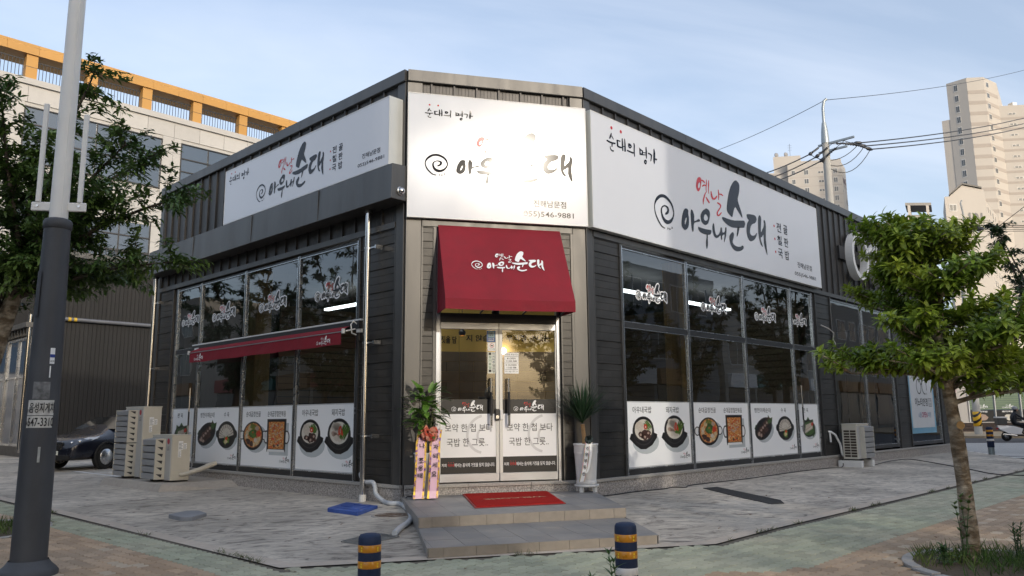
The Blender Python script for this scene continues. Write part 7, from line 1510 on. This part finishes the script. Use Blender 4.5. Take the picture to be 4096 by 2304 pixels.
mb = MB(); mb.tube([(-1.1, .3, 19.7), (1.3, -.4, 18.9)], .08, 6); mb.build('crossarm', M_PSTEEL, fpz)
mb = MB(); mb.sphere((1.1, -.3, 19.35), .28, 10, 6, (3, 1, .8)); mb.build('cable_joint', M_INS, fpz)
for k in range(4):
    a = Vector((60.7-1.0+.6*k, 49.1, 19.1-.15*k)); mb = MB(); mb.tube(catenary(a, a+Vector((-46, -6+2*k, -3.6)), 1.0, 20), .03, 5); tag(mb.build('overhead_wire', M_WIRE, None), 'low overhead wire leading left from the distant pole', 'wire', 'wires of the distant pole, left side')
    mb = MB(); mb.tube(catenary(a, a+Vector((40, -20, .5)), .9, 20), .03, 5); tag(mb.build('overhead_wire', M_WIRE, None), 'low overhead wire leading right from the distant pole', 'wire', 'wires of the distant pole, right side')
mb = MB(); mb.tube([Vector((49.0, 42, 12.0)), Vector((80, 24, 39))], .03, 5); tag(mb.build('overhead_wire', M_WIRE, None), 'single wire slanting up across the block numbered 101', 'wire')
spz = empty('striped_pole', (39.45, 28.83, road_z), label='concrete pole wrapped in black and yellow stripes beyond the crosswalk', cat='utility pole')
mb = MB(); mb.lathe([(.23, 0), (.17, 10)], n=18); mb.build('shaft', M_CONC, spz)
M_STRIPE = bpy.data.materials.new('hazard_stripe'); M_STRIPE.use_nodes = True; nt = M_STRIPE.node_tree; pb = nt.nodes['Principled BSDF']; tcn = N(nt, 'ShaderNodeTexCoord'); sp_ = N(nt, 'ShaderNodeSeparateXYZ'); nt.links.new(tcn.outputs['Object'], sp_.inputs[0])
m1 = N(nt, 'ShaderNodeMath', operation='MULTIPLY_ADD'); m1.inputs[1].default_value = -.85; nt.links.new(sp_.outputs['X'], m1.inputs[0]); nt.links.new(sp_.outputs['Z'], m1.inputs[2])
m2 = N(nt, 'ShaderNodeMath', operation='MULTIPLY'); m2.inputs[1].default_value = 2.6; nt.links.new(m1.outputs[0], m2.inputs[0]); m3 = N(nt, 'ShaderNodeMath', operation='FRACT'); nt.links.new(m2.outputs[0], m3.inputs[0]); m4 = N(nt, 'ShaderNodeMath', operation='GREATER_THAN'); m4.inputs[1].default_value = .58; nt.links.new(m3.outputs[0], m4.inputs[0])
mxs = N(nt, 'ShaderNodeMix', data_type='RGBA'); mxs.inputs['A'].default_value = (.72, .42, .02, 1); mxs.inputs['B'].default_value = (.015, .015, .015, 1); nt.links.new(m4.outputs[0], mxs.inputs['Factor']); nt.links.new(mxs.outputs['Result'], pb.inputs['Base Color']); pb.inputs['Roughness'].default_value = .5
mb = MB(); mb.lathe([(.228, .62), (.242, .63), (.236, 1.52), (.222, 1.53)], n=22); mb.build('hazard_wrap', M_STRIPE, spz)

# ---------------------------------------------------------------- unseen buildings mirrored in the glass; corner pair added to shade the side walls
hS = Vector((math.sin(SUN_AZ), -math.cos(SUN_AZ), 0)); eS = Vector((math.cos(SUN_AZ), math.sin(SUN_AZ), 0))
M_MIR1 = pm('render_grey_brown', (.27, .25, .22), .8, 0, .1, 1); M_MIR2 = pm('render_cream', (.42, .40, .36), .8, 0, .1, 1); M_MIR3 = pm('render_slate', (.22, .24, .26), .8, 0, .1, 1)
def block(O, ua, ud, p0, p1, depth_, H, mat, label, seed):
    g = empty('street_building', O+ua*(p0+p1)/2+Vector((0, 0, -.9)), label=label, cat='building', group='buildings across the streets outside the view'); gl_ = g.location.copy()
    Tb = lambda a, d, z: O+ua*a+ud*d+Vector((0, 0, z))-gl_
    mb = MB(Tb); mb.box((p0, 0, -.9), (p1, depth_, H)); mb.build('wall', mat, g); rr_ = random.Random(seed)
    nfl = int((H-4)/3.2); ncol = int((p1-p0-1)/2.6)
    ME_W = None
    for f in range(nfl):
        for c_ in range(ncol):
            a = p0+.8+c_*2.6; z = 4.6+f*3.2
            if a+1.7 > p1-.3: continue
            if ME_W is None:
                mb = MB(lambda x, d, zz: ua*x+ud*d+Vector((0, 0, zz))); mb.m = 0; mb.box((0, -.04, 0), (1.9, .02, 1.8)); mb.m = 1; mb.box((.08, -.05, .08), (.91, -.041, 1.72)); mb.box((.99, -.05, .08), (1.82, -.041, 1.72)); ME_W = mb.mesh('window', [M_APTW, M_APTG])
            P = Tb(a, 0, z); inst('window', ME_W, g, Matrix.Translation(P))
    for c_ in range(max(1, int((p1-p0)/4.5))):
        a = p0+.4+c_*4.5
        if a+4 > p1: break
        mb = MB(Tb); mb.box((a, -.06, 0), (a+4, .0, 2.9)); mb.build('shopfront', M_APTG, g)
        mb = MB(Tb); mb.box((a, -.25, 3.0), (a+4.1, .0, 4.0)); mb.build('shop_fascia', [pm('fascia_red', (.30, .05, .04), .5), M_PRINTW, pm('fascia_teal', (.04, .20, .20), .5), pm('fascia_ochre', (.30, .17, .08), .5)][rr_.randrange(4)], g)
    return g
block(hS*24, eS, hS, -14.2, -.35, 12, 18.5, M_MIR1, 'unseen brown-grey block added across the corner to keep sun off the left wall, mirrored in the entrance glass', 1)  # added pair of sun blockers; the gap between them lights the entrance corner
block(hS*26, eS, hS, 5.2, 19, 12, 18, M_MIR3, 'unseen slate block added across the corner to keep sun off the right wall', 3)
block(A+nL*20.5, dL, nL, -2, 13, 10, 9, M_MIR3, 'slate block across the left street, mirrored in the left windows', 2)
block(A+nL*20.5, dL, nL, 14, 30, 10, 10.5, M_MIR1, 'brown-grey block farther along the left street, mirrored in the left windows', 5)
block(A+nL*20.5, dL, nL, 31, 52, 10, 9, M_MIR2, 'cream block at the far end of the left street, mirrored in the left windows', 6)
block(B+nR*20, dR, nR, 7, 22, 10, 9, M_MIR1, 'brown block across the right street, mirrored in the right windows', 4)
block(B+nR*20, dR, nR, 23, 40, 10, 10.5, M_MIR3, 'slate block farther along the right street, mirrored in the right windows', 7)
block(B+nR*20, dR, nR, 41, 60, 10, 9, M_MIR2, 'cream block at the far end of the right street, mirrored in the right windows', 8)
block(A+nL*20.5, dL, nL, 53, 75, 10, 11, M_MIR1, 'brown-grey block at the very end of the left street', 9)
block(A+nL*20.5, dL, nL, 76, 110, 10, 10, M_MIR3, 'slate block closing the view down the left street', 10)
block(B+nR*20, dR, nR, 61, 84, 10, 11, M_MIR1, 'brown-grey block at the very end of the right street', 11)
block(B+nR*20, dR, nR, 85, 120, 10, 12, M_MIR3, 'slate block closing the view down the right street', 12)

# ================================================================ TREES AND GREENERY
M_BARK = pm('grey_brown_bark', (.17, .125, .08), .92, 0, .5, 22, .02, 30, stretch=(1, 1, 1.7), hue=(.36, .31, .24), tint_scale=7)
M_BARKD = pm('dark_bark', (.085, .065, .050), .9, 0, .3, 10, .006, 26)
def leafmat(name, c, c2, isl=.35, rough=.42, trans=.22):
    m = pm(name, c, rough, 0, .18, 4, isl_rand=isl, hue=c2, tint_scale=1.1, spec=.4); nt = m.node_tree; p = nt.nodes['Principled BSDF']; out = [n for n in nt.nodes if n.type == 'OUTPUT_MATERIAL'][0]
    tr = N(nt, 'ShaderNodeBsdfTranslucent'); src = p.inputs['Base Color'].links[0].from_socket; nt.links.new(src, tr.inputs[0]); mx = N(nt, 'ShaderNodeMixShader'); mx.inputs[0].default_value = trans
    nt.links.new(p.outputs[0], mx.inputs[1]); nt.links.new(tr.outputs[0], mx.inputs[2]); nt.links.new(mx.outputs[0], out.inputs[0]); return m
M_LA = leafmat('evergreen_leaf', (.17, .27, .032), (.30, .37, .045), trans=.32); M_LB = leafmat('cherry_leaf', (.075, .14, .036), (.13, .20, .046)); M_LC = leafmat('dark_far_leaf', (.034, .066, .026), (.045, .085, .028))
def branch(mb, pts, r0, r1, n=7):
    P = smooth_pts([Vector(p) for p in pts], 4); m = len(P); mb.tube(P, [r0+(r1-r0)*i/(m-1) for i in range(m)], n)
    return P
def bark_tube(mb, pts, radii, n=18, amp=.06, seed=1):
    """trunk with knobbly outline"""
    rn = random.Random(seed); P = smooth_pts([Vector(p) for p in pts], 8); m = len(P); rs = []
    k = len(radii)-1
    for i in range(m):
        t = i/(m-1)*k; j = min(int(t), k-1); rs.append((radii[j]+(radii[j+1]-radii[j])*(t-j))*(1+rn.uniform(-amp, amp)))
    mb.tube(P, rs, n)
def rosette(mb, P, d, rn, L=.15, n=11):
    d = d.normalized(); u = d.orthogonal().normalized(); w = d.cross(u)
    for i in range(n):
        a = i*2.4+rn.uniform(-.3, .3); t = i/n; el_ = .15+1.05*t+rn.uniform(-.15, .15)
        v = (u*math.cos(a)+w*math.sin(a))*math.cos(el_)+d*math.sin(el_)
        leaf(mb, P+d*(.05*t), v, d*.8+Vector((0, 0, .6)), L*rn.uniform(.75, 1.15), L*.40, rn.uniform(.3, .7), 4, 1.45, .3)
# --- evergreen street tree, right
tr = empty('evergreen_tree', (4.95, -5.45, gnd(4.95, -5.45)), label='small evergreen street tree with glossy whorled leaves and a sawn branch stub', cat='tree'); tz = tr.location.z
mb = MB(); bark_tube(mb, [(0, 0, -.05), (.0, .0, .5), (-.03, 0, 1.1), (-.09, 0, 1.7), (-.16, 0, 2.3), (-.14, .02, 2.9)], [.095, .072, .067, .060, .045, .024], 18, .06, 2); tk = mb.build('trunk', M_BARK, tr)
mb = MB(); c = Vector((-.04, -.105, 1.28)); mb.tube([c+Vector((-.0, .09, 0)), c+Vector((-.02, .02, .005))], [.05, .044], 12); mb.build('branch_stub', M_BARK, tk); mb = MB(); mb.tube([c+Vector((-.02, .02, .005)), c+Vector((-.021, .016, .005))], .041, 12); mb.build('cut_face', pm('cut_wood', (.42, .26, .11), .8), tk)
rn = random.Random(21); brs = MB(); lv = MB(); tips = []
mains = [(1.62, 12, .85, .25), (1.75, 150, .75, .2), (1.78, 265, .8, .35), (1.95, 60, .95, .35), (2.0, 200, .6, .3), (2.05, 320, .95, .25), (2.25, 110, .7, .5), (2.3, 240, .7, .5), (2.2, 10, .8, .32), (2.5, 165, .38, .8), (2.5, 300, .5, .7), (2.65, 80, .7, .8), (2.75, 210, .4, 1.1), (2.8, 330, .3, 1.4), (1.5, 330, 1.15, .12), (1.65, 225, .85, .2), (1.70, 20, 1.35, .2), (1.85, 355, 1.3, .35), (1.72, 168, .95, .10), (2.9, 120, .5, 1.2), (2.85, 60, .42, 2.5), (2.8, 190, .36, 1.6)]
tkx = lambda z: -.03-.13*max(0, (z-1.1))/1.2
for z, a, l, rise in mains:
    a = R(a+rn.uniform(-8, 8)); d = Vector((math.cos(a), math.sin(a), rise)); b = Vector((tkx(z), 0, z)); e = b+d.normalized()*l
    P = branch(brs, [b, b+d*l*.35+Vector((0, 0, .05)), e], .028, .009)
    for i in range(5):
        t = .35+.65*i/4; q = P[int(t*(len(P)-1))]; 
        for k in range(7):
            a2 = a+rn.uniform(-1.3, 1.3); d2 = Vector((math.cos(a2)*.8, math.sin(a2)*.8, rn.uniform(.1, .75))); l2 = rn.uniform(.10, .42); e2 = q+d2.normalized()*l2
            branch(brs, [q, q.lerp(e2, .5)+Vector((0, 0, .01)), e2], .008, .004, 5); tips.append((e2, d2)); tips.append((q.lerp(e2, .62)+Vector((rn.uniform(-.03, .03), rn.uniform(-.03, .03), .01)), d2+Vector((rn.uniform(-.6, .6), rn.uniform(-.6, .6), .2))))
for e2, d2 in tips: rosette(lv, e2, d2+Vector((0, 0, .5)), rn, rn.uniform(.072, .112), rn.randrange(10, 14))
brs.build('branches', M_BARK, tr); lv.build('crown', M_LA, tr, fix=False)
# --- cherry tree, left, leaning into the picture
def cherry(name, loc, label, seed, trunk, radii, heads, leafm, nleaf=26, L=.105, cat='tree', group=None, leafcap=None):
    t = empty(name, loc, label=label, cat=cat, group=group); rn = random.Random(seed)
    mb = MB(); bark_tube(mb, trunk, radii, 14, .04, seed); mb.build('trunk', M_BARKD if seed != 3 else M_BARK, t); br = MB(); lv = MB()
    for (b, e, r0) in heads:
        b, e = Vector(b), Vector(e); mid = b.lerp(e, .5)+Vector((rn.uniform(-.15, .15), rn.uniform(-.15, .15), .12)); P = branch(br, [b, mid, e], r0, .010)
        nb = 9
        for i in range(nb):
            tt = .22+.78*i/(nb-1); q = P[int(tt*(len(P)-1))]; ax = (e-b).normalized()
            for k in range(3):
                d = (ax*rn.uniform(.2, 1)+Vector((rn.uniform(-1, 1), rn.uniform(-1, 1), rn.uniform(-.35, .5)))).normalized(); l = rn.uniform(.35, .75)*(1.1-.4*tt); e2 = q+d*l-Vector((0, 0, .06)); Q = branch(br, [q, q.lerp(e2, .5)+Vector((0, 0, .04)), e2], .008, .003, 4)
                for j in range(nleaf):
                    u = rn.uniform(.12, 1); c = Q[min(len(Q)-1, int(u*len(Q)))]+Vector((rn.uniform(-.07, .07), rn.uniform(-.07, .07), rn.uniform(-.06, .06)))
                    dl = (d*.7+Vector((rn.uniform(-1, 1), rn.uniform(-1, 1), rn.uniform(-.75, .25)))).normalized(); leaf(lv, c, dl, (rn.uniform(-.3, .3), rn.uniform(-.3, .3), 1), L*rn.uniform(.7, 1.2), L*.42, rn.uniform(.1, .5), 2, .9, .2)
    br.build('branches', M_BARKD, t); lv.build('crown', leafm, t, fix=False); return t
ltz = gnd(-5.75, -.3)
heads = [((.62, -.18, 3.3), (1.35, -.5, 6.1), .05), ((.62, -.18, 3.3), (2.55, -.75, 4.35), .045), ((.5, -.15, 3.0), (2.55, -.85, 3.45), .040), ((.4, -.1, 2.8), (-.9, -.2, 5.0), .05), ((.62, -.2, 3.4), (.3, -.6, 5.6), .045), ((.62, -.1, 3.4), (1.9, .6, 5.3), .045), ((.6, -.2, 3.2), (1.3, -1.5, 4.3), .04), ((.3, -.1, 2.7), (-1.0, -.9, 3.7), .04), ((.5, -.1, 3.0), (.5, 1.1, 4.5), .04), ((.6, -.2, 3.3), (1.9, -.9, 5.0), .04), ((.55, -.1, 3.2), (-.3, .3, 5.9), .04), ((.6, -.1, 3.1), (1.7, .2, 3.4), .035), ((.5, -.2, 3.0), (.9, -.9, 3.35), .03), ((.4, -.2, 3.0), (.0, -1.0, 4.4), .03), ((.5, -.1, 3.0), (1.5, -.6, 4.2), .03), ((.3, -.1, 2.6), (.9, .5, 3.9), .03), ((.5, -.1, 3.1), (.7, -.5, 4.9), .03), ((.2, -.1, 2.6), (-.4, -.4, 3.3), .03)]
TREE_L = cherry('cherry_tree', (-5.75, -.3, ltz), 'dark leafy street tree leaning in behind the lamp post', 3, [(0, 0, -.05), (.1, -.03, 1.0), (.32, -.1, 2.2), (.62, -.2, 3.4)], [.15, .125, .11, .085], heads, M_LB, 66, .105)
# --- darker tree by the side road
heads2 = [((.0, 0, 2.2), (-1.9, .3, 6.3), .07), ((0, 0, 2.4), (1.6, -.6, 6.8), .07), ((0, 0, 2.2), (-2.2, -.6, 4.6), .06), ((0, 0, 2.6), (-.5, 1.6, 6.9), .06), ((0, 0, 2.5), (.3, -1.8, 5.6), .06), ((0, 0, 2.6), (1.9, .9, 5.2), .06), ((0, 0, 3), (-.4, -.2, 7.6), .06), ((0, 0, 2.3), (-1.3, -1.4, 5.4), .05), ((0, 0, 2.3), (1.2, 1.2, 4.4), .05)]
TREE_R = cherry('roadside_tree', (19.2, 5.0, -.4), 'dark roadside tree behind the evergreen tree, in front of the block numbered 101', 8, [(0, 0, -.05), (.05, 0, 1.2), (0, 0, 2.8)], [.17, .14, .11], heads2, M_LC, 40, .17)
# --- trees across the street, standing behind the viewpoint
spots = [(A+dL*q+nL*t, sc_) for q, t, sc_ in ((10.5, 6.3, 1.0), (18, 6.4, 1.15), (27, 6.2, 1.1), (4, 17.5, 1.2), (12, 17.0, 1.25), (20, 17.6, 1.2), (29, 17.2, 1.3), (38, 17.5, 1.2))]+[(B+dR*q+nR*t, sc_) for q, t, sc_ in ((22, 15.5, 1.2), (30, 16, 1.3), (14, 16, 1.25), (6, 16.5, 1.2), (38, 15, 1.3))]+[(Vector((-7.5, -19, 0)), 1.2), (Vector((9.5, -21, 0)), 1.1)]
for i, (p_, s) in enumerate(spots):
    c = copy_tree(TREE_R); c.location = (p_.x, p_.y, -.72); c.rotation_euler = (0, 0, i*1.3); c.scale = (s, s, s)
    c.name = 'street_tree'; tag(c, 'street tree outside the view, seen only as a reflection in the windows', 'tree', 'street trees outside the view')
# --- tree pits
M_SOIL = pm('soil', (.10, .075, .05), .95, 0, .35, 14, .02, 12); M_RING = pm('ring_stone', (.40, .38, .36), .8, 0, .15, 12, .002, 40, obj_rand=.1)
M_GRASS = leafmat('grass_blade', (.055, .115, .022), (.11, .15, .035), .4, .6); M_WEED = leafmat('weed_leaf', (.045, .11, .03), (.07, .14, .03), .3, .5)
for pi, ((px_, py_), pr) in enumerate(PITS):
    g = empty('tree_pit', (px_, py_, gnd(px_, py_)), label=['round tree pit edged with pale stones under the evergreen tree', 'round grassy tree pit beside the lamp post'][pi], cat='tree pit'); mb = MB(); n = 32; vs = [(0, 0, .015)]
    for j in range(1, 5):
        for i in range(n):
            a = 2*math.pi*i/n; r_ = (pr-.10)*j/4; x, y = r_*math.cos(a), r_*math.sin(a); vs.append((x, y, gnd(px_+x, py_+y)-g.location.z+.02*(1-j/4)-.006+random.uniform(-.012, .012)))
    mb.add(vs, [(0, 1+i, 1+(i+1) % n) for i in range(n)]+[(1+(j-1)*n+i, 1+j*n+i, 1+j*n+(i+1) % n, 1+(j-1)*n+(i+1) % n) for j in range(1, 4) for i in range(n)], True); mb.build('soil', M_SOIL, g, fix=False)
    m = 22
    for i in range(m):
        a0, a1 = 2*math.pi*(i+.03)/m, 2*math.pi*(i+.97)/m; poly = [(r_*math.cos(a), r_*math.sin(a)) for r_, a in ((pr-.10, a0), (pr, a0), (pr, (a0+a1)/2), (pr, a1), (pr-.10, a1), (pr-.10, (a0+a1)/2))]
        mb = MB(); zz = gnd(px_+poly[1][0], py_+poly[1][1])-g.location.z; mb.prism(poly, zz-.03, zz+.006+random.uniform(-.003, .003)); mb.build('ring_stone', M_RING, g, bevel=.004)
    mb = MB(); rn = random.Random(30+pi); cnt = 2600 if pi == 0 else 3000
    for i in range(cnt):
        r_ = (pr-.08)*math.sqrt(rn.random()); a = rn.uniform(0, 6.283); x, y = r_*math.cos(a), r_*math.sin(a)
        den = math.sin(x*3.1+1)*math.cos(y*2.7+pi)+rn.uniform(-.8, .8)
        if pi == 0 and (x < -.1 and y < -.2) and rn.random() < .8: continue
        if den < -.35: continue
        d = Vector((rn.uniform(-.7, .7), rn.uniform(-.7, .7), 1)); leaf(mb, (x, y, gnd(px_+x, py_+y)-g.location.z+.005), d, (rn.uniform(-1, 1), rn.uniform(-1, 1), .2), rn.uniform(.06, .17), rn.uniform(.006, .014), rn.uniform(.1, .6), 2, .7, .1)
    o = mb.build('grass', M_GRASS, g, fix=False); o['kind'] = 'stuff'
# leafy weeds round the evergreen's foot
def weed(x, y, h, stems, label, seed, narrow=False, group=None, z=None, mat=None):
    g = empty('weed', (x, y, gnd(x, y) if z is None else z), label=label, cat='plant', group=group); rn = random.Random(seed); st = MB(); lv = MB()
    for s in range(stems):
        a = rn.uniform(0, 6.283); top = Vector((math.cos(a)*.12*h, math.sin(a)*.12*h, h*rn.uniform(.75, 1))); b = Vector((rn.uniform(-.05, .05), rn.uniform(-.05, .05), 0)); P = branch(st, [b, b.lerp(top, .5)+Vector((0, 0, .02)), top], .006, .002, 5)
        n = int(70*h) if narrow else int(40*h)
        for i in range(n):
            t = (i+1)/n; q = P[min(len(P)-1, int(t*len(P)))]; a2 = i*2.4; el_ = .2+.7*t; d = Vector((math.cos(a2)*math.cos(el_), math.sin(a2)*math.cos(el_), math.sin(el_)))
            leaf(lv, q, d, (0, 0, 1), (.11 if narrow else .09)*(1.15-.5*t)*rn.uniform(.8, 1.2), .012 if narrow else .032, rn.uniform(.1, .4), 3, .8, .2)
    st.build('stem', M_WEED, g); lv.build('foliage', mat or M_WEED, g, fix=False); return g
weed(4.72, -5.62, .62, 3, 'tall dark weed standing left of the evergreen trunk', 1, mat=M_LB); weed(5.25, -5.72, .34, 6, 'bright green weed clump right of the evergreen trunk', 2, True); weed(4.42, -5.68, .18, 6, 'low broad-leaved weed at the left rim of the tree pit', 3); weed(5.55, -6.15, .22, 7, 'low green weed at the right of the tree pit', 4, True); weed(5.05, -6.05, .16, 8, 'small weed in the middle of the tree pit', 6); weed(5.3, -6.5, .2, 7, 'grassy weed at the front of the tree pit', 7, True)
weed(.47, -7.33, .60, 2, 'feathery dark green weed in front of the right bollard', 5, True)
weed(.36, -7.30, .50, 1, 'second, shorter feathery weed beside the right bollard', 12, True)
# grass growing in the joint between concrete and green paving
mb = MB(); rn = random.Random(44)
cc_ = contour(3.56, 4.16, 3.49, 12, 14)
tot = [(cc_[i], cc_[i+1]) for i in range(len(cc_)-1)]
for p, q in tot:
    Ls = (q-p).length; k = int(Ls*55)
    for i in range(k):
        t = rn.random(); c = p.lerp(q, t); den = math.sin(c.x*2.3)+math.sin(c.y*3.7+1.0)+math.sin((c.x+c.y)*5.1)
        if den < .75: continue
        for j in range(3):
            x, y = c.x+rn.uniform(-.03, .03), c.y+rn.uniform(-.03, .03); leaf(mb, (x, y, gnd(x, y)), (rn.uniform(-1, 1), rn.uniform(-1, 1), .7), (0, 0, 1), rn.uniform(.03, .09), .006, .4, 2, .7, .1)
o = mb.build('joint_grass', pm('dry_grass', (.10, .12, .045), .8, 0, .3, 9, isl_rand=.4), None, fix=False); tag(o, 'thin grass growing along the edge of the green paving', 'grass', kind='stuff')
# fallen leaves and litter
mb = MB()
for i in range(60):
    x, y = rn.uniform(-5, 7), rn.uniform(-5.8, 1)
    if dout(x, y) < .3 or zone(x, y) is None and dout(x, y) > 4.2 or (-.3 < x < 3 and y > -4.2): continue
    leaf(mb, (x, y, gnd(x, y)+.006), (rn.uniform(-1, 1), rn.uniform(-1, 1), .1), (0, 0, 1), rn.uniform(.04, .08), .03, .3, 2)
o = mb.build('fallen_leaves', pm('dry_leaf', (.16, .08, .03), .8, 0, .4, 9, isl_rand=.4), None, fix=False); tag(o, 'dry leaves scattered on the concrete and paving', 'leaves', kind='stuff')
